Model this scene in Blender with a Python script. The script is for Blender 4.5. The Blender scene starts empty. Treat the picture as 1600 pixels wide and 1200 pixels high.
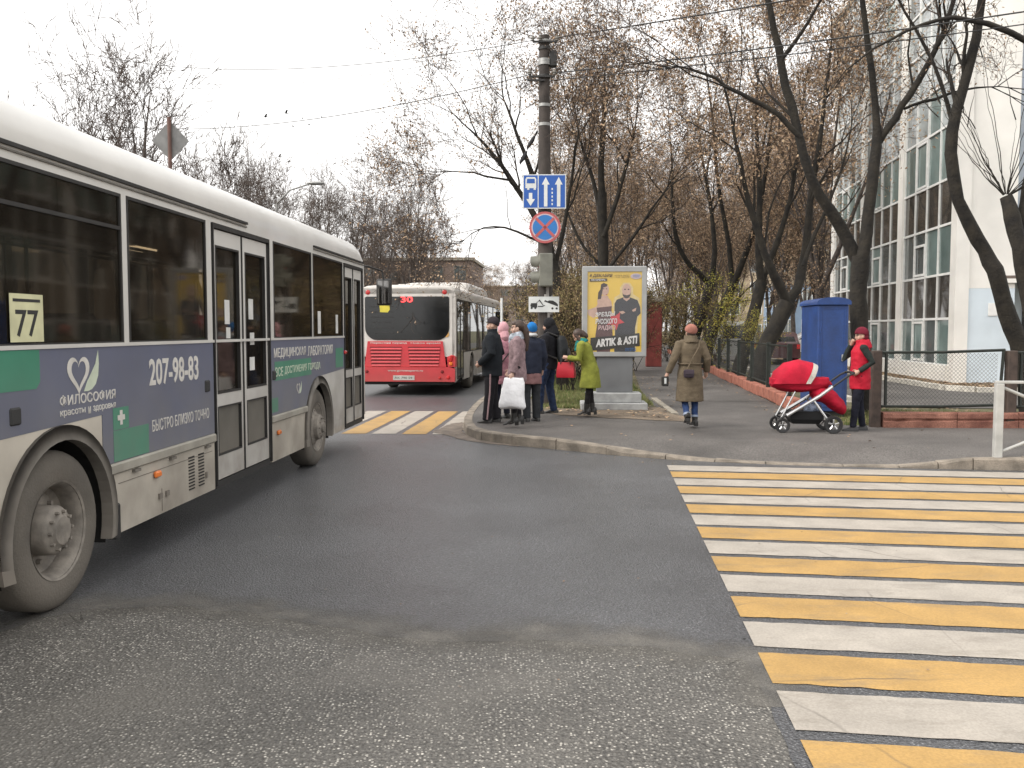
import bpy, bmesh, math, random
import numpy as np
from mathutils import Vector, Matrix, noise as mnoise
R = math.radians
sc = bpy.context.scene
COL = sc.collection

# ------------------------------------------------------------------ camera
FPX, CAMH, PITCH = 1410.0, 1.7, R(3.45)
cd = bpy.data.cameras.new('camera'); cam = bpy.data.objects.new('camera', cd); COL.objects.link(cam)
cam.location = (0, 0, CAMH); cam.rotation_euler = (R(90) - PITCH, 0, 0)
cd.sensor_width = 36; cd.lens = FPX / 1600 * 36; cd.clip_start = .05; cd.clip_end = 2000
sc.camera = cam

# ------------------------------------------------------------------ overcast sky
SUN_EL, SUN_AZ = 40, -112          # degrees; azimuth measured from +Y towards +X
w = bpy.data.worlds.new('World'); sc.world = w; w.use_nodes = True
wn = w.node_tree.nodes; wl = w.node_tree.links
bg = wn['Background']
sky = wn.new('ShaderNodeTexSky'); sky.sky_type = 'NISHITA'; sky.sun_disc = False
sky.sun_elevation = R(SUN_EL); sky.sun_rotation = R(SUN_AZ); sky.dust_density = 6; sky.air_density = 1.2
hs = wn.new('ShaderNodeHueSaturation'); hs.inputs['Saturation'].default_value = .18
mx = wn.new('ShaderNodeMix'); mx.data_type = 'RGBA'; mx.inputs[0].default_value = .72
mx.inputs[7].default_value = (10.4, 10.2, 10.0, 1)          # an even layer of cloud over the sky
wl.new(sky.outputs[0], hs.inputs['Color']); wl.new(hs.outputs[0], mx.inputs[6]); wl.new(mx.outputs[2], bg.inputs[0])
bg.inputs[1].default_value = .1
sl = bpy.data.lights.new('sun', 'SUN'); sl.energy = 1.2; sl.angle = R(28); sl.color = (1, .95, .88)
so = bpy.data.objects.new('sun', sl); COL.objects.link(so)
sd = Vector((math.sin(R(SUN_AZ)) * math.cos(R(SUN_EL)), math.cos(R(SUN_AZ)) * math.cos(R(SUN_EL)), math.sin(R(SUN_EL))))
so.rotation_euler = sd.to_track_quat('Z', 'Y').to_euler(); so.location = (0, 0, 30)
sc.view_settings.view_transform = 'Standard'; sc.view_settings.look = 'None'
sc.view_settings.gamma = 1; sc.view_settings.use_curve_mapping = False
sc.view_settings.exposure = .95
sc.render.engine = 'CYCLES'
sc.cycles.use_denoising = True
sc.cycles.max_bounces = 6; sc.cycles.diffuse_bounces = 3; sc.cycles.glossy_bounces = 3
sc.cycles.transparent_max_bounces = 12; sc.cycles.transmission_bounces = 3
sc.cycles.caustics_reflective = False; sc.cycles.caustics_refractive = False

# ------------------------------------------------------------------ helpers: pixels of the survey to places on the ground
def ray(px, py):
    x, y = (px - 800) / FPX, (600 - py) / FPX
    c, s = math.cos(PITCH), math.sin(PITCH)
    return Vector((x, c + y * s, y * c - s))
def gp(px, py, z=0.0):
    d = ray(px, py); t = (z - CAMH) / d.z
    return Vector((d.x * t, d.y * t, z))
def at(px, py, Y):
    d = ray(px, py); t = Y / d.y
    return Vector((d.x * t, Y, CAMH + d.z * t))

# ------------------------------------------------------------------ helpers: objects
def thing(name, label, cat, loc=(0, 0, 0), rz=0, group=None):
    o = bpy.data.objects.new(name, None); COL.objects.link(o); o.empty_display_size = .2
    o.location = loc; o.rotation_euler = (0, 0, rz)
    return tag(o, label, cat, group)
def tag(o, label=None, cat=None, group=None, kind=None):
    if label: o['label'] = label
    if cat: o['category'] = cat
    if group: o['group'] = group
    if kind: o['kind'] = kind
    return o
def link(name, me, parent=None, mat=None):
    o = bpy.data.objects.new(name, me); COL.objects.link(o)
    if mat is not None:
        for m in (mat if isinstance(mat, (list, tuple)) else [mat]): me.materials.append(m)
    if parent: o.parent = parent
    return o
def copy_tree(o, parent=None):
    c = o.copy(); COL.objects.link(c)
    if parent: c.parent = parent
    for ch in o.children: copy_tree(ch, c)
    return c

def fast_mesh(name, v, f, smooth=False, midx=None):
    """v (n,3) array, f (m,k) array of equal-sized faces"""
    v = np.asarray(v, np.float32); f = np.asarray(f, np.int32); m, k = f.shape
    me = bpy.data.meshes.new(name)
    me.vertices.add(len(v)); me.vertices.foreach_set('co', v.ravel())
    me.loops.add(m * k); me.loops.foreach_set('vertex_index', f.ravel())
    me.polygons.add(m)
    me.polygons.foreach_set('loop_start', np.arange(0, m * k, k, dtype=np.int32))
    if midx is not None: me.polygons.foreach_set('material_index', np.asarray(midx, np.int32))
    if smooth: me.polygons.foreach_set('use_smooth', np.ones(m, bool))
    me.update(calc_edges=True)
    return me

class MB:
    def __init__(s): s.v = []; s.f = []; s.m = []
    def add(s, vs, fs, mi=0):
        b = len(s.v); s.v += [tuple(p) for p in vs]
        s.f += [tuple(i + b for i in f) for f in fs]; s.m += [mi] * len(fs); return s
    def box(s, x0, x1, y0, y1, z0, z1, mi=0, M=None):
        vs = [(x, y, z) for z in (z0, z1) for y in (y0, y1) for x in (x0, x1)]
        if M is not None: vs = [M @ Vector(p) for p in vs]
        return s.add(vs, [(0, 2, 3, 1), (4, 5, 7, 6), (0, 1, 5, 4), (2, 6, 7, 3), (0, 4, 6, 2), (1, 3, 7, 5)], mi)
    def bbox(s, x0, x1, y0, y1, z0, z1, b=.01, mi=0, M=None, seg=1):
        bm = bmesh.new(); bmesh.ops.create_cube(bm, size=1)
        for v in bm.verts:
            v.co = ((x0 + x1) / 2 + v.co.x * (x1 - x0), (y0 + y1) / 2 + v.co.y * (y1 - y0), (z0 + z1) / 2 + v.co.z * (z1 - z0))
        bmesh.ops.bevel(bm, geom=bm.edges[:], offset=b, segments=seg, affect='EDGES', profile=.5)
        bm.verts.index_update()
        vs = [v.co.copy() for v in bm.verts]; fs = [[v.index for v in f.verts] for f in bm.faces]; bm.free()
        if M is not None: vs = [M @ p for p in vs]
        return s.add(vs, fs, mi)
    def tube(s, pts, r, n=8, mi=0, cap=True, flat=1.0):
        pts = [Vector(p) for p in pts]; k = len(pts)
        rr = r if isinstance(r, (list, tuple)) else [r] * k
        t0 = (pts[1] - pts[0]).normalized()
        u = t0.orthogonal().normalized(); vs = []
        for i, p in enumerate(pts):
            t = (pts[min(i + 1, k - 1)] - pts[max(i - 1, 0)]).normalized()
            u = (u - t * u.dot(t)); u = u.normalized() if u.length > 1e-6 else t.orthogonal().normalized()
            w_ = t.cross(u)
            for j in range(n):
                a = 2 * math.pi * j / n
                vs.append(p + (u * math.cos(a) + w_ * math.sin(a) * flat) * rr[i])
        fs = [(i * n + j, i * n + (j + 1) % n, (i + 1) * n + (j + 1) % n, (i + 1) * n + j) for i in range(k - 1) for j in range(n)]
        if cap: fs += [tuple(range(n - 1, -1, -1)), tuple(range((k - 1) * n, k * n))]
        return s.add(vs, fs, mi)
    def loft(s, rings, mi=0, cap=True):
        n = len(rings[0]); vs = [p for r_ in rings for p in r_]; k = len(rings)
        fs = [(i * n + j, i * n + (j + 1) % n, (i + 1) * n + (j + 1) % n, (i + 1) * n + j) for i in range(k - 1) for j in range(n)]
        if cap: fs += [tuple(range(n - 1, -1, -1)), tuple(range((k - 1) * n, k * n))]
        return s.add(vs, fs, mi)
    def sheet(s, rows, mi=0):
        n = len(rows[0]); vs = [p for r_ in rows for p in r_]; k = len(rows)
        return s.add(vs, [(i * n + j, i * n + j + 1, (i + 1) * n + j + 1, (i + 1) * n + j) for i in range(k - 1) for j in range(n - 1)], mi)
    def ell(s, c, r, n=14, m=9, mi=0, M=None):
        c = Vector(c); rings = []
        vs = [Vector((0, 0, -r[2]))]
        for i in range(1, m):
            a = -math.pi / 2 + math.pi * i / m
            for j in range(n):
                b = 2 * math.pi * j / n
                vs.append(Vector((r[0] * math.cos(a) * math.cos(b), r[1] * math.cos(a) * math.sin(b), r[2] * math.sin(a))))
        vs.append(Vector((0, 0, r[2])))
        fs = [(0, 1 + (j + 1) % n, 1 + j) for j in range(n)]
        for i in range(m - 2):
            for j in range(n):
                a = 1 + i * n; fs.append((a + j, a + (j + 1) % n, a + n + (j + 1) % n, a + n + j))
        L = len(vs) - 1; a = 1 + (m - 2) * n
        fs += [(a + j, a + (j + 1) % n, L) for j in range(n)]
        if M is not None: vs = [M @ p for p in vs]
        return s.add([c + p for p in vs], fs, mi)
    def lathe(s, prof, n=24, mi=0, M=None):
        """profile of (radius, x): turned about the X axis"""
        vs = [(x, r * math.cos(2 * math.pi * j / n), r * math.sin(2 * math.pi * j / n)) for r, x in prof for j in range(n)]
        if M is not None: vs = [M @ Vector(p) for p in vs]
        k = len(prof)
        return s.add(vs, [(i * n + j, i * n + (j + 1) % n, (i + 1) * n + (j + 1) % n, (i + 1) * n + j) for i in range(k - 1) for j in range(n)], mi)
    def prism(s, poly, axis, a, b, mi=0, M=None):
        """2-D polygon pushed along an axis from a to b; 'x': poly is (y,z); 'y': (x,z); 'z': (x,y)"""
        def p3(p, d): return {'x': (d, p[0], p[1]), 'y': (p[0], d, p[1]), 'z': (p[0], p[1], d)}[axis]
        n = len(poly); vs = [p3(p, a) for p in poly] + [p3(p, b) for p in poly]
        if M is not None: vs = [M @ Vector(p) for p in vs]
        fs = [tuple(range(n - 1, -1, -1)), tuple(range(n, 2 * n))] + [(i, (i + 1) % n, (i + 1) % n + n, i + n) for i in range(n)]
        return s.add(vs, fs, mi)
    def mesh(s, name, smooth=False, ang=None):
        me = bpy.data.meshes.new(name); me.from_pydata(s.v, [], s.f)
        if any(s.m): me.polygons.foreach_set('material_index', s.m)
        bm = bmesh.new(); bm.from_mesh(me); bmesh.ops.recalc_face_normals(bm, faces=bm.faces)
        if smooth:
            for f in bm.faces: f.smooth = True
            if ang is not None:
                for e in bm.edges:
                    if len(e.link_faces) == 2 and e.calc_face_angle(0) > R(ang): e.smooth = False
        bm.to_mesh(me); bm.free(); me.update()
        return me
    def obj(s, name, mat, parent=None, smooth=False, ang=35):
        return link(name, s.mesh(name, smooth, ang), parent, mat)

def ring(y0, y1, z0, z1, t):        # rectangular frame as four bars: list of (y0,y1,z0,z1)
    return [(y0, y1, z0, z0 + t), (y0, y1, z1 - t, z1), (y0, y0 + t, z0 + t, z1 - t), (y1 - t, y1, z0 + t, z1 - t)]

def text(name, body, mat, parent, loc, X, Y, width=None, height=.1, bold=.0, depth=.0015, shear=0, align='LEFT'):
    cu = bpy.data.curves.new(name, 'FONT'); cu.body = body; cu.size = 1; cu.resolution_u = 3
    cu.offset = bold; cu.extrude = .001; cu.shear = shear; cu.align_x = align
    ob = bpy.data.objects.new(name, cu); COL.objects.link(ob)
    me = bpy.data.meshes.new_from_object(ob); COL.objects.unlink(ob); bpy.data.objects.remove(ob)
    n = len(me.vertices); a = np.zeros(n * 3, np.float32); me.vertices.foreach_get('co', a); a = a.reshape(-1, 3)
    lo, hi = a.min(0), a.max(0)
    sy = height / (hi[1] - lo[1]); sx = (width / (hi[0] - lo[0])) if width else sy
    ox = {'LEFT': lo[0], 'CENTER': (lo[0] + hi[0]) / 2}[align]
    X = Vector(X).normalized(); Y = Vector(Y).normalized(); Z = X.cross(Y)
    a = (a - [ox, lo[1], 0]) * [sx, sy, depth / .001]
    M = np.array([X, Y, Z])
    a = a @ M + np.array(loc)
    me.vertices.foreach_set('co', a.astype(np.float32).ravel()); me.update()
    return link(name, me, parent, mat)

# ------------------------------------------------------------------ materials
def pm(name, col, rough=.6, metal=0.0, var=.15, vs=6.0, bump=.0, bs=80.0, dirt=None, spec=.5, coat=0.0, detail=5.0, col2=None, rv=.08, fine=None):
    m = bpy.data.materials.new(name); m.use_nodes = True; N = m.node_tree.nodes; L = m.node_tree.links
    b = N['Principled BSDF']; b.inputs['Metallic'].default_value = metal; b.inputs['Specular IOR Level'].default_value = spec
    b.inputs['Coat Weight'].default_value = coat
    tc = N.new('ShaderNodeTexCoord')
    nz = N.new('ShaderNodeTexNoise'); nz.inputs['Scale'].default_value = vs; nz.inputs['Detail'].default_value = detail
    L.new(tc.outputs['Object'], nz.inputs['Vector'])
    mixn = N.new('ShaderNodeMix'); mixn.data_type = 'RGBA'
    lo = [c * (1 - var) for c in col]; hi = list(col2) if col2 else [min(1, c * (1 + var)) for c in col]
    mixn.inputs[6].default_value = (*lo, 1); mixn.inputs[7].default_value = (*hi, 1)
    rp = N.new('ShaderNodeMapRange'); rp.inputs[1].default_value = .32; rp.inputs[2].default_value = .68
    L.new(nz.outputs['Fac'], rp.inputs[0]); L.new(rp.outputs[0], mixn.inputs[0])
    out = mixn.outputs[2]
    if fine:                                   # (scale, strength): fine grain over the colour
        n3 = N.new('ShaderNodeTexNoise'); n3.inputs['Scale'].default_value = fine[0]; n3.inputs['Detail'].default_value = 2
        L.new(tc.outputs['Object'], n3.inputs['Vector'])
        r3 = N.new('ShaderNodeMapRange'); r3.inputs[1].default_value = .3; r3.inputs[2].default_value = .7
        r3.inputs[3].default_value = 1 - fine[1]; r3.inputs[4].default_value = 1 + fine[1]
        mm = N.new('ShaderNodeMix'); mm.data_type = 'RGBA'; mm.blend_type = 'MULTIPLY'; mm.inputs[0].default_value = 1
        L.new(n3.outputs['Fac'], r3.inputs[0]); L.new(out, mm.inputs[6]); L.new(r3.outputs[0], mm.inputs[7]); out = mm.outputs[2]
    if dirt:                                   # (colour, z_clean, z_dirty, strength): road dust thrown up from below
        dc, zc, zd, st = dirt
        sp = N.new('ShaderNodeSeparateXYZ'); L.new(tc.outputs['Object'], sp.inputs[0])
        mr = N.new('ShaderNodeMapRange'); mr.inputs[1].default_value = zc; mr.inputs[2].default_value = zd
        mr.inputs[3].default_value = 0; mr.inputs[4].default_value = st
        n2 = N.new('ShaderNodeTexNoise'); n2.inputs['Scale'].default_value = 2.3; n2.inputs['Detail'].default_value = 7
        L.new(tc.outputs['Object'], n2.inputs['Vector']); L.new(sp.outputs[2], mr.inputs[0])
        mu = N.new('ShaderNodeMath'); mu.operation = 'MULTIPLY'
        m2 = N.new('ShaderNodeMapRange'); m2.inputs[1].default_value = .25; m2.inputs[2].default_value = .6; m2.inputs[3].default_value = .35; m2.inputs[4].default_value = 1
        L.new(n2.outputs['Fac'], m2.inputs[0]); L.new(m2.outputs[0], mu.inputs[0]); L.new(mr.outputs[0], mu.inputs[1])
        md = N.new('ShaderNodeMix'); md.data_type = 'RGBA'; md.inputs[7].default_value = (*dc, 1)
        L.new(mu.outputs[0], md.inputs[0]); L.new(out, md.inputs[6]); out = md.outputs[2]
        ro = N.new('ShaderNodeMapRange'); ro.inputs[3].default_value = rough; ro.inputs[4].default_value = .85
        L.new(mu.outputs[0], ro.inputs[0]); L.new(ro.outputs[0], b.inputs['Roughness'])
    else:
        rr = N.new('ShaderNodeMapRange'); rr.inputs[3].default_value = max(.02, rough - rv); rr.inputs[4].default_value = min(1, rough + rv)
        L.new(nz.outputs['Fac'], rr.inputs[0]); L.new(rr.outputs[0], b.inputs['Roughness'])
    L.new(out, b.inputs['Base Color'])
    if bump:
        nb = N.new('ShaderNodeTexNoise'); nb.inputs['Scale'].default_value = bs; nb.inputs['Detail'].default_value = 4
        L.new(tc.outputs['Object'], nb.inputs['Vector'])
        bp = N.new('ShaderNodeBump'); bp.inputs['Strength'].default_value = bump; bp.inputs['Distance'].default_value = .02
        L.new(nb.outputs['Fac'], bp.inputs['Height']); L.new(bp.outputs[0], b.inputs['Normal'])
    return m

def glass(name, tint, refl_rough=.02, through=.8, refl=(.9, .92, .93)):
    """window glass: a tinted clear sheet with a real Fresnel reflection"""
    m = bpy.data.materials.new(name); m.use_nodes = True; N = m.node_tree.nodes; L = m.node_tree.links
    N.remove(N['Principled BSDF']); o = N['Material Output']
    tr = N.new('ShaderNodeBsdfTransparent'); tr.inputs[0].default_value = (*tint, 1)
    df = N.new('ShaderNodeBsdfDiffuse'); df.inputs[0].default_value = (.055, .047, .038, 1)
    m1 = N.new('ShaderNodeMixShader'); m1.inputs[0].default_value = through
    gl = N.new('ShaderNodeBsdfGlossy'); gl.inputs['Roughness'].default_value = refl_rough; gl.inputs[0].default_value = (*refl, 1)
    fr = N.new('ShaderNodeFresnel'); ge = N.new('ShaderNodeNewGeometry'); mi_ = N.new('ShaderNodeMath'); mi_.operation = 'MULTIPLY_ADD'; mi_.inputs[1].default_value = 1 / 1.5 - 1.5; mi_.inputs[2].default_value = 1.5
    L.new(ge.outputs['Backfacing'], mi_.inputs[0]); L.new(mi_.outputs[0], fr.inputs[0])     # the same thin sheet from both sides
    m2 = N.new('ShaderNodeMixShader')
    L.new(df.outputs[0], m1.inputs[1]); L.new(tr.outputs[0], m1.inputs[2])
    L.new(fr.outputs[0], m2.inputs[0]); L.new(m1.outputs[0], m2.inputs[1]); L.new(gl.outputs[0], m2.inputs[2])
    L.new(m2.outputs[0], o.inputs[0])
    return m
def emit(name, col, st):
    m = bpy.data.materials.new(name); m.use_nodes = True; b = m.node_tree.nodes['Principled BSDF']
    b.inputs['Base Color'].default_value = (*col, 1); b.inputs['Emission Color'].default_value = (*col, 1); b.inputs['Emission Strength'].default_value = st
    return m
DUST = (.20, .175, .145)

# ================================================================== THE SETTING
ST = R(5.2)                                   # the street runs a little to the right of the camera axis
dS = Vector((math.sin(ST), math.cos(ST), 0)); eS = Vector((math.cos(ST), -math.sin(ST), 0))

def asphalt(name, dark, stone, sscale, amount, rough, bump, patch=.25, lowcol=None, spec=.5):
    m = bpy.data.materials.new(name); m.use_nodes = True; N = m.node_tree.nodes; L = m.node_tree.links
    b = N['Principled BSDF']; tc = N.new('ShaderNodeTexCoord'); b.inputs['Specular IOR Level'].default_value = spec
    vo = N.new('ShaderNodeTexVoronoi'); vo.inputs['Scale'].default_value = sscale
    L.new(tc.outputs['Object'], vo.inputs['Vector'])
    sep = N.new('ShaderNodeSeparateColor'); L.new(vo.outputs['Color'], sep.inputs[0])
    pick = N.new('ShaderNodeMapRange'); pick.inputs[1].default_value = 1 - amount; pick.inputs[2].default_value = 1
    L.new(sep.outputs[0], pick.inputs[0])
    dist = N.new('ShaderNodeMapRange'); dist.inputs[1].default_value = .25; dist.inputs[2].default_value = .45; dist.inputs[3].default_value = 1; dist.inputs[4].default_value = 0
    L.new(vo.outputs['Distance'], dist.inputs[0])
    mu = N.new('ShaderNodeMath'); mu.operation = 'MULTIPLY'; L.new(pick.outputs[0], mu.inputs[0]); L.new(dist.outputs[0], mu.inputs[1])
    n1 = N.new('ShaderNodeTexNoise'); n1.inputs['Scale'].default_value = .55; n1.inputs['Detail'].default_value = 8; n1.inputs['Roughness'].default_value = .65
    L.new(tc.outputs['Object'], n1.inputs['Vector'])
    mr = N.new('ShaderNodeMapRange'); mr.inputs[1].default_value = .3; mr.inputs[2].default_value = .7; mr.inputs[3].default_value = 1 - patch; mr.inputs[4].default_value = 1 + patch
    L.new(n1.outputs['Fac'], mr.inputs[0])
    n2 = N.new('ShaderNodeTexNoise'); n2.inputs['Scale'].default_value = 55; n2.inputs['Detail'].default_value = 3
    L.new(tc.outputs['Object'], n2.inputs['Vector'])
    m2 = N.new('ShaderNodeMapRange'); m2.inputs[1].default_value = .3; m2.inputs[2].default_value = .7; m2.inputs[3].default_value = .5; m2.inputs[4].default_value = 1.5
    L.new(n2.outputs['Fac'], m2.inputs[0])
    mm = N.new('ShaderNodeMath'); mm.operation = 'MULTIPLY'; L.new(mr.outputs[0], mm.inputs[0]); L.new(m2.outputs[0], mm.inputs[1])
    cm = N.new('ShaderNodeMix'); cm.data_type = 'RGBA'; cm.inputs[6].default_value = (*dark, 1); cm.inputs[7].default_value = (*stone, 1)
    L.new(mu.outputs[0], cm.inputs[0])
    fin = N.new('ShaderNodeMix'); fin.data_type = 'RGBA'; fin.blend_type = 'MULTIPLY'; fin.inputs[0].default_value = 1
    L.new(cm.outputs[2], fin.inputs[6]); L.new(mm.outputs[0], fin.inputs[7])
    outc = fin.outputs[2]
    if lowcol:                                 # dusty worn stretches where the stones are filled in
        n4 = N.new('ShaderNodeTexNoise'); n4.inputs['Scale'].default_value = .9; n4.inputs['Detail'].default_value = 7; L.new(tc.outputs['Object'], n4.inputs['Vector'])
        r4 = N.new('ShaderNodeMapRange'); r4.inputs[1].default_value = .50; r4.inputs[2].default_value = .66; r4.inputs[4].default_value = .75; L.new(n4.outputs['Fac'], r4.inputs[0])
        x4 = N.new('ShaderNodeMix'); x4.data_type = 'RGBA'; x4.inputs[7].default_value = (*lowcol, 1)
        L.new(r4.outputs[0], x4.inputs[0]); L.new(outc, x4.inputs[6]); outc = x4.outputs[2]
    L.new(outc, b.inputs['Base Color'])
    rr = N.new('ShaderNodeMapRange'); rr.inputs[3].default_value = rough - .14; rr.inputs[4].default_value = rough + .14
    L.new(n1.outputs['Fac'], rr.inputs[0]); L.new(rr.outputs[0], b.inputs['Roughness'])
    ad = N.new('ShaderNodeMath'); ad.operation = 'MULTIPLY_ADD'; ad.inputs[1].default_value = .5
    L.new(n2.outputs['Fac'], ad.inputs[0]); L.new(vo.outputs['Distance'], ad.inputs[2])
    bp = N.new('ShaderNodeBump'); bp.inputs['Strength'].default_value = bump; bp.inputs['Distance'].default_value = .012; bp.invert = True
    L.new(ad.outputs[0], bp.inputs['Height']); L.new(bp.outputs[0], b.inputs['Normal'])
    return m
M_old = asphalt('old_asphalt', (.105, .099, .089), (.58, .55, .49), 64, .66, .52, .9, .34, (.155, .145, .128))
M_new = asphalt('new_asphalt', (.068, .069, .073), (.21, .212, .218), 80, .7, .37, .7, .32, spec=.8)
M_walk = asphalt('pavement_asphalt', (.098, .09, .083), (.175, .16, .147), 110, .5, .7, .25, .42)
M_soil = pm('bare_soil', (.16, .125, .09), .95, var=.45, vs=1.6, bump=.6, bs=40, detail=8, fine=(60, .4))
M_grassg = pm('lawn_ground', (.10, .105, .045), .95, var=.5, vs=1.2, bump=.7, bs=50, detail=8, col2=(.16, .14, .075), fine=(70, .4))
M_kerb = pm('kerb_concrete', (.215, .185, .15), .88, var=.35, vs=5, bump=.35, bs=45, detail=8, fine=(120, .25))

def poly_obj(name, pts, mat, z=None, parent=None):
    mb = MB(); p = [(x[0], x[1], (x[2] if len(x) > 2 else 0) if z is None else z) for x in pts]
    mb.add(p, [tuple(range(len(p)))]); o = mb.obj(name, mat, parent)
    if not parent: o['kind'] = 'structure'
    return o

poly_obj('ground', [(-400, -200), (400, -200), (400, 900), (-400, 900)], M_grassg, z=-.03)
far = 420
def on_d(p, t): return (p[0] + dS.x * t, p[1] + dS.y * t)
# main street and the street that crosses it, coarse old asphalt
poly_obj('road', [(-60, -40), (60, -40), (60, 16.5), (2.0, 30), (36.5, far), (22.5, far), (-12.5, 24), (-60, 26)], M_old, z=0)
# newer overlay with a ragged edge in the foreground
rng = random.Random(4)
edge_px = [(-60, 1010), (60, 968), (150, 950), (300, 948), (430, 966), (520, 980), (600, 996), (700, 1004), (800, 1002), (900, 1003), (1000, 1010), (1090, 1022), (1160, 1030), (1178, 1045), (1196, 1085), (1222, 1140), (1252, 1215), (1300, 1330), (1400, 1700)]
ragged = []
for (a, b) in zip(edge_px[:-1], edge_px[1:]):
    pa, pb = gp(*a), gp(*b); n = max(2, int((pb - pa).length / .07))
    amp = .028 if b[1] < 1040 else .012
    for i in range(n):
        q = pa.lerp(pb, i / n); k = mnoise.noise(Vector((q.x * 3.1, q.y * 3.1, 1))) * amp * 2.2 + rng.uniform(-amp, amp) * .5
        ragged.append((q.x + (k if b[1] > 1030 else 0), q.y + (k if b[1] <= 1030 else 0)))
poly_obj('road_overlay', [(-58, 3.9)] + ragged + [(2.6, .9), (58, -6), (58, 16), (2.0, 29), (36, far - 2), (23, far - 2), (-12, 23.5), (-58, 25.5)], M_new, z=.0025)

# dusty worn seam between old asphalt and overlay: densest on the joint, thinning out to both sides
def seam(pts, half, name, col):
    P = [Vector((*p, 0)) for p in pts]; n = len(P); V = []; F = []; A = []
    for i, p in enumerate(P):
        t = (P[min(i + 3, n - 1)] - P[max(i - 3, 0)]).normalized(); nn = Vector((-t.y, t.x, 0))
        hw_ = half * (.7 + .6 * abs(mnoise.noise(p * 1.3)))
        for k, f in ((-1.3, 0), (-.25, 1), (.0, 1), (1, 0)): q = p + nn * hw_ * -k; V.append((q.x, q.y, .0037)); A.append(f)
        if i: F += [((i - 1) * 4 + k, (i - 1) * 4 + k + 1, i * 4 + k + 1, i * 4 + k) for k in range(3)]
    me = fast_mesh(name, V, F); at_ = me.attributes.new('cover', 'FLOAT', 'POINT'); at_.data.foreach_set('value', A)
    m = pm(name, col, .9, var=.3, vs=4, bump=.2, bs=70, fine=(90, .25)); N = m.node_tree.nodes; L = m.node_tree.links; b = N['Principled BSDF']
    an = N.new('ShaderNodeAttribute'); an.attribute_name = 'cover'; nz = N.new('ShaderNodeTexNoise'); nz.inputs['Scale'].default_value = 5; nz.inputs['Detail'].default_value = 9; nz.inputs['Roughness'].default_value = .7
    tc = N.new('ShaderNodeTexCoord'); L.new(tc.outputs['Object'], nz.inputs['Vector'])
    ma = N.new('ShaderNodeMath'); ma.operation = 'MULTIPLY_ADD'; ma.inputs[1].default_value = .95; ma.inputs[2].default_value = -.72
    L.new(an.outputs['Fac'], ma.inputs[0]); ad = N.new('ShaderNodeMath'); L.new(ma.outputs[0], ad.inputs[0]); L.new(nz.outputs['Fac'], ad.inputs[1])
    mr = N.new('ShaderNodeMapRange'); mr.inputs[1].default_value = .25; mr.inputs[2].default_value = .95; mr.inputs[4].default_value = .8; L.new(ad.outputs[0], mr.inputs[0]); L.new(mr.outputs[0], b.inputs['Alpha'])
    o = link(name, me, None, m); o['kind'] = 'structure'; return o
seam([p for p in ragged if p[1] > 3.9], .55, 'worn_seam', (.165, .154, .136))

# kerb line of the corner: (x, y, height above the road)
kb = [(.0, 0)] 
main_k = lambda Y: -.75 + .0875 * (Y - 20)
KL = [(main_k(Y), Y, .15) for Y in range(62, 20, -1)] + [(-.75, 20, .15), (-.80, 19, .15), (-.84, 18, .15), (-.86, 17, .15), (-.86, 16.1, .15), (-.82, 15.2, .15), (-.72, 14.4, .15),
     (-.47, 13.72, .155), (0, 13.2, .155), (.62, 12.72, .15), (1.28, 12.2, .115), (2.01, 11.75, .065), (2.6, 11.5, .035), (3.2, 11.3, .022), (4.1, 11.08, .018), (4.75, 10.98, .028), (5.2, 10.92, .085), (5.6, 10.87, .14), (6.2, 10.8, .155)] + [(6.2 + i, 10.8 - .1 * i, .155) for i in range(1, 34)]
KP = [Vector((x, y, 0)) for x, y, h in KL]; KH = [h for x, y, h in KL]
def knorm(i):
    a = KP[max(i - 1, 0)]; b = KP[min(i + 1, len(KP) - 1)]; t = (b - a).normalized()
    return Vector((-t.y, t.x, 0))             # to the inside of the pavement
KN = [knorm(i) for i in range(len(KP))]
kerb = bpy.data.objects.new('kerb', None); COL.objects.link(kerb); kerb['kind'] = 'structure'
rng = random.Random(7)
for i in range(len(KP) - 1):
    if KP[i].y > 46 or KP[i].x > 13: continue
    a, b = KP[i], KP[i + 1]; L_ = (b - a).length; t = (b - a) / L_; g = .006
    mb = MB(); ra = []
    seg = 5 if 12 < a.y < 15 else 3
    dz = rng.uniform(-.006, .006); dn = rng.uniform(-.008, .008)
    for k in range(seg):
        f = (g + (L_ - 2 * g) * k / (seg - 1)) / L_
        p = a.lerp(b, f); n = KN[i].lerp(KN[i + 1], f).normalized(); h = KH[i] * (1 - f) + KH[i + 1] * f + dz
        j = lambda s=.008: rng.uniform(-s, s)
        chip = .03 if (i in (52, 53) and k in (1, 2)) else 0
        ra.append([p + n * dn + Vector((0, 0, -.04)), p + n * (dn + .004 + j(.004)) + Vector((0, 0, max(h - .022 - chip + j(), .0))), p + n * (dn + .022 + chip + j(.005)) + Vector((0, 0, h + j(.004))),
                   p + n * .15 + Vector((0, 0, h + j(.004))), p + n * .15 + Vector((0, 0, -.04))])
    mb.loft(ra); mb.obj('kerb_stone', M_kerb, kerb)
mb = MB(); ra = []
for i in range(len(KP)):
    if KP[i].y < 46: break
    ra.append([KP[i], KP[i] + Vector((0, 0, .14)), KP[i] + KN[i] * .15 + Vector((0, 0, .15)), KP[i] + KN[i] * .15])
mb.loft(ra); mb.obj('kerb_run', M_kerb, kerb)['kind'] = 'stuff'

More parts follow.
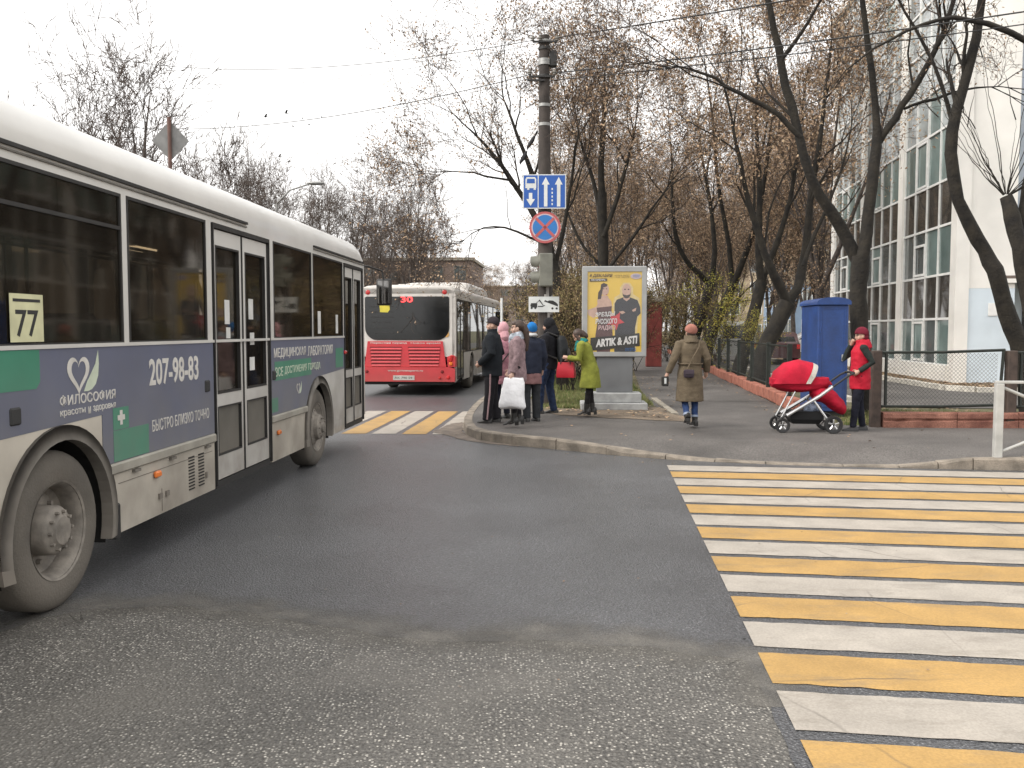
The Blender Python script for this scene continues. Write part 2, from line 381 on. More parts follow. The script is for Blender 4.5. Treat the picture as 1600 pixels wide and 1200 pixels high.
# pavement: follows the kerb, dips at the crossing
PW = .148
rows = [[], [], []]
for i, p in enumerate(KP):
    rows[0].append(p + KN[i] * .15 + Vector((0, 0, KH[i] - .006)))
    wd = .5 if p.y > 20 else 1.0
    rows[1].append(p + KN[i] * (.15 + wd) + Vector((0, 0, PW + .0005)))
mb = MB(); mb.sheet(rows[:2])
inner = [v for v in rows[1]]
# fence line (inner side of the path) and cross-street fence line
fl = lambda Y: 5.55 + .118 * (Y - 18.3)
ci = [i for i in range(len(KP)) if KP[i].y >= 20]
def pavement(name, pts, mat, z=PW): 
    return poly_obj(name, pts, mat, z=z)
mb.obj('pavement_edge', M_walk)['kind'] = 'structure'
cor = [(v.x, v.y) for i, v in enumerate(inner) if KP[i].y < 20.5 and KP[i].x < 31]
pavement('pavement', [(.1, 20.4)] + [c for c in cor] + [(33, 13.0), (5.3, 14.6), (fl(20.4), 20.4)], M_walk)
# path along the fence
pavement('path', [(2.9, 20.4), (fl(20.4), 20.4), (fl(100), 100), (fl(100) - 2.7, 100)], M_walk, z=PW - .001)
# lawn strip with the billboard, soil at its near rim
lawn = [(.55, 17.3), (1.2, 16.6), (2.78, 15.6), (2.86, 17), (2.98, 20.4), (fl(100) - 2.75, 100), (main_k(100) + .7, 100), (main_k(40) + .7, 40), (.7, 26), (.42, 20.3)]
poly_obj('lawn_strip', lawn, M_grassg, z=PW + .004)
def wob(pts, amp, step, seed):
    out = []; n = len(pts); r_ = random.Random(seed)
    for i in range(n):
        a = Vector((*pts[i], 0)); b = Vector((*pts[(i + 1) % n], 0)); k = max(1, int((b - a).length / step))
        for j in range(k):
            q = a.lerp(b, j / k); out.append((q.x + r_.uniform(-amp, amp), q.y + r_.uniform(-amp, amp)))
    return out
poly_obj('soil_patch', wob([(.45, 17.4), (.9, 16.3), (1.7, 15.75), (2.7, 15.25), (3.05, 15.15), (3.12, 15.6), (2.92, 16.6), (2.95, 17.9), (2.4, 18.2), (1.45, 17.5), (1.0, 17.6)], .07, .25, 3), M_soil, z=PW + .008)
M_conc = pm('old_concrete', (.30, .27, .22), .9, var=.3, vs=7, bump=.3, bs=50, detail=8)
mb = MB(); mb.box(-.06, .06, 0, 3.8, 0, .03, M=Matrix.Translation((2.98, 16.4, PW)) @ Matrix.Rotation(-R(3), 4, 'Z')); mb.obj('path_edging', M_conc)['kind'] = 'structure'
# yard beyond the fences
poly_obj('yard_lawn', [(fl(15) + .15, 14.75), (33, 13.1), (60, 13), (60, 140), (fl(140) + .2, 140)], M_grassg, z=PW - .02)
poly_obj('driveway', [(fl(19) + 1.6, 18.2), (9.0, 17.9), (60, 15), (60, 20), (15.5, 22.0), (11.4, 22.6), (11.2, 25), (14.2, 60), (17.5, 140), (14.6, 140), (11.0, 60), (fl(24) + 1.7, 24)], M_walk, z=PW - .008)
M_litter = pm('leaf_litter', (.23, .16, .085), .95, var=.5, vs=9, bump=.8, bs=30, detail=8, fine=(40, .5))
poly_obj('leafy_bed', [(11.5, 22.8), (15.4, 22.2), (15.4, 27.5), (12.9, 27), (17.2, 60), (14.3, 60), (11.35, 25)], M_litter, z=PW)
M_whitek = pm('whitewashed_kerb', (.5, .47, .41), .85, var=.3, vs=6, bump=.2)
wk = bpy.data.objects.new('yard_kerb', None); COL.objects.link(wk); wk['kind'] = 'structure'
def kerb_blocks(pts, wd, h, parent, mat, step=1.0, name='kerb_stone', z=PW):
    for a, b in zip(pts[:-1], pts[1:]):
        a, b = Vector((*a, 0)), Vector((*b, 0)); n = max(1, round((b - a).length / step)); t = (b - a).normalized()
        ang = math.atan2(t.y, t.x)
        for i in range(n):
            q = a.lerp(b, (i + .5) / n); L_ = (b - a).length / n
            mb = MB(); mb.bbox(-L_ / 2 + .006, L_ / 2 - .006, -wd / 2, wd / 2, -.05, h + rng.uniform(-.01, .01), .012, M=Matrix.Translation((q.x, q.y, z)) @ Matrix.Rotation(ang + rng.uniform(-.012, .012), 4, 'Z'))
            mb.obj(name, mat, parent)
kerb_blocks([(20, 21.6), (15.5, 22.0), (11.6, 22.5), (11.2, 23.2), (11.3, 25), (12.6, 40), (14.0, 56)], .16, .12, wk, M_whitek, 1.3)
wk2 = bpy.data.objects.new('yard_kerb', None); COL.objects.link(wk2); wk2['kind'] = 'structure'
kerb_blocks([(fl(19) + 1.7, 19.5), (fl(40) + 1.7, 40), (fl(60) + 1.7, 60)], .14, .1, wk2, M_whitek, 1.6)
# left side of the main street
lk = lambda Y: -11.6 + .0875 * (Y - 24)
lkb = bpy.data.objects.new('kerb', None); COL.objects.link(lkb); lkb['kind'] = 'structure'
mb = MB(); ra = []
for Y in (23, 60, 120, 300):
    ra.append([(lk(Y) - .15, Y, -.02), (lk(Y) - .15, Y, .15), (lk(Y), Y, .14), (lk(Y), Y, -.02)])
mb.loft(ra); mb.obj('kerb_run', M_kerb, lkb)['kind'] = 'stuff'
poly_obj('pavement', [(lk(23) - 40, 23), (lk(23) - .15, 23), (lk(300) - .15, 300), (lk(300) - 3, 300), (lk(27) - 3, 27), (lk(27) - 40, 27)], M_walk, z=.145)
poly_obj('left_lawn', [(lk(26) - 60, 26.9), (lk(27) - 3, 26.9), (lk(300) - 3, 300), (lk(300) - 80, 300)], M_grassg, z=.14)

# ------------------------------------------------------------------ zebra crossings
def paint(name, col, wear=.45):
    m = pm(name, col, .62, var=.12, vs=3, fine=(90, .12), bump=.12, bs=120)
    N = m.node_tree.nodes; L = m.node_tree.links; b = N['Principled BSDF']
    src = b.inputs['Base Color'].links[0].from_socket
    tc = N.new('ShaderNodeTexCoord'); mp = N.new('ShaderNodeMapping'); mp.inputs['Scale'].default_value = (1.1, 3.0, 1)
    L.new(tc.outputs['Object'], mp.inputs[0])
    n = N.new('ShaderNodeTexNoise'); n.inputs['Scale'].default_value = 1.6; n.inputs['Detail'].default_value = 9; n.inputs['Roughness'].default_value = .72
    L.new(mp.outputs[0], n.inputs['Vector'])
    r = N.new('ShaderNodeMapRange'); r.inputs[1].default_value = .52; r.inputs[2].default_value = .78; r.inputs[3].default_value = 0; r.inputs[4].default_value = wear
    L.new(n.outputs['Fac'], r.inputs[0])
    mix = N.new('ShaderNodeMix'); mix.data_type = 'RGBA'; mix.inputs[7].default_value = (.16, .135, .105, 1)
    L.new(r.outputs[0], mix.inputs[0]); L.new(src, mix.inputs[6])
    v = N.new('ShaderNodeTexVoronoi'); v.feature = 'DISTANCE_TO_EDGE'; v.inputs['Scale'].default_value = .9
    nd = N.new('ShaderNodeTexNoise'); nd.inputs['Scale'].default_value = 3; L.new(tc.outputs['Object'], nd.inputs['Vector'])
    va = N.new('ShaderNodeMix'); va.data_type = 'VECTOR'; va.inputs[0].default_value = .07; L.new(tc.outputs['Object'], va.inputs[4]); L.new(nd.outputs['Color'], va.inputs[5])
    L.new(va.outputs[1], v.inputs['Vector'])
    cr = N.new('ShaderNodeMapRange'); cr.inputs[1].default_value = 0; cr.inputs[2].default_value = .006; cr.inputs[3].default_value = .8; cr.inputs[4].default_value = 0
    L.new(v.outputs['Distance'], cr.inputs[0])
    n5 = N.new('ShaderNodeTexNoise'); n5.inputs['Scale'].default_value = .8; L.new(tc.outputs['Object'], n5.inputs['Vector'])
    r5 = N.new('ShaderNodeMapRange'); r5.inputs[1].default_value = .5; r5.inputs[2].default_value = .62; L.new(n5.outputs['Fac'], r5.inputs[0])
    m5 = N.new('ShaderNodeMath'); m5.operation = 'MULTIPLY'; L.new(cr.outputs[0], m5.inputs[0]); L.new(r5.outputs[0], m5.inputs[1])
    mix2 = N.new('ShaderNodeMix'); mix2.data_type = 'RGBA'; mix2.inputs[7].default_value = (.07, .06, .05, 1)
    L.new(m5.outputs[0], mix2.inputs[0]); L.new(mix.outputs[2], mix2.inputs[6]); L.new(mix2.outputs[2], b.inputs['Base Color'])
    return m
M_pw = paint('white_road_paint', (.36, .325, .28), .75)
M_py = paint('yellow_road_paint', (.40, .245, .08), .7)
def stripe(name, c0, along, across, ln, wd, mat, parent, seed):
    r_ = random.Random(seed); n = int(ln / .08); top = []; bot = []
    for i in range(n + 1):
        p = c0 + along * (ln * i / n)
        top.append(p + across * r_.gauss(0, .004)); bot.append(p + across * (wd + r_.gauss(0, .004)))
    mb = MB(); z = .0065
    mb.sheet([[(q.x, q.y, z) for q in top], [(q.x, q.y, z) for q in bot]])
    return mb.obj(name, mat, parent)
zb = bpy.data.objects.new('crosswalk', None); COL.objects.link(zb); zb['kind'] = 'structure'
A, B = gp(1042, 727.5), gp(1213, 1081); up = (A - B).normalized()
pitch = (A - B).length / 7; along = Vector((math.cos(R(8.3)), -math.sin(R(8.3)), 0))
for k in range(-0, 11):
    stripe('white_stripe', A - up * (pitch * k), along, -up, 5.8, pitch * .41, M_pw, zb, k)
    stripe('yellow_stripe', A - up * (pitch * (k + .5)), along, -up, 5.8, pitch * .41, M_py, zb, k + 50)
zb2 = bpy.data.objects.new('crosswalk', None); COL.objects.link(zb2); zb2['kind'] = 'structure'
for k in range(17):
    p0 = Vector((-1.30, 14.55, 0)) + Vector((-.497, .035, 0)) * k
    stripe(('white_stripe' if k % 2 == 0 else 'yellow_stripe'), p0, Vector((.068, 1, 0)).normalized(), Vector((1, 0, 0)), 4.1, .40, M_pw if k % 2 == 0 else M_py, zb2, 90 + k)

# ================================================================== BUSES
M_buswhite = pm('bus_white_paint', (.62, .61, .58), .35, var=.06, vs=2, dirt=(DUST, 1.9, .3, .85), coat=.2)
M_cream = pm('bus_skirt_paint', (.52, .48, .41), .45, var=.14, vs=3, dirt=(DUST, 1.3, .25, .9), detail=8)
M_navy = pm('bus_blue_wrap', (.105, .118, .18), .45, var=.08, vs=2, dirt=((.20, .19, .17), 1.75, .55, .75))
M_green = pm('bus_green_wrap', (.045, .22, .14), .45, var=.08, vs=3, dirt=((.20, .19, .17), 1.6, .55, .6))
M_print = pm('bus_white_print', (.62, .60, .56), .5, var=.12, vs=8, dirt=((.24, .22, .19), 1.6, .6, .5))
M_printg = pm('bus_pale_green_print', (.52, .58, .46), .5, var=.12, vs=8)
M_rub = pm('black_rubber', (.022, .021, .02), .55, var=.3, vs=10)
M_grey = pm('grey_trim', (.14, .13, .115), .7, var=.3, vs=6, dirt=(DUST, 1.2, .3, .8))
M_rail = pm('trim_rail', (.33, .315, .27), .5, var=.2, vs=5, dirt=(DUST, 1.0, .5, .6))
M_tyre = pm('dusty_tyre', (.05, .047, .042), .9, var=.3, vs=8, bump=.25, bs=60, dirt=((.17, .15, .125), 3, 1, .75))
M_rim = pm('dusty_rim', (.20, .18, .155), .75, var=.35, vs=9, bump=.15, bs=50, detail=7)
M_dark = pm('dark_underbody', (.018, .017, .016), .9)
M_int = pm('bus_interior_grey', (.20, .19, .17), .7)
M_seat = pm('bus_seat_fabric', (.05, .05, .075), .9, var=.3, vs=20)
M_pole = pm('bus_handrail', (.30, .27, .16), .35)
M_bglass = glass('bus_tinted_glass', (.40, .37, .33), .05, .84, (.72, .68, .62))
M_dglass = glass('dark_bus_glass', (.07, .07, .07), through=.6)
M_orange = pm('amber_lamp', (.65, .16, .02), .25, coat=.5)
M_redl = pm('red_lamp', (.5, .02, .02), .25, coat=.5)
M_paper = pm('yellowish_paper', (.58, .57, .36), .8)
M_ink = pm('black_ink', (.025, .025, .025), .7)
M_dgrey = pm('door_lower_panel', (.10, .098, .085), .4, dirt=(DUST, 1.2, .3, .7))
M_alu = pm('worn_aluminium', (.45, .45, .43), .4, metal=.6, var=.2, vs=9, dirt=(DUST, 1.0, .3, .6))
M_lamp = emit('interior_lamp', (1, .86, .62), 2.2)

def arc(cy, cz, r, a0, a1, n=14):
    return [(cy + r * math.cos(R(a0 + (a1 - a0) * i / n)), cz + r * math.sin(R(a0 + (a1 - a0) * i / n))) for i in range(n + 1)]

def arched(y0, y1, z0, z1, cy, r, cz=.48):
    """panel from y0..y1, z0..z1 with a wheel arch bitten out of its lower edge"""
    z0c = max(z0, cz - 1)
    h = z0 - cz
    if abs(h) >= r: return [(y0, z0), (y1, z0), (y1, z1), (y0, z1)]
    a = math.degrees(math.asin(h / r))
    pa = arc(cy, cz, r, 180 - a, a)            # from the rear foot over the top to the front foot
    pa = [p for p in pa if y0 <= p[0] <= y1]
    P = []
    if cy - r > y0 - 1e-6: P.append((y0, z0))
    else: P.append((y0, max(z0, cz + math.sqrt(max(0, r * r - (y0 - cy) ** 2)))))
    P += pa
    if cy + r < y1 + 1e-6: P.append((y1, z0))
    else: P.append((y1, max(z0, cz + math.sqrt(max(0, r * r - (y1 - cy) ** 2)))))
    P += [(y1, z1), (y0, z1)]
    return P

def wheel(parent, x, y, side, dual=False, r=.485, wd=.28):
    """bus wheel: tyre, rim, hub; side=+1 shows its face to +x"""
    S = Matrix.Translation((x, y, r)) @ Matrix.Scale(side, 4, (1, 0, 0))
    root = bpy.data.objects.new('wheel', None); COL.objects.link(root); root.parent = parent
    ri = r * .60
    mb = MB(); prof = [(ri, -wd), (ri + .05, -wd - .005), (r - .06, -wd + .0), (r - .015, -wd + .03), (r, -wd + .06), (r, -.06), (r - .015, -.03), (r - .05, -.006), (ri + .09, .004), (ri + .03, -.004), (ri, -.012), (ri - .005, -.03)]
    mb.lathe(prof, 40, M=S); mb.obj('tyre', M_tyre, root, True, 50)
    mb = MB()
    if dual: prof = [(ri, -.012), (ri + .012, -.004), (ri - .005, -.02), (ri - .025, -.05), (ri - .03, -.13), (ri - .06, -.155), (.16, -.15), (.15, -.14)]
    else: prof = [(ri, -.012), (ri + .012, -.004), (ri - .005, -.02), (ri - .025, -.04), (ri - .06, -.06), (.19, -.03), (.16, -.015)]
    mb.lathe(prof, 36, M=S)
    for k in range(8):
        a = 2 * math.pi * k / 8
        mb.lathe([(.0, prof[-3][1] + .035), (.016, prof[-3][1] + .03), (.018, prof[-3][1] - .02)], 6, M=S @ Matrix.Translation((0, .195 * math.cos(a), .195 * math.sin(a))))
    mb.obj('rim', M_rim, root, True, 40)
    mb = MB()
    if dual: mb.lathe([(.155, -.16), (.15, -.03), (.135, -.01), (.10, .0), (.085, .02), (.0, .028)], 24, M=S)
    else: mb.lathe([(.165, -.03), (.155, .03), (.12, .05), (.07, .055), (.06, .08), (0, .085)], 24, M=S)
    for k in range(10):
        a = 2 * math.pi * k / 10
        mb.lathe([(.0, .02 if dual else .07), (.011, .017 if dual else .065), (.012, -.02 if dual else .03)], 6, M=S @ Matrix.Translation((0, .115 * math.cos(a), .115 * math.sin(a))))
    mb.obj('hub', M_rim, root, True, 40)
    return root

def window(parent, y0, y1, z0, z1, x, side, gl=None, vent=None, t=.022):
    fr = MB()
    for (a, b, c, d) in ring(y0, y1, z0, z1, t): fr.box(x - .02 * side, x + .004 * side, a, b, c, d)
    if vent: fr.box(x - .02 * side, x + .006 * side, y0 + t, y1 - t, vent - .012, vent + .012)
    f = fr.obj('window', M_rub, parent)
    g = MB(); g.box(x - .012 * side, x - .007 * side, y0 + t, y1 - t, z0 + t, (vent - .012) if vent else z1 - t); g.obj('pane', gl or M_bglass, f)
    if vent:
        ym = (y0 + y1) / 2
        for a, b in ((y0 + t, ym), (ym + .004, y1 - t)):
            g = MB(); g.box(x - .012 * side, x - .007 * side, a, b, vent + .012, z1 - t); g.obj('pane', gl or M_bglass, f)
    return f

def door_leaf(parent, y0, y1, z0, z1, x, side, zs, gl=None):
    """zs = heights of (lower panel bottom, lower panel top, glass bottom, glass top)"""
    a, b, c, d = zs; st = .065
    mb = MB(); xi, xo = x - .045 * side, x
    for (p, q, r_, s_) in ((y0, y0 + st, z0, z1), (y1 - st, y1, z0, z1), (y0 + st, y1 - st, z0, a), (y0 + st, y1 - st, b, c), (y0 + st, y1 - st, d, z1)):
        mb.box(xi, xo, p, q, r_, s_)
    f = mb.obj('door_leaf', M_buswhite, parent)
    g = MB()
    for (p, q, r_, s_) in ring(y0 + st, y1 - st, c, d, .018): g.box(xi, xo + .003 * side, p, q, r_, s_)
    for (p, q, r_, s_) in ring(y0 + st, y1 - st, a, b, .014): g.box(xi, xo + .003 * side, p, q, r_, s_)
    g.obj('rubber_seal', M_rub, f)
    g = MB(); g.box(x - .03 * side, x - .024 * side, y0 + st + .018, y1 - st - .018, c + .018, d - .018); g.obj('pane', gl or M_bglass, f)
    g = MB(); g.box(x - .03 * side, x - .022 * side, y0 + st + .014, y1 - st - .014, a + .014, b - .014); g.obj('lower_panel', M_dgrey, f)
    g = MB(); g.box(x - .0, x + .012 * side, y1 - .012, y1 + .004, z0, z1); g.obj('edge_rubber', M_rub, f)
    return f

def bus_roof(parent, y0, y1, zs, ztop, hw, name='roof', mat=None, front_round=.35):
    prof = [(hw, zs), (hw, zs + (ztop - zs) * .25), (hw - .03, zs + (ztop - zs) * .5), (hw - .09, zs + (ztop - zs) * .74), (hw - .19, zs + (ztop - zs) * .88), (hw - .38, zs + (ztop - zs) * .95), (hw - .75, ztop - .005), (0, ztop)]
    prof = prof + [(-x, z) for x, z in prof[-2::-1]]
    rings = []
    for yy, k in ((y0, .55), (y0 + .05, .85), (y0 + .16, 1), (y1 - front_round, 1), (y1 - front_round * .4, .9), (y1 - .03, .62), (y1, .35)):
        rings.append([(x * (1 - .02 * (1 - k)), yy, zs + (z - zs) * k) for x, z in prof])
    mb = MB(); mb.sheet(rings)
    mb.add(rings[0], [tuple(range(len(prof)))]); mb.add(rings[-1], [tuple(range(len(prof)))])
    return mb.obj(name, mat or M_buswhite, parent, True, 50)

# ---------------------------------------------------- the near city bus
bus = thing('bus', 'white city bus with blue advertising wrap, its right side filling the left edge', 'bus', (-3.968, 5.476, 0), -R(3.04))
HX = 1.25; Y0, Y1 = -2.9, 8.5
bus_roof(bus, Y0, Y1, 2.70, 3.06, HX)
# drip rails over the windows
for y0, y1 in ((Y0, 3.3), (5.65, 8.45)):
    mb = MB(); mb.box(HX, HX + .022, y0, y1, 2.70, 2.722); mb.obj('drip_rail', M_rub, bus)
    mb = MB(); mb.box(HX, HX + .012, y0, y1, 2.672, 2.684); mb.obj('drip_rail', M_grey, bus)
mb = MB(); mb.box(-HX - .02, -HX, Y0, Y1, 2.69, 2.72); mb.obj('drip_rail', M_rub, bus)
# upper band
mb = MB(); mb.box(HX - .03, HX, Y0, Y1, 2.625, 2.70); mb.box(-HX, -HX + .03, Y0, Y1, 2.625, 2.70); mb.obj('cant_rail', M_buswhite, bus)
# windows of the kerb side: doors and openings along y
SILL = 1.60
wins = [(-2.75, -1.62, None), (-.72, .82, 2.39), (.90, 2.30, None), (4.10, 5.56, None), (5.62, 7.12, None)]
for y0, y1, v in wins: window(bus, y0, y1, SILL, 2.625, HX, 1, vent=v)
mb = MB(); prev = None
for y0, y1 in ((-2.9, -2.75), (-.80, -.72), (.82, .90), (2.30, 2.42), (3.98, 4.10), (5.56, 5.62), (7.12, 7.18), (8.40, 8.5), (-1.62, -1.56)):
    q = MB(); q.box(HX - .035, HX, y0, y1, SILL if not (y0, y1) == (8.40, 8.5) else .4, 2.625); q.obj('pillar', M_buswhite, bus)
# far-side windows
for i in range(7):
    y0 = -2.7 + i * 1.56; window(bus, y0, y0 + 1.47, SILL, 2.625, -HX, -1)
    q = MB(); q.box(-HX, -HX + .035, y0 + 1.47, y0 + 1.56, SILL, 2.625); q.obj('pillar', M_buswhite, bus)
# doors
dz = (.58, 1.02, 1.13, 2.44)
for (a, b) in ((2.44, 3.96), (7.20, 8.38), (-1.54, -.82)):
    m_ = (a + b) / 2
    mb = MB()
    for (p, q, r_, s_) in ((a, b, 2.585, 2.625), (a, a + .02, .33, 2.585), (b - .02, b, .33, 2.585)): mb.box(HX - .05, HX + .012, p, q, r_, s_)
    mb.box(HX - .3, HX - .01, a + .02, b - .02, .30, .36)
    mb.obj('door_frame', M_rub, bus)
    if b - a > .8:
        door_leaf(bus, a + .03, m_ - .012, .37, 2.575, HX - .012, 1, dz); door_leaf(bus, m_ + .012, b - .03, .37, 2.575, HX - .012, 1, dz)
    else: door_leaf(bus, a + .03, b - .03, .37, 2.575, HX - .012, 1, dz)
# door stickers
for y, z, h, wd in ((2.80, 1.75, .22, .12), (2.83, 1.62, .10, .1), (3.43, 1.80, .2, .13), (3.46, 1.55, .12, .12), (3.44, 1.30, .13, .14), (6.75, 1.62, .25, .12), (5.85, 1.62, .28, .14), (7.9, 1.75, .16, .1)):
    q = MB(); q.box(HX - .036, HX - .0335 if y > 5.4 and y < 7.15 else HX - .0335, y, y + wd, z, z + h)
    if 5.4 < y < 7.15: q = MB(); q.box(HX - .0065, HX - .0055, y, y + wd, z + .03, z + .03 + h)
    q.obj('sticker', [M_paper, pm('white_sticker', (.6, .6, .58), .6), pm('pink_sticker', (.5, .3, .3), .6)][(int(y * 10)) % 3], bus)
# wrap panels (blue film)
mb = MB()
rear_wrap = [(-.80, 1.10), (.50, 1.14), (.50, .80), (2.42, .80), (2.42, SILL), (-.80, SILL)]
mb.prism(rear_wrap, 'x', HX - .03, HX); mb.obj('wrap_panel', M_navy, bus)
mb = MB(); mb.prism([(-2.9, .80), (-1.56, .80), (-1.56, SILL), (-2.9, SILL)], 'x', HX - .03, HX); mb.obj('wrap_panel', M_navy, bus)
fp = arched(3.98, 5.82, .80, SILL, 5.84, .64)
mb = MB(); mb.prism([(3.98, .80)] + [p for p in arc(5.84, .48, .64, 150, 91)] + [(5.84, 1.12), (7.18, 1.16), (7.18, SILL), (3.98, SILL)], 'x', HX - .03, HX); mb.obj('wrap_panel', M_navy, bus)
# pale panels over the wheels
mb = MB(); mb.prism(arc(0, .48, .64, 180, 38) + [(.495, .80), (.495, 1.139), (-.80, 1.099), (-.80, .48)], 'x', HX - .03, HX - .002); mb.obj('wheel_panel', M_cream, bus)
mb = MB(); mb.prism(arc(5.84, .48, .64, 90, 0) + [(7.18, .48), (7.18, 1.159), (5.84, 1.119)], 'x', HX - .03, HX - .002); mb.obj('wheel_panel', M_buswhite, bus)
# skirts
ZB = .31
mb = MB(); mb.prism(arc(0, .48, .64, 30, 0)[:: 1] + [(.66, ZB), (2.42, ZB), (2.42, .72), (.59, .72)], 'x', HX - .04, HX - .004); mb.obj('skirt', M_cream, bus)
mb = MB(); mb.prism([(3.98, ZB), (5.18, ZB), (5.2, .48), (5.27, .72), (3.98, .72)], 'x', HX - .04, HX - .004); mb.obj('skirt', M_cream, bus)
mb = MB(); mb.prism([(-.80, ZB), (-.66, ZB), (-.64, .478), (-.80, .478)], 'x', HX - .04, HX - .004); mb.obj('skirt', M_cream, bus)
mb = MB(); mb.prism([(-2.9, ZB), (-1.56, ZB), (-1.56, .72), (-2.9, .72)], 'x', HX - .04, HX - .004); mb.obj('skirt', M_cream, bus)
mb = MB(); mb.prism([(6.48, ZB), (7.18, ZB), (7.18, .478), (6.48, .478)], 'x', HX - .04, HX - .004); mb.obj('skirt', M_buswhite, bus)
# trim rails between wrap and skirt
for y0, y1 in ((.56, 2.42), (3.98, 5.30), (-2.9, -1.56)):
    mb = MB(); mb.bbox(HX - .03, HX + .02, y0, y1, .722, .798, .012); mb.obj('trim_rail', M_rail, bus)
mb = MB(); mb.box(HX - .02, HX + .008, -2.9, 7.18, SILL - .012, SILL + .012); mb.obj('sill_rail', M_buswhite, bus)
mb = MB(); mb.box(HX - .02, HX + .004, .60, 7.1, .735 - .02, .722); mb
# wheel arch lips and wells
for cy in (0, 5.84):
    mb = MB(); o_, i_ = arc(cy, .48, .645, 195, -15, 26), arc(cy, .48, .555, 198, -18, 26)
    n = len(o_)
    for i in range(n - 1):
        mb.add([(HX - .05, *o_[i]), (HX - .05, *o_[i + 1]), (HX - .05, *i_[i + 1]), (HX - .05, *i_[i]),
                (HX + .018, *o_[i]), (HX + .018, *o_[i + 1]), (HX + .028, *i_[i + 1]), (HX + .028, *i_[i])], [(4, 5, 6, 7), (0, 4, 7, 3) if i == 0 else (0, 1, 5, 4), (0, 1, 5, 4), (3, 7, 6, 2)])
    mb.obj('wheel_arch', M_grey, bus, True, 60)
    mb = MB(); a = arc(cy, .48, .60, 200, -20, 18)
    mb.sheet([[(HX - .035, y, z) for y, z in a], [(HX - .62, y, z) for y, z in a]])
    mb.add([(HX - .62, y, z) for y, z in a], [tuple(range(len(a)))]); mb.obj('wheel_well', M_dark, bus)
wheel(bus, HX - .02, 0, 1, dual=True); wheel(bus, HX - .02, 5.84, 1)
wheel(bus, -HX + .02, 0, -1, dual=True); wheel(bus, -HX + .02, 5.84, -1)
# underbody, floor, inner ceiling, far side, ends
mb = MB()
for y0, y1 in ((-2.85, -.65), (.65, 5.19), (6.49, 8.3)): mb.box(-1.2, HX - .31, y0, y1, .36, .70)
mb.box(-.6, .6, -.65, .65, .40, .70); mb.box(-.6, .6, 5.19, 6.49, .40, .70); mb.obj('underbody', M_dark, bus)
mb = MB()
for y0, y1, hw_ in ((Y0 + .05, -.62, HX - .05), (-.62, .62, HX - .64), (.62, 5.22, HX - .05), (5.22, 6.46, HX - .64), (6.46, Y1 - .05, HX - .05)): mb.box(-hw_, hw_, y0, y1, .735, .78)
for y0 in (-.62, 5.22):
    for x0, x1 in ((HX - .66, HX - .05), (-HX + .05, -HX + .66)): mb.box(x0, x1, y0, y0 + 1.24, 1.10, 1.13)
mb.obj('floor', M_grey, bus)
mb = MB(); mb.box(-HX + .04, HX - .04, Y0 + .05, Y1 - .3, 2.63, 2.66); mb.obj('inner_ceiling', M_int, bus)
mb = MB(); mb.box(-HX, -HX + .03, Y0, Y1, .33, SILL); mb.obj('side_panel', M_navy, bus)
mb = MB(); mb.box(-HX + .02, HX - .02, Y0, Y0 + .03, .35, 1.75); mb.box(-HX + .02, -HX + .2, Y0, Y0 + .03, 1.75, 2.7); mb.box(HX - .2, HX - .02, Y0, Y0 + .03, 1.75, 2.7); mb.box(-HX + .2, HX - .2, Y0, Y0 + .03, 2.5, 2.7); mb.obj('rear_panel', M_buswhite, bus)
mb = MB(); mb.box(-HX + .2, HX - .2, Y0 + .008, Y0 + .014, 1.75, 2.5); mb.obj('rear_window', M_bglass, bus)
mb = MB(); mb.bbox(-HX + .02, HX - .02, Y1 - .06, Y1, .35, 1.35, .02); mb.box(-HX + .02, HX - .02, Y1 - .05, Y1 - .01, 2.5, 2.72); mb.obj('front_panel', M_buswhite, bus)
mb = MB(); mb.box(-HX + .05, HX - .05, Y1 - .03, Y1 - .02, 1.35, 2.5); mb.obj('windscreen', M_bglass, bus)
for sx in (-1, 1):
    mb = MB(); mb.ell((sx * .9, Y1 + .005, .72), (.13, .03, .10)); mb.obj('headlight', M_alu, bus, True)
# mirror on its arm
mb = MB(); mb.tube([(HX - .1, Y1 - .1, 2.66), (HX + .02, Y1 + .18, 2.68), (HX + .2, Y1 + .42, 2.62), (HX + .24, Y1 + .44, 2.35)], .016, 8); mr_ = mb.obj('mirror', M_rub, bus, True)
mb = MB(); mb.bbox(HX + .10, HX + .34, Y1 + .42, Y1 + .52, 2.08, 2.50, .03, seg=2); mb.obj('mirror_housing', M_rub, mr_, True)
mb = MB(); mb.box(HX + .125, HX + .315, Y1 + .412, Y1 + .419, 2.11, 2.47); mb.obj('mirror_glass', pm('mirror_silver', (.5, .5, .5), .05, metal=1), mr_)
# inside: seats, handrails, lamps
for y in (-.35, .45, 1.25, 4.55, 6.0, 6.7):
    for x in (.62, -.95, -.45) if y != 6.7 else (-.7,):
        mb = MB(); mb.bbox(x - .2, x + .22, y, y + .42, 1.16, 1.26, .03); mb.bbox(x - .2, x + .22, y - .06, y + .02, 1.2, 1.82, .03); mb.box(x - .05, x + .05, y + .15, y + .25, .78, 1.16)
        mb.obj('seat', M_seat, bus)
mb = MB()
for y in (-.6, .6, 2.35, 4.05, 5.5, 7.1):
    for x in (.45, -.35): mb.tube([(x, y, .78), (x, y, 2.63)], .017, 6)
for x in (.45, -.35): mb.tube([(x, -2.5, 2.42), (x, 7.2, 2.42)], .016, 6)
mb.obj('handrail', M_pole, bus)
mb = MB(); mb.box(-1.1, 1.0, 7.05, 7.09, .8, 1.9); mb.obj('driver_partition', M_int, bus)
for y in (-.2, 1.3, 4.6):
    mb = MB(); mb.box(-.62, -.44, y, y + .5, 2.60, 2.63); mb.obj('ceiling_lamp', M_lamp, bus)
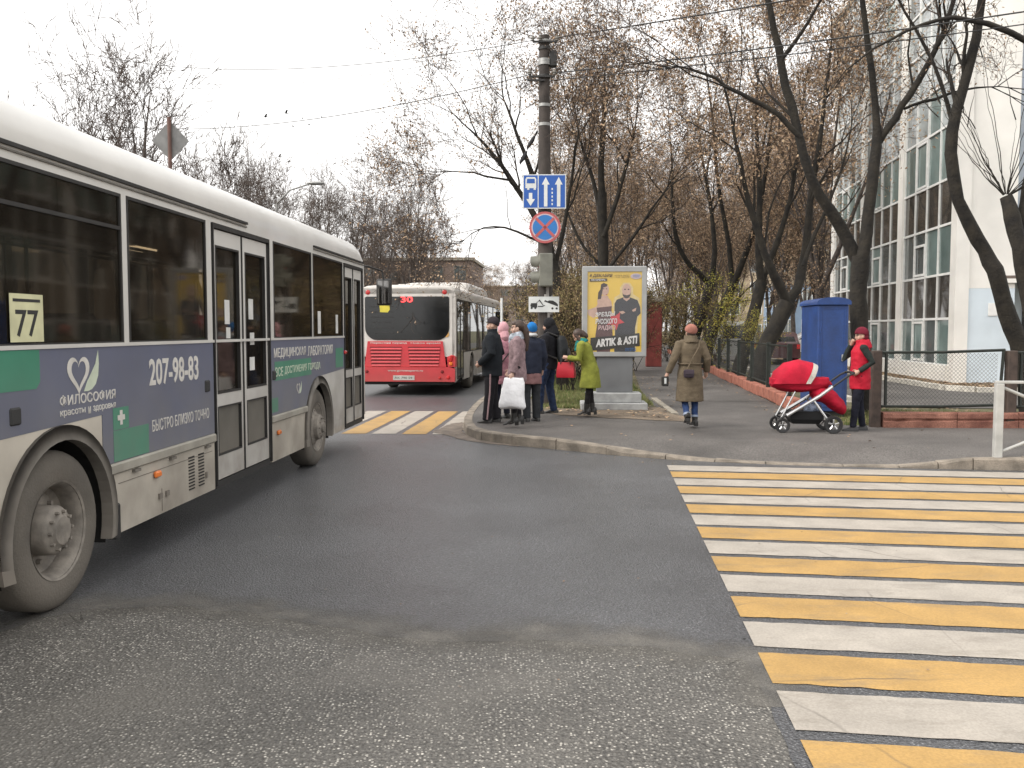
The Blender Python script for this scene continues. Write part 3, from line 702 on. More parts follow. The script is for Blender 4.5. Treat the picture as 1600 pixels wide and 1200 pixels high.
mb = MB(); mb.box(-HX + .045, -HX + .06, 1.15, 1.95, 1.95, 2.35); mb.obj('notice_board', pm('ochre_board', (.33, .22, .07), .7), bus)
# lamps, latches, louvres, hatch lines on the kerb side
for y, z, mt in ((1.22, .60, M_orange), (4.14, .58, M_orange), (7.15, 1.36, M_redl)):
    mb = MB(); mb.bbox(HX - .004, HX + .03, y, y + .09, z, z + .05, .012); mb.obj('side_lamp', mt, bus)
for y in (2.22, -.50, 4.02):
    mb = MB(); mb.bbox(HX - .01, HX + .012, y, y + .10, 1.17, 1.27, .01); mb.obj('hatch_handle', M_ink, bus)
for yc in (1.86, 2.06):
    mb = MB()
    for k in range(11): mb.box(HX - .006, HX + .003, yc, yc + .11, .395 + k * .026, .405 + k * .026)
    mb.obj('louvre_vent', M_dark, bus)
mb = MB()
for y0, y1, z0, z1 in ((.70, 2.36, .648, .653), (1.36, 1.366, .33, .50)): mb.box(HX - .006, HX - .001, y0, y1, z0, z1)
for y in (1.30, 1.42, 2.2): mb.box(HX - .004, HX + .012, y, y + .05, .43, .47) if y < 2 else mb.box(HX - .004, HX + .01, y, y + .03, .44, .49)
for y in (1.5, 2.2, .9): mb.box(HX - .004, HX + .02, y, y + .09, .695, .715)
mb.obj('hatch_seam', M_grey, bus)
mb = MB(); mb.bbox(HX - .05, HX + .01, .62, .70, .28, .52, .01); mb.obj('mud_flap', M_rub, bus)
# printed graphics
XF, UP = (0, 1, 0), (0, 0, 1)
def gfx(name, pts, mat, off=.002): 
    q = MB(); q.prism(pts, 'x', HX + .0005, HX + off); return q.obj(name, mat, bus)
gfx('green_block', [(-.79, 1.36), (-.24, 1.36), (-.20, 1.40), (-.20, SILL - .015), (-.79, SILL - .015)], M_green)
gfx('green_block', [(.64, 1.02), (.86, 1.02), (.86, 1.17), (.64, 1.17)], M_green)
gfx('green_block', [(.64, .805), (1.16, .805), (1.16, 1.015), (.64, 1.015)], M_green)
gfx('green_block', [(3.99, .83), (4.2, .83), (4.2, .98), (3.99, .98)], M_green)
gfx('green_block', [(4.1, 1.16), (5.5, 1.16), (5.5, 1.36), (4.1, 1.36)], M_green)
gfx('green_block', [(6.7, 1.19), (7.1, 1.19), (7.1, 1.45), (6.7, 1.45)], M_green)
# heart with a leaf
def heart(cy, cz, s):
    out = [(cy + s * 16 * math.sin(t) ** 3 / 17, cz + s * (13 * math.cos(t) - 5 * math.cos(2 * t) - 2 * math.cos(3 * t) - math.cos(4 * t)) / 17) for t in [2 * math.pi * i / 40 for i in range(40)]]
    inn = [(cy + s * .02 + s * .64 * 16 * math.sin(t) ** 3 / 17, cz + s * .015 + s * .72 * (13 * math.cos(t) - 5 * math.cos(2 * t) - 2 * math.cos(3 * t) - math.cos(4 * t)) / 17) for t in [2 * math.pi * i / 40 for i in range(40)]]
    q = MB()
    for i in range(40):
        j = (i + 1) % 40
        q.add([(HX + .002, *out[i]), (HX + .002, *out[j]), (HX + .002, *inn[j]), (HX + .002, *inn[i])], [(0, 1, 2, 3)])
    q.obj('heart_logo', M_print, bus)
    P = [(cy + s * y, cz + s * z) for y, z in ((.42, -.85), (.72, -.42), (1.12, -.02), (1.48, .36), (1.74, .98), (1.78, .36), (1.70, -.18), (1.46, -.58), (1.1, -.80), (.75, -.86))]
    gfx('leaf_logo', P, M_printg, .0022)
heart(.22, 1.43, .14)
text('lettering', 'ФИЛОСОФИЯ', M_print, bus, (HX + .001, .0, 1.235), XF, UP, .68, .068, .012)
for i_, (wd_, y_, l_) in enumerate((('красоты', .0, .29), ('и', .325, .03), ('здоровья', .385, .295))): text('lettering', wd_, M_print, bus, (HX + .001, y_, 1.165), XF, UP, l_, .045, .012)
text('lettering', '207-98-83', M_print, bus, (HX + .001, 1.19, 1.285), XF, UP, .90, .20, .022)
text('lettering', 'БЫСТРО БЛИЗКО ТОЧНО', M_print, bus, (HX + .001, 1.22, .945), XF, UP, 1.08, .088, .004)
for s_, y_, l_ in (('МЕДИЦИНСКАЯ', 4.08, 1.19), ('ЛАБОРАТОРИЯ', 5.36, 1.17)): text('lettering', s_, M_print, bus, (HX + .0025, y_, 1.385), XF, UP, l_, .12, .012)
for s_, y_, l_ in (('ВСЕ', 4.12, .26), ('ДОСТИЖЕНИЯ', 4.44, .86), ('ГОРОДА', 5.37, .54)): text('lettering', s_, M_printg, bus, (HX + .0025, y_, 1.20), XF, UP, l_, .10, .008)
heart(4.95, 1.03, .075)
text('lettering', '✚', M_print, bus, (HX + .0025, .70, 1.05), XF, UP, None, .1, .02)
mb = MB(); mb.box(HX + .001, HX + .003, -.47, -.15, 1.63, 1.90); pp = mb.obj('route_notice', M_paper, bus)
text('route_number', '77', M_ink, pp, (HX + .003, -.42, 1.66), XF, UP, .22, .15, .01)
mb = MB(); mb.box(HX + .003, HX + .0045, -.44, -.18, 1.855, 1.872); mb.obj('ink_line', M_ink, pp)

# ---------------------------------------------------- the red and white bus ahead
M_rw = pm('bus_offwhite', (.60, .57, .53), .4, var=.06, dirt=(DUST, 1.6, .2, .5))
M_red = pm('bus_red_paint', (.52, .035, .045), .38, var=.1, vs=3, coat=.3, dirt=((.25, .08, .06), 1.0, .3, .4))
M_dred = pm('bus_dark_red', (.16, .008, .01), .6)
M_led = emit('red_led', (1, .05, .05), 1.3)
rb = thing('bus', 'red and white city bus seen from behind, farther up the street', 'bus', tuple(Vector((-1.46, 23.2, 0)) - Vector((math.cos(R(5)), -math.sin(R(5)), 0)) * 1.25), -R(5))
LB = 12.0
bus_roof(rb, 0, LB, 2.62, 2.86, 1.25, mat=M_rw, front_round=.3)
mb = MB()
rp = [(-1.25, .95), (1.25, .95), (1.25, 2.62), (-1.25, 2.62)]
mb.prism([(-1.22, 1.0), (1.22, 1.0), (1.25, 1.3), (1.25, 2.62), (1.16, 2.78), (-1.16, 2.78), (-1.25, 2.62), (-1.25, 1.3)], 'y', 0, .06); mb.obj('rear_panel', M_rw, rb)
# side shells
for sx in (-1, 1):
    xo = 1.25 * sx; xi = 1.21 * sx
    for nm, zz0, zz1, mt in (('upper_band', 2.50, 2.62, M_rw),):
        mb = MB(); mb.box(min(xo, xi), max(xo, xi), .06, LB, zz0, zz1); mb.obj(nm, mt, rb)
    segs = [(.06, 1.55, .34, 3.3), (1.55, 5.3, .34, 3.3), (5.3, 7.0, .34, 20), (7.0, 10.5, .34, 9.1), (10.5, LB, .34, 20)]
    for y0, y1, z0, cy in segs:
        P = arched(y0, y1, z0, 1.08, cy, .58) if abs(cy) < 12 else [(y0, z0), (y1, z0), (y1, 1.08), (y0, 1.08)]
        mb = MB(); mb.prism(P, 'x', xi, xo); mb.obj('side_panel', M_rw, rb)
    for cy in (3.3, 9.1):
        mb = MB(); a = arc(cy, .48, .57, 200, -20, 16); mb.sheet([[(xi, y, z) for y, z in a], [(.7 * sx, y, z) for y, z in a]]); mb.add([(.7 * sx, y, z) for y, z in a], [tuple(range(len(a)))]); mb.obj('wheel_well', M_dark, rb)
        wheel(rb, 1.23 * sx, cy, sx, dual=cy < 5)
    spans = [(.22, 1.45), (1.5, 2.9), (2.95, 4.5), (4.55, 5.9), (5.95, 7.4), (7.45, 9.0), (9.05, 10.4), (10.45, 11.85)]
    for y0, y1 in spans:
        window(rb, y0, y1, 1.08, 2.50, 1.25 * sx, sx, gl=M_dglass, t=.02)
    for y0, y1 in [(0.06, .22)] + [(a[1], b[0]) for a, b in zip(spans[:-1], spans[1:])] + [(11.85, LB)]: q = MB(); q.box(min(xo, xi), max(xo, xi), y0, y1, 1.08, 2.50); q.obj('pillar', M_rub if sx > 0 else M_rw, rb)
mb = MB(); mb.box(1.17, 1.262, .0, .20, 1.0, 2.6); mb.obj('corner_pillar', M_rw, rb)
# rear door on the kerb side
mb = MB()
for y0 in (.30, .92):
    for (p, q, r_, s_) in ring(y0, y0 + .58, .40, 2.48, .05): mb.box(1.235, 1.262, p, q, r_, s_)
dr = mb.obj('door', M_rub, rb)
mb = MB(); mb.box(1.252, 1.256, .33, 1.48, .42, 2.46); mb.obj('pane', M_dglass, dr)
# rear window with rounded lower corners
def rrect(x0, x1, z0, z1, r0, r1, sag=0):
    P = []
    for cx, cz, r, a0 in ((x1 - r0, z0 + r0, r0, -90), (x1 - r1, z1 - r1, r1, 0), (x0 + r1, z1 - r1, r1, 90), (x0 + r0, z0 + r0, r0, 180)):
        P += [(cx + r * math.cos(R(a0 + 90 * i / 6)), cz + r * math.sin(R(a0 + 90 * i / 6))) for i in range(7)]
    return P
M_rearg = pm('rear_dark_glass', (.012, .013, .014), .12, var=.4, vs=2, spec=.6)
mb = MB(); mb.prism(rrect(-1.10, 1.10, 1.43, 2.55, .32, .05), 'y', -.014, -.002); mb.obj('rear_window', M_rearg, rb)
for k in range(6):
    mb = MB(); mb.box(-1.0 + .03 * k, -.35, -.019, -.0145, 2.28 - k * .135, 2.31 - k * .135); mb.obj('window_louvre', M_ink, rb)
text('route_number', '30', M_led, rb, (-.16, -.02, 2.40), (1, 0, 0), UP, .32, .15, .02)
mb = MB(); mb.prism([(-.70, 2.15), (-.50, 2.14), (-.44, 2.22), (-.46, 2.36), (-.72, 2.40)], 'y', -.02, -.0145); mb.obj('yellow_sticker', pm('yellow_sticker', (.6, .52, .06), .6), rb)
for x in (-1.02, .98):
    mb = MB(); mb.lathe([(0, -.02), (.045, -.018), (.06, -.008), (.062, .0)], 16, M=Matrix.Translation((x, 0, 2.66)) @ Matrix.Rotation(R(90), 4, 'Z')); mb.obj('marker_lamp', M_redl, rb, True)
mb = MB(); mb.lathe([(0, .012), (.075, .012), (.08, 0)], 16, M=Matrix.Translation((1.02, -.0, 1.58)) @ Matrix.Rotation(R(-90), 4, 'Z')); mb.obj('speed_sticker', pm('orange_sticker', (.6, .33, .1), .6), rb)
# red engine cover, bumper and lamps
mb = MB(); mb.prism([(-1.12, .74), (1.02, .74), (.93, 1.40), (-1.03, 1.40)], 'y', -.03, .05); ec = mb.obj('engine_cover', M_red, rb)
for sx, x0, x1 in ((-1, -.97, -.13), (1, .03, .87)):
    for k in range(6):
        z = 1.235 - k * .085
        mb = MB(); mb.box(x0 + .005 * k, x1 - .008 * k, -.034, -.0305, z - .01, z + .025); mb.obj('vent_slot', M_dred, ec)
        if k < 5 or True:
            mb = MB(); mb.prism([(-.055, z - .045), (-.035, z - .008), (-.031, z - .008), (-.031, z - .058)], 'x', x0 + .005 * k + .02, x1 - .008 * k - .01); mb.obj('vent_slat', M_red, ec)
mb = MB(); mb.prism([(-1.15, .36), (1.25, .36), (1.25, .70), (1.1, .735), (-1.12, .735)], 'y', -.07, .06); mb.obj('bumper', M_red, rb)
mb = MB(); mb.prism([(1.06, .74), (1.255, .74), (1.255, 1.02), (1.18, 1.05), (1.04, 1.0)], 'y', -.03, .3); mb.obj('corner_panel', M_red, rb)
mb = MB(); mb.prism([(-1.255, .36), (-1.15, .36), (-1.12, 1.02), (-1.255, 1.02)], 'y', -.03, .3); mb.obj('corner_panel', M_red, rb)
for x, z, r_, mt in ((1.13, .93, .06, M_redl), (1.14, .82, .05, M_orange), (1.16, 1.0, .045, M_redl), (.92, .62, .04, M_dred), (.86, .46, .035, M_redl), (1.08, .47, .045, M_redl), (-1.05, .62, .04, M_dred)):
    mb = MB(); mb.lathe([(0, .03), (r_ * .7, .028), (r_, .012), (r_ * 1.05, 0)], 14, M=Matrix.Translation((x, -.03 if z > .74 else -.07, z)) @ Matrix.Rotation(R(-90), 4, 'Z')); mb.obj('tail_lamp', mt, rb, True)
mb = MB(); mb.box(-.36, .20, -.08, -.071, .40, .52); pl = mb.obj('number_plate', M_print, rb)
text('plate_lettering', 'АК 790 59', M_ink, pl, (-.32, -.081, .43), (1, 0, 0), UP, .46, .06, .005)
text('lettering', 'Пермский период', M_print, rb, (-.95, -.032, 1.325), (1, 0, 0), UP, .95, .058, .012)
text('lettering', 'Новое время', M_print, rb, (.10, -.032, 1.325), (1, 0, 0), UP, .78, .05, .012)
text('lettering', 'www.gortransperm.ru', M_print, rb, (-.5, -.072, .605), (1, 0, 0), UP, .92, .06, .012)
mb = MB(); mb.box(-1.15, 1.15, .0, 2.3, .28, .62); mb.box(-1.15, 1.15, 4.1, 8.3, .30, .62); mb.box(-1.15, 1.15, 9.8, 11.9, .3, .62); mb.box(-.6, .6, 2.3, 11, .32, .6); mb.obj('underbody', M_dark, rb)
mb = MB(); mb.box(-1.2, 1.2, .1, LB - .05, .9, .95); mb.obj('floor', M_grey, rb)
mb = MB(); mb.box(-1.2, 1.2, .7, .74, .95, 2.6); mb.obj('engine_bulkhead', M_int, rb)
mb = MB(); mb.box(-1.24, 1.24, LB - .05, LB, .36, 1.3); mb.obj('front_panel', M_rw, rb)
mb = MB(); mb.box(-1.2, 1.2, LB - .03, LB - .02, 1.3, 2.62); mb.obj('windscreen', M_dglass, rb)
# roof pod
rings = []
for yy, k in ((4.2, .15), (4.35, .85), (4.7, 1), (8.6, 1), (8.95, .8), (9.1, .12)):
    rings.append([(x * (.92 + .08 * k), yy, 2.84 + z * k) for x, z in ((1.08, 0), (1.06, .16), (.95, .28), (.7, .31), (-.7, .31), (-.95, .28), (-1.06, .16), (-1.08, 0))])
mb = MB(); mb.loft(rings); mb.obj('roof_pod', M_rw, rb, True, 50)
mb = MB(); mb.bbox(-.5, .5, 1.2, 2.2, 2.84, 2.93, .03); mb.obj('roof_hatch', M_rw, rb)
mb = MB(); mb.tube([(1.2, LB - .1, 2.6), (1.32, LB + .2, 2.62), (1.4, LB + .3, 2.35)], .018, 6); mb.bbox(1.3, 1.5, LB + .25, LB + .35, 2.0, 2.4, .02); mb.obj('mirror', M_rub, rb)

# ================================================================== STREET FURNITURE
M_cpole = pm('weathered_concrete_pole', (.05, .041, .036), .85, var=.35, vs=5, bump=.3, bs=40, detail=8)
M_steel = pm('galvanised_steel', (.32, .32, .31), .5, metal=.5, var=.2, vs=10)
M_signblue = pm('sign_blue', (.012, .085, .36), .35, var=.06)
M_signwhite = pm('sign_white', (.62, .64, .63), .4, var=.08)
M_signred = pm('sign_red', (.42, .09, .09), .4, var=.12)
M_signblue2 = pm('sign_blue_faded', (.02, .15, .42), .4, var=.08)
PZ = 18.5
pole = thing('utility_pole', 'tall dark concrete utility pole carrying road signs and wires at the corner', 'pole', (at(850, 600, PZ).x, PZ, PW))
def pz(py): return at(850, py, PZ).z - PW
def pxx(px): return (px - 850) / FPX * PZ
topz = pz(56)
mb = MB(); mb.tube([(.03, 0, 0), (.02, 0, 2.5), (.0, 0, 5), (-.01, 0, topz)], [.165, .15, .125, .10], 14); mb.obj('shaft', M_cpole, pole, True)
for z, mt in ((topz - .12, M_steel), (pz(76), M_rub), (pz(95), M_steel), (pz(120), M_rub), (pz(165), M_steel), (pz(195), M_steel), (pz(100), M_steel)):
    mb = MB(); mb.lathe([(.118, -.03), (.125, -.03), (.125, .03), (.118, .03)], 14, M=Matrix.Translation((-.005, 0, z)) @ Matrix.Rotation(R(90), 4, 'Y')); mb.obj('band', mt, pole, True)
for z, x0, x1 in ((pz(68), -.25, .25), (pz(122), -.32, .2), (pz(128), -.35, 0)):
    mb = MB(); mb.bbox(x0, x1, -.14, -.10, z - .02, z + .02, .006); mb.obj('crossarm', M_rub, pole)
mb = MB(); mb.bbox(.10, .24, -.08, .08, pz(105), pz(80), .02); mb.obj('junction_box', M_rub, pole)
for x, z in ((-.24, pz(66)), (.24, pz(66)), (-.30, pz(119)), (.19, pz(119)), (-.1, pz(66))):
    mb = MB(); mb.lathe([(0, .09), (.03, .085), (.03, .06), (.045, .055), (.045, .035), (.03, .03), (.03, 0)], 10, M=Matrix.Translation((x, -.12, z)) @ Matrix.Rotation(R(-90), 4, 'Y')); mb.obj('insulator', M_int, pole, True)
# lower face: paper remains on the shaft
mb = MB()
pr = random.Random(2)
for k in range(9):
    a = R(-90 + pr.uniform(-50, 50)); z = pr.uniform(.9, 2.2); h = pr.uniform(.1, .3); da = pr.uniform(.3, .8); r_ = .168 - .007 * z + .004
    n = 4; q = [[(.03 + r_ * math.cos(a + da * i / n), r_ * math.sin(a + da * i / n), zz) for i in range(n + 1)] for zz in (z, z + h)]
    mb.sheet(q)
mb.obj('paper_scrap', pm('torn_paper', (.36, .34, .32), .9, var=.35, vs=15), pole)['kind'] = 'stuff'

SY = -.20                                          # sign plates stand this far in front of the shaft axis
def plate(name, poly, mat, parent, y=SY, t=.006): 
    q = MB(); q.prism(poly, 'y', y, y + t); return q.obj(name, mat, parent)
def rect(x0, x1, z0, z1): return [(x0, z0), (x1, z0), (x1, z1), (x0, z1)]
# lane sign
ls = thing('road_sign', 'blue rectangular lane sign with bus symbol and white arrows on the pole', 'sign', tuple(pole.location), R(-2))
a, b, c, d = pxx(817), pxx(883), pz(328), pz(275)
plate('plate_edge', rect(a, b, c, d), M_signwhite, ls)
plate('plate_face', rect(a + .02, b - .02, c + .02, d - .02), M_signblue, ls, SY - .003, .003)
def sp(u, v): return (a + (b - a) * u, c + (d - c) * v)
def mark(pts, name='symbol', mat=None, y=SY - .006, par=ls): return plate(name, [sp(*p) for p in pts], mat or M_signwhite, par, y, .003)
mark([(.345, .03), (.365, .03), (.365, .97), (.345, .97)], 'divider')
def arrow(u, v0, v1, hw, hh, sw, up_=1, par=None):
    if up_ > 0: mark([(u - sw, v0), (u + sw, v0), (u + sw, v1 - hh), (u + hw, v1 - hh), (u, v1), (u - hw, v1 - hh), (u - sw, v1 - hh)], 'arrow')
    else: mark([(u - sw, v1), (u + sw, v1), (u + sw, v0 + hh), (u + hw, v0 + hh), (u, v0), (u - hw, v0 + hh), (u - sw, v0 + hh)], 'arrow')
arrow(.53, .06, .92, .09, .22, .04); arrow(.83, .06, .92, .09, .22, .04); arrow(.18, .08, .46, .10, .2, .04, -1)
for k in range(5): mark([(.665, .10 + k * .11), (.695, .10 + k * .11), (.695, .16 + k * .11), (.665, .16 + k * .11)], 'lane_dash')
mark([(.06, .60), (.31, .60), (.31, .86), (.28, .92), (.09, .92), (.06, .86)], 'bus_symbol')
mark([(.09, .74), (.28, .74), (.27, .87), (.10, .87)], 'bus_symbol_window', M_signblue, SY - .009)
for u in (.10, .25): mark([(u, .55), (u + .05, .55), (u + .05, .60), (u, .60)], 'bus_symbol_wheel')
mb = MB(); mb.box(pxx(835), pxx(866), SY + .006, SY + .06, pz(300), pz(296)); mb.box(pxx(835), pxx(866), SY + .006, SY + .06, pz(316), pz(312)); mb.obj('bracket', M_steel, ls)
# no stopping sign
ns = thing('road_sign', 'round no stopping sign, blue with faded red cross and rim', 'sign', tuple(pole.location), R(-2))
cx, cz, r0 = pxx(851), pz(357), (pz(333) - pz(382)) / 2
def disc(r, a0=0, a1=360, n=40): return [(cx + r * math.cos(R(a0 + (a1 - a0) * i / n)), cz + r * math.sin(R(a0 + (a1 - a0) * i / n))) for i in range(n + (a1 - a0 < 360))]
plate('plate_face', disc(r0), M_signred, ns)
plate('pale_ring', disc(r0 * .86), pm('pale_pink_line', (.5, .38, .40), .4), ns, SY - .003, .003)
for k in range(4):
    aa = 90 * k; off = r0 * .13
    ux, uz = math.cos(R(aa)), math.sin(R(aa))
    P = [(x + ux * off, z + uz * off) for x, z in ([(cx, cz)] + [(cx + r0 * .66 * math.cos(R(aa - 45 + 90 * i / 10)), cz + r0 * .66 * math.sin(R(aa - 45 + 90 * i / 10))) for i in range(11)])]
    plate('blue_sector', P, M_signblue2, ns, SY - .006, .003)
mb = MB(); mb.box(pxx(838), pxx(864), SY + .006, SY + .06, pz(359), pz(355)); mb.obj('bracket', M_steel, ns)
for k in (45, 135):
    ca, sa = math.cos(R(k)), math.sin(R(k)); hw = r0 * .085; L_ = r0 * .82
    plate('red_bar', [(cx + ca * L_ - sa * hw, cz + sa * L_ + ca * hw), (cx - ca * L_ - sa * hw, cz - sa * L_ + ca * hw), (cx - ca * L_ + sa * hw, cz - sa * L_ - ca * hw), (cx + ca * L_ + sa * hw, cz + sa * L_ - ca * hw)], M_signred, ns, SY - .0085, .0022 if k == 45 else .0018)
# tow-away plate
tw = thing('road_sign', 'small white tow-away plate with black lorry symbol, low on the pole', 'sign', tuple(pole.location), R(-2))
a, b, c, d = pxx(826), pxx(873), pz(488), pz(464)
plate('plate_face', rect(a, b, c, d), M_signwhite, tw)
def mk2(pts): return plate('symbol', [sp(*p) for p in pts], M_ink, tw, SY - .003, .003)
mk2([(.08, .30), (.28, .30), (.28, .58), (.08, .58)]); mk2([(.06, .36), (.08, .36), (.08, .5), (.06, .5)])
for u in (.10, .22, .78, .92):
    plate('symbol', [(sp(u, 0)[0] + .022 * math.cos(t), sp(0, .27 if u < .5 else .24)[1] + .022 * math.sin(t)) for t in [2 * math.pi * i / 12 for i in range(12)]], M_ink, tw, SY - .004, .004)
mk2([(.24, .60), (.27, .60), (.36, .82), (.48, .48), (.46, .44), (.35, .72)])
mk2([(.50, .70), (.58, .64), (.96, .36), (.96, .50), (.90, .62), (.80, .74), (.68, .76), (.62, .70), (.55, .78)])
mk2([(.30, .34), (.46, .34), (.54, .42), (.52, .46), (.44, .40), (.30, .40)])
mb = MB(); mb.box(pxx(838), pxx(862), SY + .006, SY + .06, pz(477), pz(474)); mb.obj('bracket', M_steel, tw)
# pedestrian signal
M_tl = pm('signal_housing', (.15, .15, .125), .55, var=.2, vs=6)
tl = thing('traffic_light', 'grey pedestrian traffic light on the pole, hoods turned to the left', 'traffic light', tuple(pole.location), 0)
z0, z1 = pz(449), pz(398)
mb = MB(); mb.bbox(pxx(841), pxx(862), -.42, -.16, z0, z1, .02); mb.obj('housing', M_tl, tl)
for zc, lens in ((z1 - .18, M_redl), (z0 + .17, pm('green_lens', (.03, .16, .09), .3))):
    x0 = pxx(841); rows_ = []
    for xx, k in ((x0, 1), (x0 - .17, .92)):
        rows_.append([(xx + .05 * max(0, -math.cos(R(aa))) * (xx < x0), -.29 + .125 * k * math.sin(R(aa)), zc + .135 * k * math.cos(R(aa))) for aa in range(-130, 131, 20)])
    mb = MB(); mb.sheet(rows_); ins = [[(p[0], -.29 + (p[1] + .29) * .95, zc + (p[2] - zc) * .95) for p in r_] for r_ in rows_]; mb.sheet(ins); mb.obj('hood', M_tl, tl, True)
    mb = MB(); mb.ell((x0 - .005, -.29, zc), (.03, .105, .105)); mb.obj('lens', lens, tl, True)
mb = MB(); mb.box(pxx(848), pxx(858), -.2, -.1, z0 + .1, z0 + .14); mb.box(pxx(848), pxx(858), -.2, -.1, z1 - .14, z1 - .1); mb.obj('bracket', M_rub, tl)
# thin white post behind the queue
mb = MB(); mb.tube([(0, 0, 0), (0, 0, 2.3)], .03, 8); o = mb.obj('signal_post', M_signwhite, None, True); o.location = (at(784, 600, 21.5).x, 21.5, PW); tag(o, 'thin white metal post at the kerb behind the waiting people', 'post')

# ---------------------------------------------------- advertising board
M_bbgrey = pm('billboard_grey_paint', (.30, .305, .30), .5, var=.12, vs=4)
M_bbped = pm('billboard_pedestal_grey', (.135, .14, .145), .6, var=.12, vs=3)
M_bbbase = pm('billboard_base_concrete', (.34, .345, .34), .8, var=.2, vs=6, bump=.15)
BY = 17.6
bb = thing('billboard', 'grey advertising board with a yellow concert poster on a pedestal', 'billboard', (at(958, 600, BY).x, BY, PW), R(-3))
def bx(px): return (px - 958) / FPX * BY
def bz(py): return at(958, py, BY).z - PW
mb = MB(); mb.bbox(bx(907), bx(1010), -.32, .42, 0, bz(628), .015); mb.obj('plinth', M_bbbase, bb)
mb = MB(); mb.bbox(bx(915), bx(1001), -.20, .34, bz(628), bz(613), .015); mb.obj('plinth_step', M_bbbase, bb)
mb = MB(); mb.bbox(bx(932), bx(988), -.04, .20, bz(613), bz(558), .01); mb.obj('pedestal', M_bbped, bb)
x0, x1, zz0, zz1 = bx(909), bx(1009), bz(558), bz(416)
mb = MB(); mb.bbox(x0, x1, -.06, .22, zz0, zz1, .025, seg=2)
cab = mb.obj('cabinet', M_bbgrey, bb)
mb = MB(); fw = .085
for (p, q, r_, s_) in ring(x0 + .015, x1 - .015, zz0 + .02, zz1 - .02, fw): mb.box(p, q, -.085, -.0605, r_, s_)
mb.obj('poster_frame', M_bbgrey, bb)
u0, u1, v0, v1 = x0 + .10, x1 - .10, zz0 + .105, zz1 - .105
M_py2 = pm('poster_yellow', (.66, .45, .075), .45, var=.08, vs=2)
mb = MB(); mb.box(u0, u1, -.066, -.062, v0, v1); poster = mb.obj('poster', M_py2, bb)
_layer = [0]
def pp_(pts, col, name='printed_shape'):
    _layer[0] += 1; y = -.067 - _layer[0] * .0004
    q = MB(); q.prism([(u0 + (u1 - u0) * u, v0 + (v1 - v0) * v) for u, v in pts], 'y', y, y + .0003)
    key = 'print_%02d%02d%02d' % tuple(int(c * 99) for c in col)
    mt = bpy.data.materials.get(key) or pm(key, col, .45, var=.1, vs=12)
    return q.obj(name, mt, poster)
def oval(cu, cv, ru, rv, n=20): return [(cu + ru * math.cos(2 * math.pi * i / n), cv + rv * math.sin(2 * math.pi * i / n)) for i in range(n)]
SK = (.50, .33, .26); BK = (.035, .035, .042)
HALO = (.60, .47, .22)
pp_([(.50, .0), (.50, .45), (.46, .55), (.50, .68), (.60, .72), (.60, .80), (.66, .86), (.78, .86), (.84, .80), (.84, .72), (.95, .67), (.99, .5), (.93, .42), (.90, 0)], HALO, 'printed_halo')
pp_([(.16, .56), (.0, .52), (.02, .46), (.12, .42), (.26, .55), (.40, .62), (.38, .70), (.26, .68)], SK, 'printed_arm')
pp_([(.18, .64), (.24, .70), (.36, .70), (.44, .63), (.46, .55), (.20, .52)], SK, 'printed_shoulder')
pp_([(.17, .55), (.45, .57), (.44, .45), (.47, .2), (.42, .0), (.18, .0), (.15, .2), (.20, .42)], (.10, .05, .05), 'printed_dress')
pp_(oval(.32, .775, .075, .075), SK, 'printed_face')
pp_([(.24, .78), (.25, .84), (.30, .86), (.37, .84), (.36, .815), (.29, .80), (.27, .73), (.25, .66), (.19, .655), (.20, .74)], (.05, .032, .028), 'printed_hair')
pp_([(.33, .715), (.37, .72), (.36, .705)], (.35, .08, .08), 'printed_lips')
pp_([(.50, .0), (.52, .36), (.50, .48), (.50, .60), (.54, .65), (.66, .68), (.78, .68), (.92, .645), (.97, .56), (.98, .48), (.92, .44), (.88, .30), (.88, .0)], BK, 'printed_jacket')
pp_([(.66, .66), (.72, .63), (.78, .66), (.77, .70), (.67, .70)], SK, 'printed_neck')
pp_(oval(.72, .765, .082, .085), SK, 'printed_face')
pp_([(.645, .735), (.66, .715), (.72, .705), (.78, .715), (.795, .735), (.79, .70), (.76, .672), (.72, .665), (.68, .672), (.65, .70)], (.06, .045, .04), 'printed_beard')
for u in (.69, .755): pp_(oval(u, .778, .018, .008, 10), (.06, .04, .035), 'printed_eye')
for u in (.30, .35): pp_(oval(u, .785, .014, .006, 8), (.06, .04, .035), 'printed_eye')
pp_([(.58, .50), (.66, .51), (.70, .49), (.64, .47)], SK, 'printed_hand'); pp_([(.82, .52), (.90, .55), (.89, .51), (.84, .50)], SK, 'printed_hand')
star = []
for i in range(10):
    rr_ = .17 if i % 2 == 0 else .08; t = R(60 + 36 * i); star.append((.52 + rr_ * math.cos(t), .39 + rr_ * .72 * math.sin(t)))
pp_(star, (.50, .05, .06), 'printed_star')
pp_([(.06, .175), (.96, .235), (.97, .075), (.06, .012)], (.03, .028, .028), 'printed_banner')
pp_([(.04, .875), (.36, .88), (.36, .915), (.04, .91)], (.05, .035, .02), 'printed_banner')
pp_(oval(.89, .94, .10, .035, 16), (.50, .40, .42), 'printed_badge')
M_pt = pm('poster_white', (.66, .65, .64), .45); M_pd = pm('poster_dark', (.10, .06, .02), .45); M_pink = pm('poster_pink', (.62, .42, .42), .45)
def ptx(s, u, v, wd, h, mt, ang=0, bold=.03, shear=.2):
    ca, sa = math.cos(R(ang)), math.sin(R(ang))
    return text('poster_lettering', s, mt, poster, (u0 + (u1 - u0) * u, -.0815, v0 + (v1 - v0) * v), (ca, 0, sa), (-sa, 0, ca), wd * (u1 - u0), h * (v1 - v0), bold, .0005, shear)
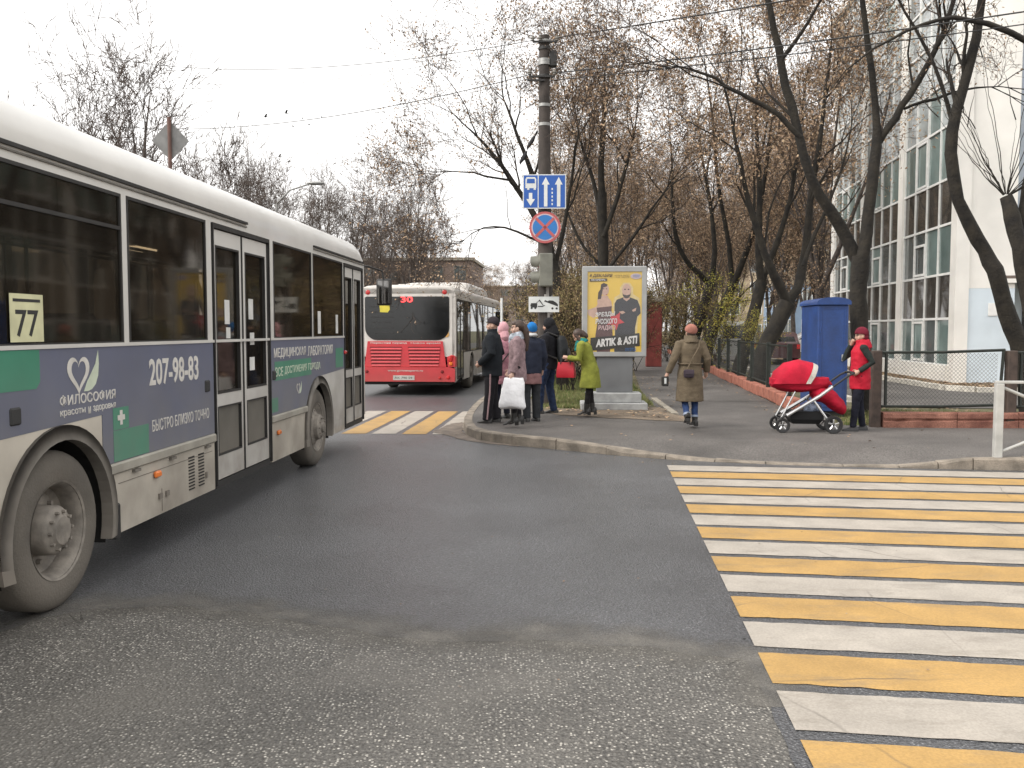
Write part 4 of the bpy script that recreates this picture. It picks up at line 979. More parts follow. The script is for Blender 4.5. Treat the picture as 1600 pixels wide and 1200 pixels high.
ptx('8 ДЕКАБРЯ', .04, .925, .42, .045, M_pd); ptx('КУПИТЬ БИЛЕТ', .50, .945, .27, .014, M_pd, bold=.01); ptx('19.00 ЧАСОВ', .50, .925, .27, .012, M_pd, bold=.01)
ptx('СК СИБИРЬ', .07, .886, .26, .02, M_pt, bold=.02, shear=0)
ptx('РУССКОЕ', .83, .945, .13, .014, M_signblue2, bold=.01, shear=0); ptx('РАДИО', .84, .925, .11, .014, M_signblue2, bold=.01, shear=0)
ptx('ЗВЕЗДЫ', .15, .425, .37, .065, M_pt, 4, .025); ptx('РУССКОГО', .15, .345, .40, .065, M_pt, 2, .025); ptx('РАДИО', .20, .265, .32, .065, M_pink, 1, .025)
ptx('ARTIK & ASTI', .16, .055, .78, .10, M_pt, 5.5, .045)
ptx('ЗАКАЗ БИЛЕТОВ', .70, .035, .2, .014, M_signblue2, bold=.01, shear=0); ptx('277-27-99', .70, .012, .2, .016, M_signblue2, bold=.01, shear=0)
M_pglass = glass('poster_glass', (.97, .97, .97), .05, .99)
mb = MB(); mb.add([(x0 + .1, -.0835, zz0 + .105), (x1 - .1, -.0835, zz0 + .105), (x1 - .1, -.0835, zz1 - .105), (x0 + .1, -.0835, zz1 - .105)], [(0, 1, 2, 3)]); mb.obj('cover_glass', M_pglass, bb)

# ---------------------------------------------------- blue telephone-style cabinet
M_blue = pm('blue_painted_metal', (.009, .042, .17), .42, var=.25, vs=3, detail=8, fine=(30, .12), dirt=((.09, .11, .17), 2.4, 0, .3))
cab = thing('utility_cabinet', 'tall dark blue metal cabinet with arched roof standing by the fence', 'cabinet', (5.36, 15.75, PW), R(-4))
mb = MB(); mb.bbox(-.03, .49, 0, 1.15, .12, 1.98, .012); mb.obj('body', M_blue, cab)
rings = []
for yy in (-.05, 1.2):
    rings.append([(-.06, yy, 1.985), (-.06, yy, 2.03)] + [(.23 + .29 * math.cos(R(a)), yy, 2.03 + .085 * math.sin(R(a))) for a in range(170, 9, -20)] + [(.52, yy, 2.03), (.52, yy, 1.985)])
mb = MB(); mb.loft(rings); mb.obj('roof', M_blue, cab, True, 40)
mb = MB(); mb.box(.0, .46, .05, 1.1, 0, .12); mb.obj('foot', M_rub, cab)
mb = MB()
for (p, q, r_, s_) in ring(.02, .44, .2, 1.93, .02): mb.box(p, q, -.008, -.0005, r_, s_)
mb.obj('door_frame', M_blue, cab)
mb = MB(); mb.bbox(.38, .41, -.03, -.001, 1.0, 1.12, .006); mb.obj('handle', M_steel, cab)
mb = MB()
for zz in (.6, 1.5): mb.tube([(.01, -.012, zz), (.01, -.012, zz + .1)], .011, 8)
mb.obj('hinge', M_blue, cab)

# ---------------------------------------------------- fences
M_fence = pm('dark_green_black_paint', (.016, .02, .016), .5, var=.4, vs=7)
M_rust = pm('rusty_brown_post', (.055, .038, .03), .75, var=.4, vs=8, bump=.2)
M_brickred = pm('red_painted_concrete', (.33, .125, .085), .85, var=.3, vs=5, bump=.4, bs=40, detail=8, fine=(80, .25))
M_wire = pm('chain_link_wire', (.045, .047, .045), .6)
def chain_link(L_, H_, cell=.075, r=.0022):
    """woven diagonal wires in the plane x (0..L), z (0..H)"""
    V, F = [], []
    def seg(p, q):
        b = len(V); p = Vector(p); q = Vector(q); t = (q - p).normalized(); u = Vector((0, 1, 0)); w_ = t.cross(u)
        for c in (p, q):
            for k in range(3):
                a = 2 * math.pi * k / 3; V.append(tuple(c + (u * math.cos(a) + w_ * math.sin(a)) * r))
        for k in range(3): F.append((b + k, b + (k + 1) % 3, b + 3 + (k + 1) % 3, b + 3 + k))
    n = int((L_ + H_) / cell)
    for i in range(n + 1):
        s_ = i * cell
        xa, za = (s_, 0) if s_ <= L_ else (L_, s_ - L_); xb, zb_ = (s_ - H_, H_) if s_ >= H_ else (0, s_)
        seg((xa, .002, za), (xb, .002, zb_)); seg((L_ - xa, -.002, za), (L_ - xb, -.002, zb_))
    return fast_mesh('chain_link', V, F)
cl = None
fen = thing('path_fence', 'long row of dark posts with wire mesh along the path', 'fence', (fl(16), 16, PW), -math.atan(.118))
sp_ = 2.52; nP = 18; H0, H1 = .26, 1.27
clm = chain_link(sp_ - .06, .86, .12, .0018); clm.materials.append(M_wire)
pm_ = MB(); pm_.bbox(-.045, .045, -.045, .045, H0 - .2, H1, .006); pme = pm_.mesh('post'); pme.materials.append(M_fence)
r1 = MB(); r1.bbox(-.016, .016, .045, sp_ - .045, -.016, .016, .004); rme = r1.mesh('rail'); rme.materials.append(M_fence)
for i in range(nP):
    y = 1.9 + i * sp_ if i else 1.9
    o = link('post', pme, fen); o.location = (0, y, 0)
    if i < nP - 1:
        for z in (H0 + .08, H1 - .05):
            o = link('rail', rme, fen); o.location = (0, y, z)
        o = link('chain_link', clm, fen); o.location = (0, y + .03, H0 + .1); o.rotation_euler = (0, 0, R(90)); o['kind'] = 'stuff'
kb_ = thing('fence_kerb', 'row of red painted concrete blocks under the path fence', 'kerb', tuple(fen.location), -math.atan(.118))
blk = MB(); blk.bbox(-.11, .11, .02, .82, 0, .25, .02); bme = blk.mesh('block'); bme.materials.append(M_brickred)
for i in range(52):
    o = link('block', bme, kb_); o.location = (rng.uniform(-.01, .01), 1.0 + i * .84, rng.uniform(-.02, .01)); o.rotation_euler = (0, 0, rng.uniform(-.015, .015))
# fence along the cross street
cf = thing('mesh_fence', 'framed chain-link fence panel beside the woman in the red vest', 'fence', (gp(1370, 668, PW).x, 14.35, PW), R(-2.5))
for x in (0, 2.10, 4.2):
    mb = MB(); mb.bbox(x - .075, x + .075, -.07, .07, -.02, 1.22, .012); mb.obj('post', M_rust, cf)
for x0 in (.10, 2.2):
    x1 = x0 + 1.90
    bars = (('rail', (x0, 1.19), (x1, 1.23)), ('rail', (x0, .33), (x1, .36)), ('stile', (x0 + .06, .33), (x0 + .06, 1.19)), ('stile', (x1 - .06, .36), (x1 - .02, 1.23)))
    for nm, p, q in bars:
        mb = MB(); mb.tube([(p[0], 0, p[1]), ((p[0] + q[0]) / 2, .01, (p[1] + q[1]) / 2 - (.015 if nm == 'rail' else 0)), (q[0], 0, q[1])], .024, 6); mb.obj(nm, M_fence, cf)
    o = link('chain_link', chain_link(1.72, .82, .062, .0026), cf, M_wire); o.location = (x0 + .07, 0, .36); o['kind'] = 'stuff'
ck = thing('fence_kerb', 'worn red concrete kerb under the framed chain-link panel', 'kerb', tuple(cf.location), R(-2.5))
M_brickdull = pm('worn_red_concrete', (.23, .085, .06), .9, var=.45, vs=3, bump=.6, bs=25, detail=9, fine=(60, .3), col2=(.30, .14, .10))
xk = .10; kr = random.Random(8)
for i in range(4):
    ln = (1.15, .95, 1.3, .8)[i]; n = 9; rings = []
    for j in range(n):
        x = xk + .006 + (ln - .012) * j / (n - 1); e = kr.uniform(-.012, .012); ch = kr.uniform(0, .05) if kr.random() < .4 else 0
        rings.append([(x, -.10 + e * .4, -.02), (x, -.10 + e * .5, .10 + e), (x, -.085 + ch, .115 + e), (x, -.088 + ch * .5, .135 + e), (x, -.10 + e * .5, .15), (x, -.095, .22 + e), (x, -.07, .245 + e), (x, .10, .24), (x, .12, -.02)])
    mb = MB(); mb.loft(rings); mb.obj('block', M_brickdull, ck); xk += ln
# pedestrian barrier at the right edge
M_barr = pm('grey_white_barrier_paint', (.42, .42, .40), .45, var=.15, vs=6)
ba = thing('pedestrian_barrier', 'pale grey steel pedestrian barrier with cross braces at the kerb, right edge', 'barrier', tuple(gp(1558, 713, .155)), R(-6))
for x in (0, 1.9):
    mb = MB(); mb.bbox(x - .045, x + .045, -.045, .045, -.02, .89, .006); mb.obj('post', M_barr, ba)
mb = MB(); mb.bbox(-.045, 2.4, -.03, .03, .89, .925, .006); mb.obj('top_rail', M_barr, ba)
for p, q in (((.05, .06), (1.85, .84)), ((.05, .84), (1.85, .06))):
    mb = MB(); mb.tube([(p[0], 0, p[1]), (q[0], 0, q[1])], .02, 8); mb.obj('brace', M_barr, ba)
# red brick gate pillar far along the path
M_brick = pm('dark_red_brick', (.20, .045, .038), .85, var=.25, vs=4, bump=.3, bs=20)
gpil = thing('brick_pillar', 'dark red pillar with pale cap at the far end of the path', 'pillar', (at(1021, 560, 38).x, 38, PW), R(-5))
mb = MB(); mb.bbox(-.32, .32, -.3, .3, 0, 2.7, .02); mb.obj('shaft', M_brick, gpil)
mb = MB(); mb.bbox(-.40, .40, -.38, .38, 2.7, 2.92, .03); mb.obj('cap', M_conc, gpil)

# ---------------------------------------------------- sign seen from behind, lamp posts
sg = thing('road_sign', 'diamond road sign seen from behind above the bus roof', 'sign', (at(266, 220, 20).x, 20, .14), R(4))
zc = at(266, 220, 20).z - .14
mb = MB(); mb.prism([(0, zc - .43), (.40, zc), (0, zc + .43), (-.40, zc)], 'y', 0, .02); mb.obj('plate', pm('sign_back_grey', (.20, .20, .195), .5, metal=.3, var=.2, vs=5), sg)
mb = MB(); mb.tube([(0, -.05, 0), (0, -.05, zc + .5)], .04, 10); mb.obj('post', pm('brown_sign_post', (.13, .07, .055), .7), sg, True)
def lamp_post(px, py, Y, label, reach, rz=0):
    t = thing('street_lamp', label, 'street lamp', (at(px, py, Y).x - reach, Y, .14), rz, 'street lamps along the left side')
    z = at(px, py, Y).z - .14
    mb = MB(); mb.tube([(0, 0, 0), (0, 0, z * .8), (.05, 0, z - .9), (reach * .4, 0, z - .3), (reach, 0, z)], [.11, .08, .055, .04, .035], 8); mb.obj('post', M_steel, t, True)
    mb = MB(); mb.ell((reach + .25, 0, z + .02), (.42, .14, .09)); mb.obj('lamp_head', M_steel, t, True)
lamp_post(485, 287, 42, 'street lamp with curved arm rising above the near bus roof', 1.6)

# ================================================================== PEOPLE
M_skin = pm('skin', (.44, .27, .20), .55, var=.08, vs=12)
M_skin2 = pm('skin_pale', (.48, .31, .24), .55, var=.08, vs=12)
M_feat = pm('brow_and_lash', (.05, .03, .022), .7)
M_lip = pm('lips', (.35, .13, .11), .5)
def cloth(name, col, var=.2, vs=9, rough=.9, fine=(140, .2)): return pm(name, col, rough, var=var, vs=vs, bump=.25, bs=90, fine=fine, spec=.25)

def fuse(mb, voxel, smooth=2, ratio=None):
    """one continuous skin over overlapping closed shapes"""
    me = bpy.data.meshes.new('tmp'); me.from_pydata([tuple(v) for v in mb.v], [], mb.f); me.update()
    o = bpy.data.objects.new('tmp', me); COL.objects.link(o)
    m = o.modifiers.new('r', 'REMESH'); m.mode = 'VOXEL'; m.voxel_size = voxel; m.adaptivity = 0
    if smooth:
        s = o.modifiers.new('s', 'SMOOTH'); s.factor = .5; s.iterations = smooth
    if ratio:
        d = o.modifiers.new('d', 'DECIMATE'); d.ratio = ratio
    dg = bpy.context.evaluated_depsgraph_get()
    out = bpy.data.meshes.new_from_object(o.evaluated_get(dg)); out.materials.clear()
    COL.objects.unlink(o); bpy.data.objects.remove(o); bpy.data.meshes.remove(me)
    return out
def coords(me):
    a = np.zeros(len(me.vertices) * 3, np.float32); me.vertices.foreach_get('co', a); return a.reshape(-1, 3)
def wrinkle(me, amp, sx, sz, seed):
    """folds: displacement along the normal, stretched sideways or down"""
    n = len(me.vertices); a = coords(me); nn = np.zeros(n * 3, np.float32); me.vertices.foreach_get('normal', nn); nn = nn.reshape(-1, 3)
    d = np.array([mnoise.noise(Vector((p[0] * sx + seed, p[1] * sx, p[2] * sz))) + .5 * mnoise.noise(Vector((p[0] * sx * 2.3, p[1] * sx * 2.3 + seed, p[2] * sz * 2.3))) for p in a])
    a = a + nn * (d * amp)[:, None]
    me.vertices.foreach_set('co', a.astype(np.float32).ravel()); me.update()
def finish(me, name, mats, parent, smooth=True):
    if smooth: me.polygons.foreach_set('use_smooth', np.ones(len(me.polygons), bool))
    return link(name, me, parent, mats)

def eloft(mb, secs, n=20, fwd=(0, 1, 0)):
    """stack of ellipses: (x, y, z, rx, ry)"""
    mb.loft([[(x + rx * math.cos(2 * math.pi * j / n), y + ry * math.sin(2 * math.pi * j / n), z) for j in range(n)] for x, y, z, rx, ry in secs])
def limb(mb, pts, rad, n=12):
    """tapered limb with rounded ends"""
    pts = [Vector(p) for p in pts]
    # insert rounded caps
    t0 = (pts[0] - pts[1]).normalized(); t1 = (pts[-1] - pts[-2]).normalized()
    P = [pts[0] + t0 * rad[0] * .7] + pts + [pts[-1] + t1 * rad[-1] * .7]
    Rr = [rad[0] * .55] + list(rad) + [rad[-1] * .55]
    mb.tube(P, Rr, n)

class Fig:
    """a standing figure facing local +y; joints in metres for a height of 1.70"""
    def __init__(s, name, label, group, loc, face, H=1.70, skin=None, head=(0, 0, 0), lean=0, build=1.0):
        s.root = thing('person', label, 'person', loc, face, group); s.k = H / 1.70
        s.root.scale = (s.k,) * 3
        s.skin = skin or M_skin; s.head = head; s.build = build
        s.J = dict(pel=Vector((0, 0, .93)), chest=Vector((0, 0, 1.28)), neck=Vector((0, -.01, 1.45)), hd=Vector((0, .012, 1.58)))
        s.arm = {}; s.leg = {}
        for sx, k in ((1, 'R'), (-1, 'L')):
            s.arm[k] = [Vector((sx * .175 * build, -.005, 1.40)), Vector((sx * .235 * build, -.03, 1.13)), Vector((sx * .235 * build, .05, .90))]
            s.leg[k] = [Vector((sx * .09, 0, .92)), Vector((sx * .095, .015, .50)), Vector((sx * .095, -.01, .085))]
        s.toe = {'R': R(6), 'L': R(-6)}; s.curl = {'R': .8, 'L': .8}; s.footpitch = {'R': 0, 'L': 0}
    def lean_fwd(s, ang, z0=.95, head=0):
        Rm = Matrix.Translation((0, 0, z0)) @ Matrix.Rotation(-ang, 4, 'X') @ Matrix.Translation((0, 0, -z0))
        for k in ('chest', 'neck', 'hd'): s.J[k] = Rm @ s.J[k]
        for a in s.arm.values():
            for i in range(3): a[i] = Rm @ a[i]
        s.Rl = Rm; return Rm
    def headM(s):
        yaw, pitch, roll = s.head
        c = s.J['neck'] + Vector((0, 0, .02))
        return Matrix.Translation(c) @ Matrix.Rotation(yaw, 4, 'Z') @ Matrix.Rotation(-pitch, 4, 'X') @ Matrix.Rotation(roll, 4, 'Y') @ Matrix.Translation(Vector((0, 0, .115)))
    def hand(s, mb, k):
        sh, el, wr = s.arm[k]; d = (wr - el).normalized(); sx = 1 if k == 'R' else -1
        side = Vector((-sx, 0, 0)); side = (side - d * side.dot(d)).normalized()     # palm faces the thigh
        acr = d.cross(side).normalized()
        if acr.y < 0: acr = -acr
        limb(mb, [wr - d * .02, wr + d * .035, wr + d * .085], [.024, .033, .034], 8)
        limb(mb, [wr + d * .03 + acr * .018, wr + d * .08 + acr * .018], [.02, .02], 8); limb(mb, [wr + d * .03 - acr * .018, wr + d * .08 - acr * .018], [.02, .02], 8)
        c = s.curl[k]
        for i, (o, ln) in enumerate(((.030, .072), (.011, .082), (-.009, .076), (-.028, .060))):
            p = wr + d * .085 + acr * o; q = p + (d * math.cos(c * .5) + side * math.sin(c * .5)) * ln * .45
            r_ = q + (d * math.cos(c * 1.3) + side * math.sin(c * 1.3)) * ln * .35; t = r_ + (d * math.cos(c * 2) + side * math.sin(c * 2)) * ln * .3
            limb(mb, [p, q, r_, t], [.0095, .009, .0085, .0075], 6)
        p = wr + d * .03 + acr * .03; q = p + (d * .6 + acr * .7 + side * .2).normalized() * .035; t = q + (d * .85 + acr * .25 + side * .4).normalized() * .032
        limb(mb, [p, q, t], [.0125, .0105, .0085], 6)
        return wr + d * .1 + side * .015
    def body(s):
        mb = MB(); J = s.J; M = s.headM(); M3 = M.to_3x3().to_4x4()
        def he(c, r): mb.ell(M @ Vector(c), r, 14, 9, M=M3)
        he((0, -.012, .03), (.073, .092, .088)); he((0, .014, -.02), (.064, .076, .085)); he((0, .03, -.072), (.045, .052, .036)); he((0, .052, -.088), (.026, .026, .018))
        he((0, .088, -.018), (.011, .018, .026)); he((0, .098, -.032), (.013, .013, .010))
        he((.045, .055, -.03), (.022, .02, .03)); he((-.045, .055, -.03), (.022, .02, .03)); he((0, .082, .022), (.045, .012, .012))
        he((0, .078, -.058), (.022, .013, .010))
        for sx in (-1, 1): he((sx * .072, -.008, -.012), (.010, .022, .032))
        limb(mb, [J['neck'] - Vector((0, 0, .06)), J['neck'] + Vector((0, 0, .02)), M @ Vector((0, -.015, -.05))], [.062, .055, .052], 12)
        up = (J['neck'] - J['pel'])
        for t, rx, ry in ((.0, .155, .11), (.0, .15, .11)): pass
        limb(mb, [J['pel'], J['pel'].lerp(J['chest'], .5), J['chest'], J['neck'] - up.normalized() * .08], [.12, .11, .125, .09], 14)
        limb(mb, [s.arm['L'][0], s.arm['R'][0]], [.05, .05], 10)
        for k in 'LR':
            a, b, c = s.arm[k]; limb(mb, [a, a.lerp(b, .5), b, b.lerp(c, .35), c], [.052, .046, .038, .038, .025], 10); s.hand(mb, k)
            a, b, c = s.leg[k]; limb(mb, [a, a.lerp(b, .5), b, b.lerp(c, .35), c], [.075, .064, .046, .046, .032], 10)
            f = Vector((math.sin(-s.toe[k]), math.cos(s.toe[k]), 0)); limb(mb, [c + Vector((0, 0, -.015)) - f * .02, c + f * .05 + Vector((0, 0, -.035))], [.028, .016], 8)
        me = fuse(mb, .0075, 2, .45)
        me.polygons.foreach_set('use_smooth', np.ones(len(me.polygons), bool))
        cs = np.zeros(len(me.polygons) * 3, np.float32); me.polygons.foreach_get('center', cs); cs = cs.reshape(-1, 3)
        Mi = np.array(M.inverted()); L_ = cs @ Mi[:3, :3].T + Mi[:3, 3]
        mi = np.zeros(len(cs), np.int32); front = L_[:, 1] > .05
        for sx in (-1, 1):
            mi[front & (((L_[:, 0] - sx * .031) / .016) ** 2 + ((L_[:, 2] - .006) / .0075) ** 2 < 1)] = 1
            mi[front & (((L_[:, 0] - sx * .033) / .022) ** 2 + ((L_[:, 2] - .028) / .006) ** 2 < 1)] = 1
        mi[front & ((L_[:, 0] / .024) ** 2 + ((L_[:, 2] + .058) / .009) ** 2 < 1)] = 2
        o = link('body', me, s.root, [s.skin, M_feat, M_lip]); me.polygons.foreach_set('material_index', mi); me.update()
        return o
    def trousers(s, mat, r=(.10, .088, .068, .062, .056), hem=.07, seed=1, name='trousers', top=.98, amp=.006):
        mb = MB()
        limb(mb, [s.leg['L'][0] + Vector((0, 0, .03)), s.leg['R'][0] + Vector((0, 0, .03))], [.11, .11], 14)
        eloft(mb, [(0, 0, .88, .155, .115), (0, 0, top, .15, .11)])
        for k in 'LR':
            a, b, c = s.leg[k]; e = c.lerp(b, (hem - .085) / .42) if hem > .085 else c + (c - b).normalized() * (.085 - hem)
            mb.tube([a + Vector((0, 0, .02)), a.lerp(b, .5), b, b.lerp(e, .5), e], list(r), 14)
        me = fuse(mb, .013, 1); wrinkle(me, amp, 8, 16, seed); return finish(me, name, mat, s.root)
    def coat(s, mat, hem=.6, waist=(.165, .125), hips=(.185, .145), hemr=(.20, .16), chest=(.18, .13), sleeve=(.075, .066, .058, .052, .047), collar=True, seed=2, name='coat', sleeves=True, cuff=.04, amp=.006, bulk=1.0, vox=.012):
        mb = MB(); J = s.J; n = 22
        def mid(t): return J['pel'].lerp(J['chest'], t)
        sh = J['chest'].lerp(J['neck'], .62); secs = []
        zp = J['pel']
        for z, (rx, ry) in ((hem, hemr), ((hem + .88) / 2, tuple((a + b) / 2 for a, b in zip(hemr, hips))), (.90, hips)):
            if z <= .90: secs.append((Vector((0, 0, z)), rx, ry))
        tors = [(mid(.42), *waist), (mid(.8), (waist[0] + chest[0]) / 2, (waist[1] + chest[1]) / 2), (J['chest'] + Vector((0, 0, .04)), *chest), (sh, chest[0] * .92, chest[1] * .85), (J['neck'] + (J['neck'] - J['chest']).normalized() * .0, .085, .075)]
        rings = []
        ax = (J['chest'] - J['pel']).normalized()
        for i, (c, rx, ry) in enumerate(secs + tors):
            upv = Vector((0, 0, 1)) if i < len(secs) else ax
            fw = Vector((1, 0, 0)).cross(upv).normalized() * -1
            fw = upv.cross(Vector((1, 0, 0))).normalized()
            rings.append([c + Vector((1, 0, 0)) * rx * bulk * math.copysign(abs(math.cos(t)) ** .85, math.cos(t)) + fw * ry * bulk * math.copysign(abs(math.sin(t)) ** .9, math.sin(t)) for t in [2 * math.pi * j / n for j in range(n)]])
        mb.loft(rings)
        limb(mb, [s.arm['L'][0] + Vector((.02, 0, 0)), J['neck'].lerp(J['chest'], .25), s.arm['R'][0] - Vector((.02, 0, 0))], [.068 * bulk, .075 * bulk, .068 * bulk], 12)
        if sleeves:
            for k in 'LR':
                a, b, c = s.arm[k]; e = c + (b - c).normalized() * (cuff - .03)
                mb.tube([a + (a - b).normalized() * .03, a, a.lerp(b, .5), b, b.lerp(e, .5), e], [sleeve[0] * .75] + [v * bulk ** .5 for v in sleeve], 12)
        if collar:
            M = s.headM(); nk = J['neck']
            ctr = [nk + Vector((0, 0, -.03)), nk + Vector((0, .005, .035)), nk + Vector((0, .01, .075))]
            mb.tube(ctr, [.098, .082, .085], 16)
        me = fuse(mb, vox, 4); wrinkle(me, amp, 7, 11, seed); return finish(me, name, mat, s.root)
    def shoes(s, mat, heel=0.0, shaft=.0, name='shoe', ln=.25, wd=.045):
        for k in 'LR':
            c = s.leg[k][2]; f = Vector((-math.sin(s.toe[k]), math.cos(s.toe[k]), 0)); g = Vector((f.y, -f.x, 0))
            mb = MB(); rings = []
            zt = c.z - .085; fp = s.footpitch[k]
            for t, w_, h_, up in ((-.085, .55, .55, 1), (-.06, .9, .95, 1), (0, .95, 1.0, .95), (.06, .95, .72, .55), (.11, 1.0, .5, .12), (.15, .8, .4, 0), (.175, .4, .28, 0)):
                base = c + f * t * ln / .26; zb = zt + heel * up + max(0, (.08 - t)) * math.tan(fp); hh = .085 * h_
                rings.append([(base + g * wd * w_ * x) + Vector((0, 0, zb - base.z + hh * z)) for x, z in ((-1, 0), (1, 0), (1.0, .45), (.62, .92), (0, 1.05), (-.62, .92), (-1, .45))])
            mb.loft(rings)
            if heel > .01:
                hb = c - f * .055
                mb.loft([[(hb + f * a * .028 + g * b * .026).xy.to_3d() + Vector((0, 0, z)) for a, b in ((-1, -1), (1, -1), (1, 1), (-1, 1))] for z in (zt + .001, zt + heel + .03)])
            if shaft:
                b = s.leg[k][1]; e = c.lerp(b, shaft / .42)
                mb.tube([c + Vector((0, 0, -.04)), c + Vector((0, 0, .01)), e], [.05, .048, .056], 14)
            mb.obj(name, mat, s.root, True, 50)
    def hat(s, mat, r=(.086, .106, .10), c=(0, -.012, .045), brim=0, name='hat', pom=0):
        M = s.headM(); M3 = M.to_3x3().to_4x4(); mb = MB(); mb.ell(M @ Vector(c), r, 18, 12, M=M3)
        me = fuse(mb, .010, 1)
        # keep the part above the brow line
        Mi = np.array(M.inverted()); a = coords(me); L_ = a @ Mi[:3, :3].T + Mi[:3, 3]
        lim = .035 - .35 * L_[:, 1] * 0 + np.where(L_[:, 1] < 0, L_[:, 1] * .55, L_[:, 1] * .1)
        low = L_[:, 2] < lim; L_[low, 2] = lim[low]
        M4 = np.array(M); a = L_ @ M4[:3, :3].T + M4[:3, 3]
        me.vertices.foreach_set('co', a.astype(np.float32).ravel()); me.update()
        if pom:
            pass
        return finish(me, name, mat, s.root)
    def hair(s, mat, parts, name='hair', vox=.009):
        M = s.headM(); M3 = M.to_3x3().to_4x4(); mb = MB()
        for p in parts:
            if p[0] == 'e': mb.ell(M @ Vector(p[1]), p[2], 16, 10, M=M3)
            else: limb(mb, [M @ Vector(q) for q in p[1]], p[2], 10)
        me = fuse(mb, vox, 1); wrinkle(me, .003, 45, 10, 3); return finish(me, name, mat, s.root)

def pos(px, py, z=PW): return tuple(gp(px, py, z))
M_black = cloth('black_jacket_cloth', (.014, .017, .021)); M_trk = cloth('dark_tracksuit', (.016, .015, .018)); M_shoe = pm('black_leather', (.016, .015, .014), .4)
M_brownhair = pm('brown_hair', (.045, .026, .018), .5, var=.4, vs=30); M_darkhair = pm('dark_hair', (.02, .014, .012), .5, var=.4, vs=30)
GR = 'people waiting at the kerb'
def facing(deg): return R(deg)      # 0 = away from the camera, 90 = to the left, -90 = to the right

# 1 man in a knitted cap, hands in pockets, tracksuit trousers with a pale stripe
p1 = Fig('p', 'man in black jacket, knit cap and striped track trousers waiting at the kerb', GR, pos(769, 660), facing(78), 1.74, head=(R(8), 0, 0), build=1.08)
p1.arm['L'][1:] = [Vector((-.29, -.06, 1.14)), Vector((-.20, .14, .985))]; p1.arm['R'][1:] = [Vector((.29, -.08, 1.14)), Vector((.19, .13, .98))]
p1.leg['R'][2] = Vector((.10, -.04, .085)); p1.leg['L'][2] = Vector((-.11, .06, .085))
p1.body(); p1.trousers(M_trk, (.115, .10, .085, .08, .075), .05, 11); p1.coat(M_black, .76, (.195, .165), (.20, .165), (.205, .165), (.205, .15), (.088, .08, .072, .064, .056), seed=5, name='jacket', cuff=.0)
mb = MB()
rg = lambda z: .0
a, b, c = p1.leg['L']; pts = [a + Vector((-.118, -.02, -.12)), a.lerp(b, .5) + Vector((-.100, -.022, 0)), b + Vector((-.082, -.02, 0)), b.lerp(c, .5) + Vector((-.078, -.02, 0)), c + Vector((-.074, -.02, -.02))]
mb.tube(pts, .013, 6); mb.obj('trouser_stripe', cloth('pale_pink_stripe', (.38, .26, .27)), p1.root, True)
p1.shoes(M_shoe); p1.hat(cloth('dark_knit', (.03, .024, .028)), (.088, .106, .105), name='knit_cap')
# 2 person in a pink padded coat, half hidden
M_pinkc = cloth('pink_padded_fabric', (.52, .25, .30), vs=14)
p2 = Fig('p', 'person in pink padded coat half hidden between the man and the woman', GR, (-.17, 15.75, PW), facing(35), 1.66, head=(0, 0, 0), skin=M_skin2)
p2.body(); p2.trousers(cloth('navy_trousers', (.02, .022, .035)), hem=.08, seed=3); p2.coat(M_pinkc, .62, (.19, .155), (.205, .165), (.205, .165), (.20, .15), (.088, .08, .07, .062, .056), seed=15, amp=.011)
p2.shoes(M_shoe, 0, .18, 'boot'); p2.hair(pm('pink_hood', (.55, .30, .33), .9), [('e', (0, -.02, .03), (.098, .105, .12)), ('l', [(0, -.05, -.05), (0, -.07, -.14)], [.08, .09])], 'hood')
mb = MB(); mb.tube([(.17, -.05, 1.45), (.06, -.17, 1.2), (-.15, -.16, .98), (-.2, -.02, .92)], .012, 6); mb.obj('bag_strap', M_shoe, p2.root, True)
# 3 woman in mauve wool coat with a white carrier bag
M_mauve = cloth('mauve_wool', (.235, .165, .175), .25, 18)
p3 = Fig('p', 'woman in mauve wool coat and heeled boots holding a white carrier bag', GR, pos(808, 668), facing(84), 1.69, head=(R(6), R(5), 0), skin=M_skin2)
p3.arm['L'] = [Vector((-.165, -.01, 1.39)), Vector((-.225, -.02, 1.12)), Vector((-.235, .05, .875))]; p3.curl['L'] = 1.5
p3.arm['R'] = [Vector((.165, .0, 1.39)), Vector((.22, -.01, 1.12)), Vector((.2, .12, .92))]
p3.leg['L'][2] = Vector((-.09, .05, .13)); p3.leg['R'][2] = Vector((.09, -.02, .13)); p3.leg['L'][1].z = p3.leg['R'][1].z = .53
p3.body(); p3.trousers(cloth('black_leggings', (.013, .012, .014)), (.095, .082, .062, .056, .048), .13, 6)
p3.coat(M_mauve, .74, (.155, .13), (.185, .15), (.19, .155), (.165, .135), (.078, .068, .06, .054, .05), seed=9)
p3.shoes(M_shoe, .06, .28, 'boot')
p3.hair(M_brownhair, [('e', (0, -.03, .035), (.082, .098, .095)), ('e', (0, .03, .075), (.066, .05, .04)), ('l', [(0, -.10, .03), (0, -.13, -.06), (.01, -.13, -.20), (.01, -.115, -.36)], [.055, .058, .052, .03])])
mb = MB(); nk = p3.J['neck']
mb.tube([nk + Vector((0, .0, -.05)), nk + Vector((0, .01, .02)), nk + Vector((0, .02, .07))], [.115, .105, .085], 16); mb.ell(nk + Vector((0, .10, -.05)), (.07, .05, .09))
me = fuse(mb, .012, 1); wrinkle(me, .01, 20, 22, 4); finish(me, 'scarf', cloth('grey_white_scarf', (.30, .33, .37), .6, 14), p3.root)
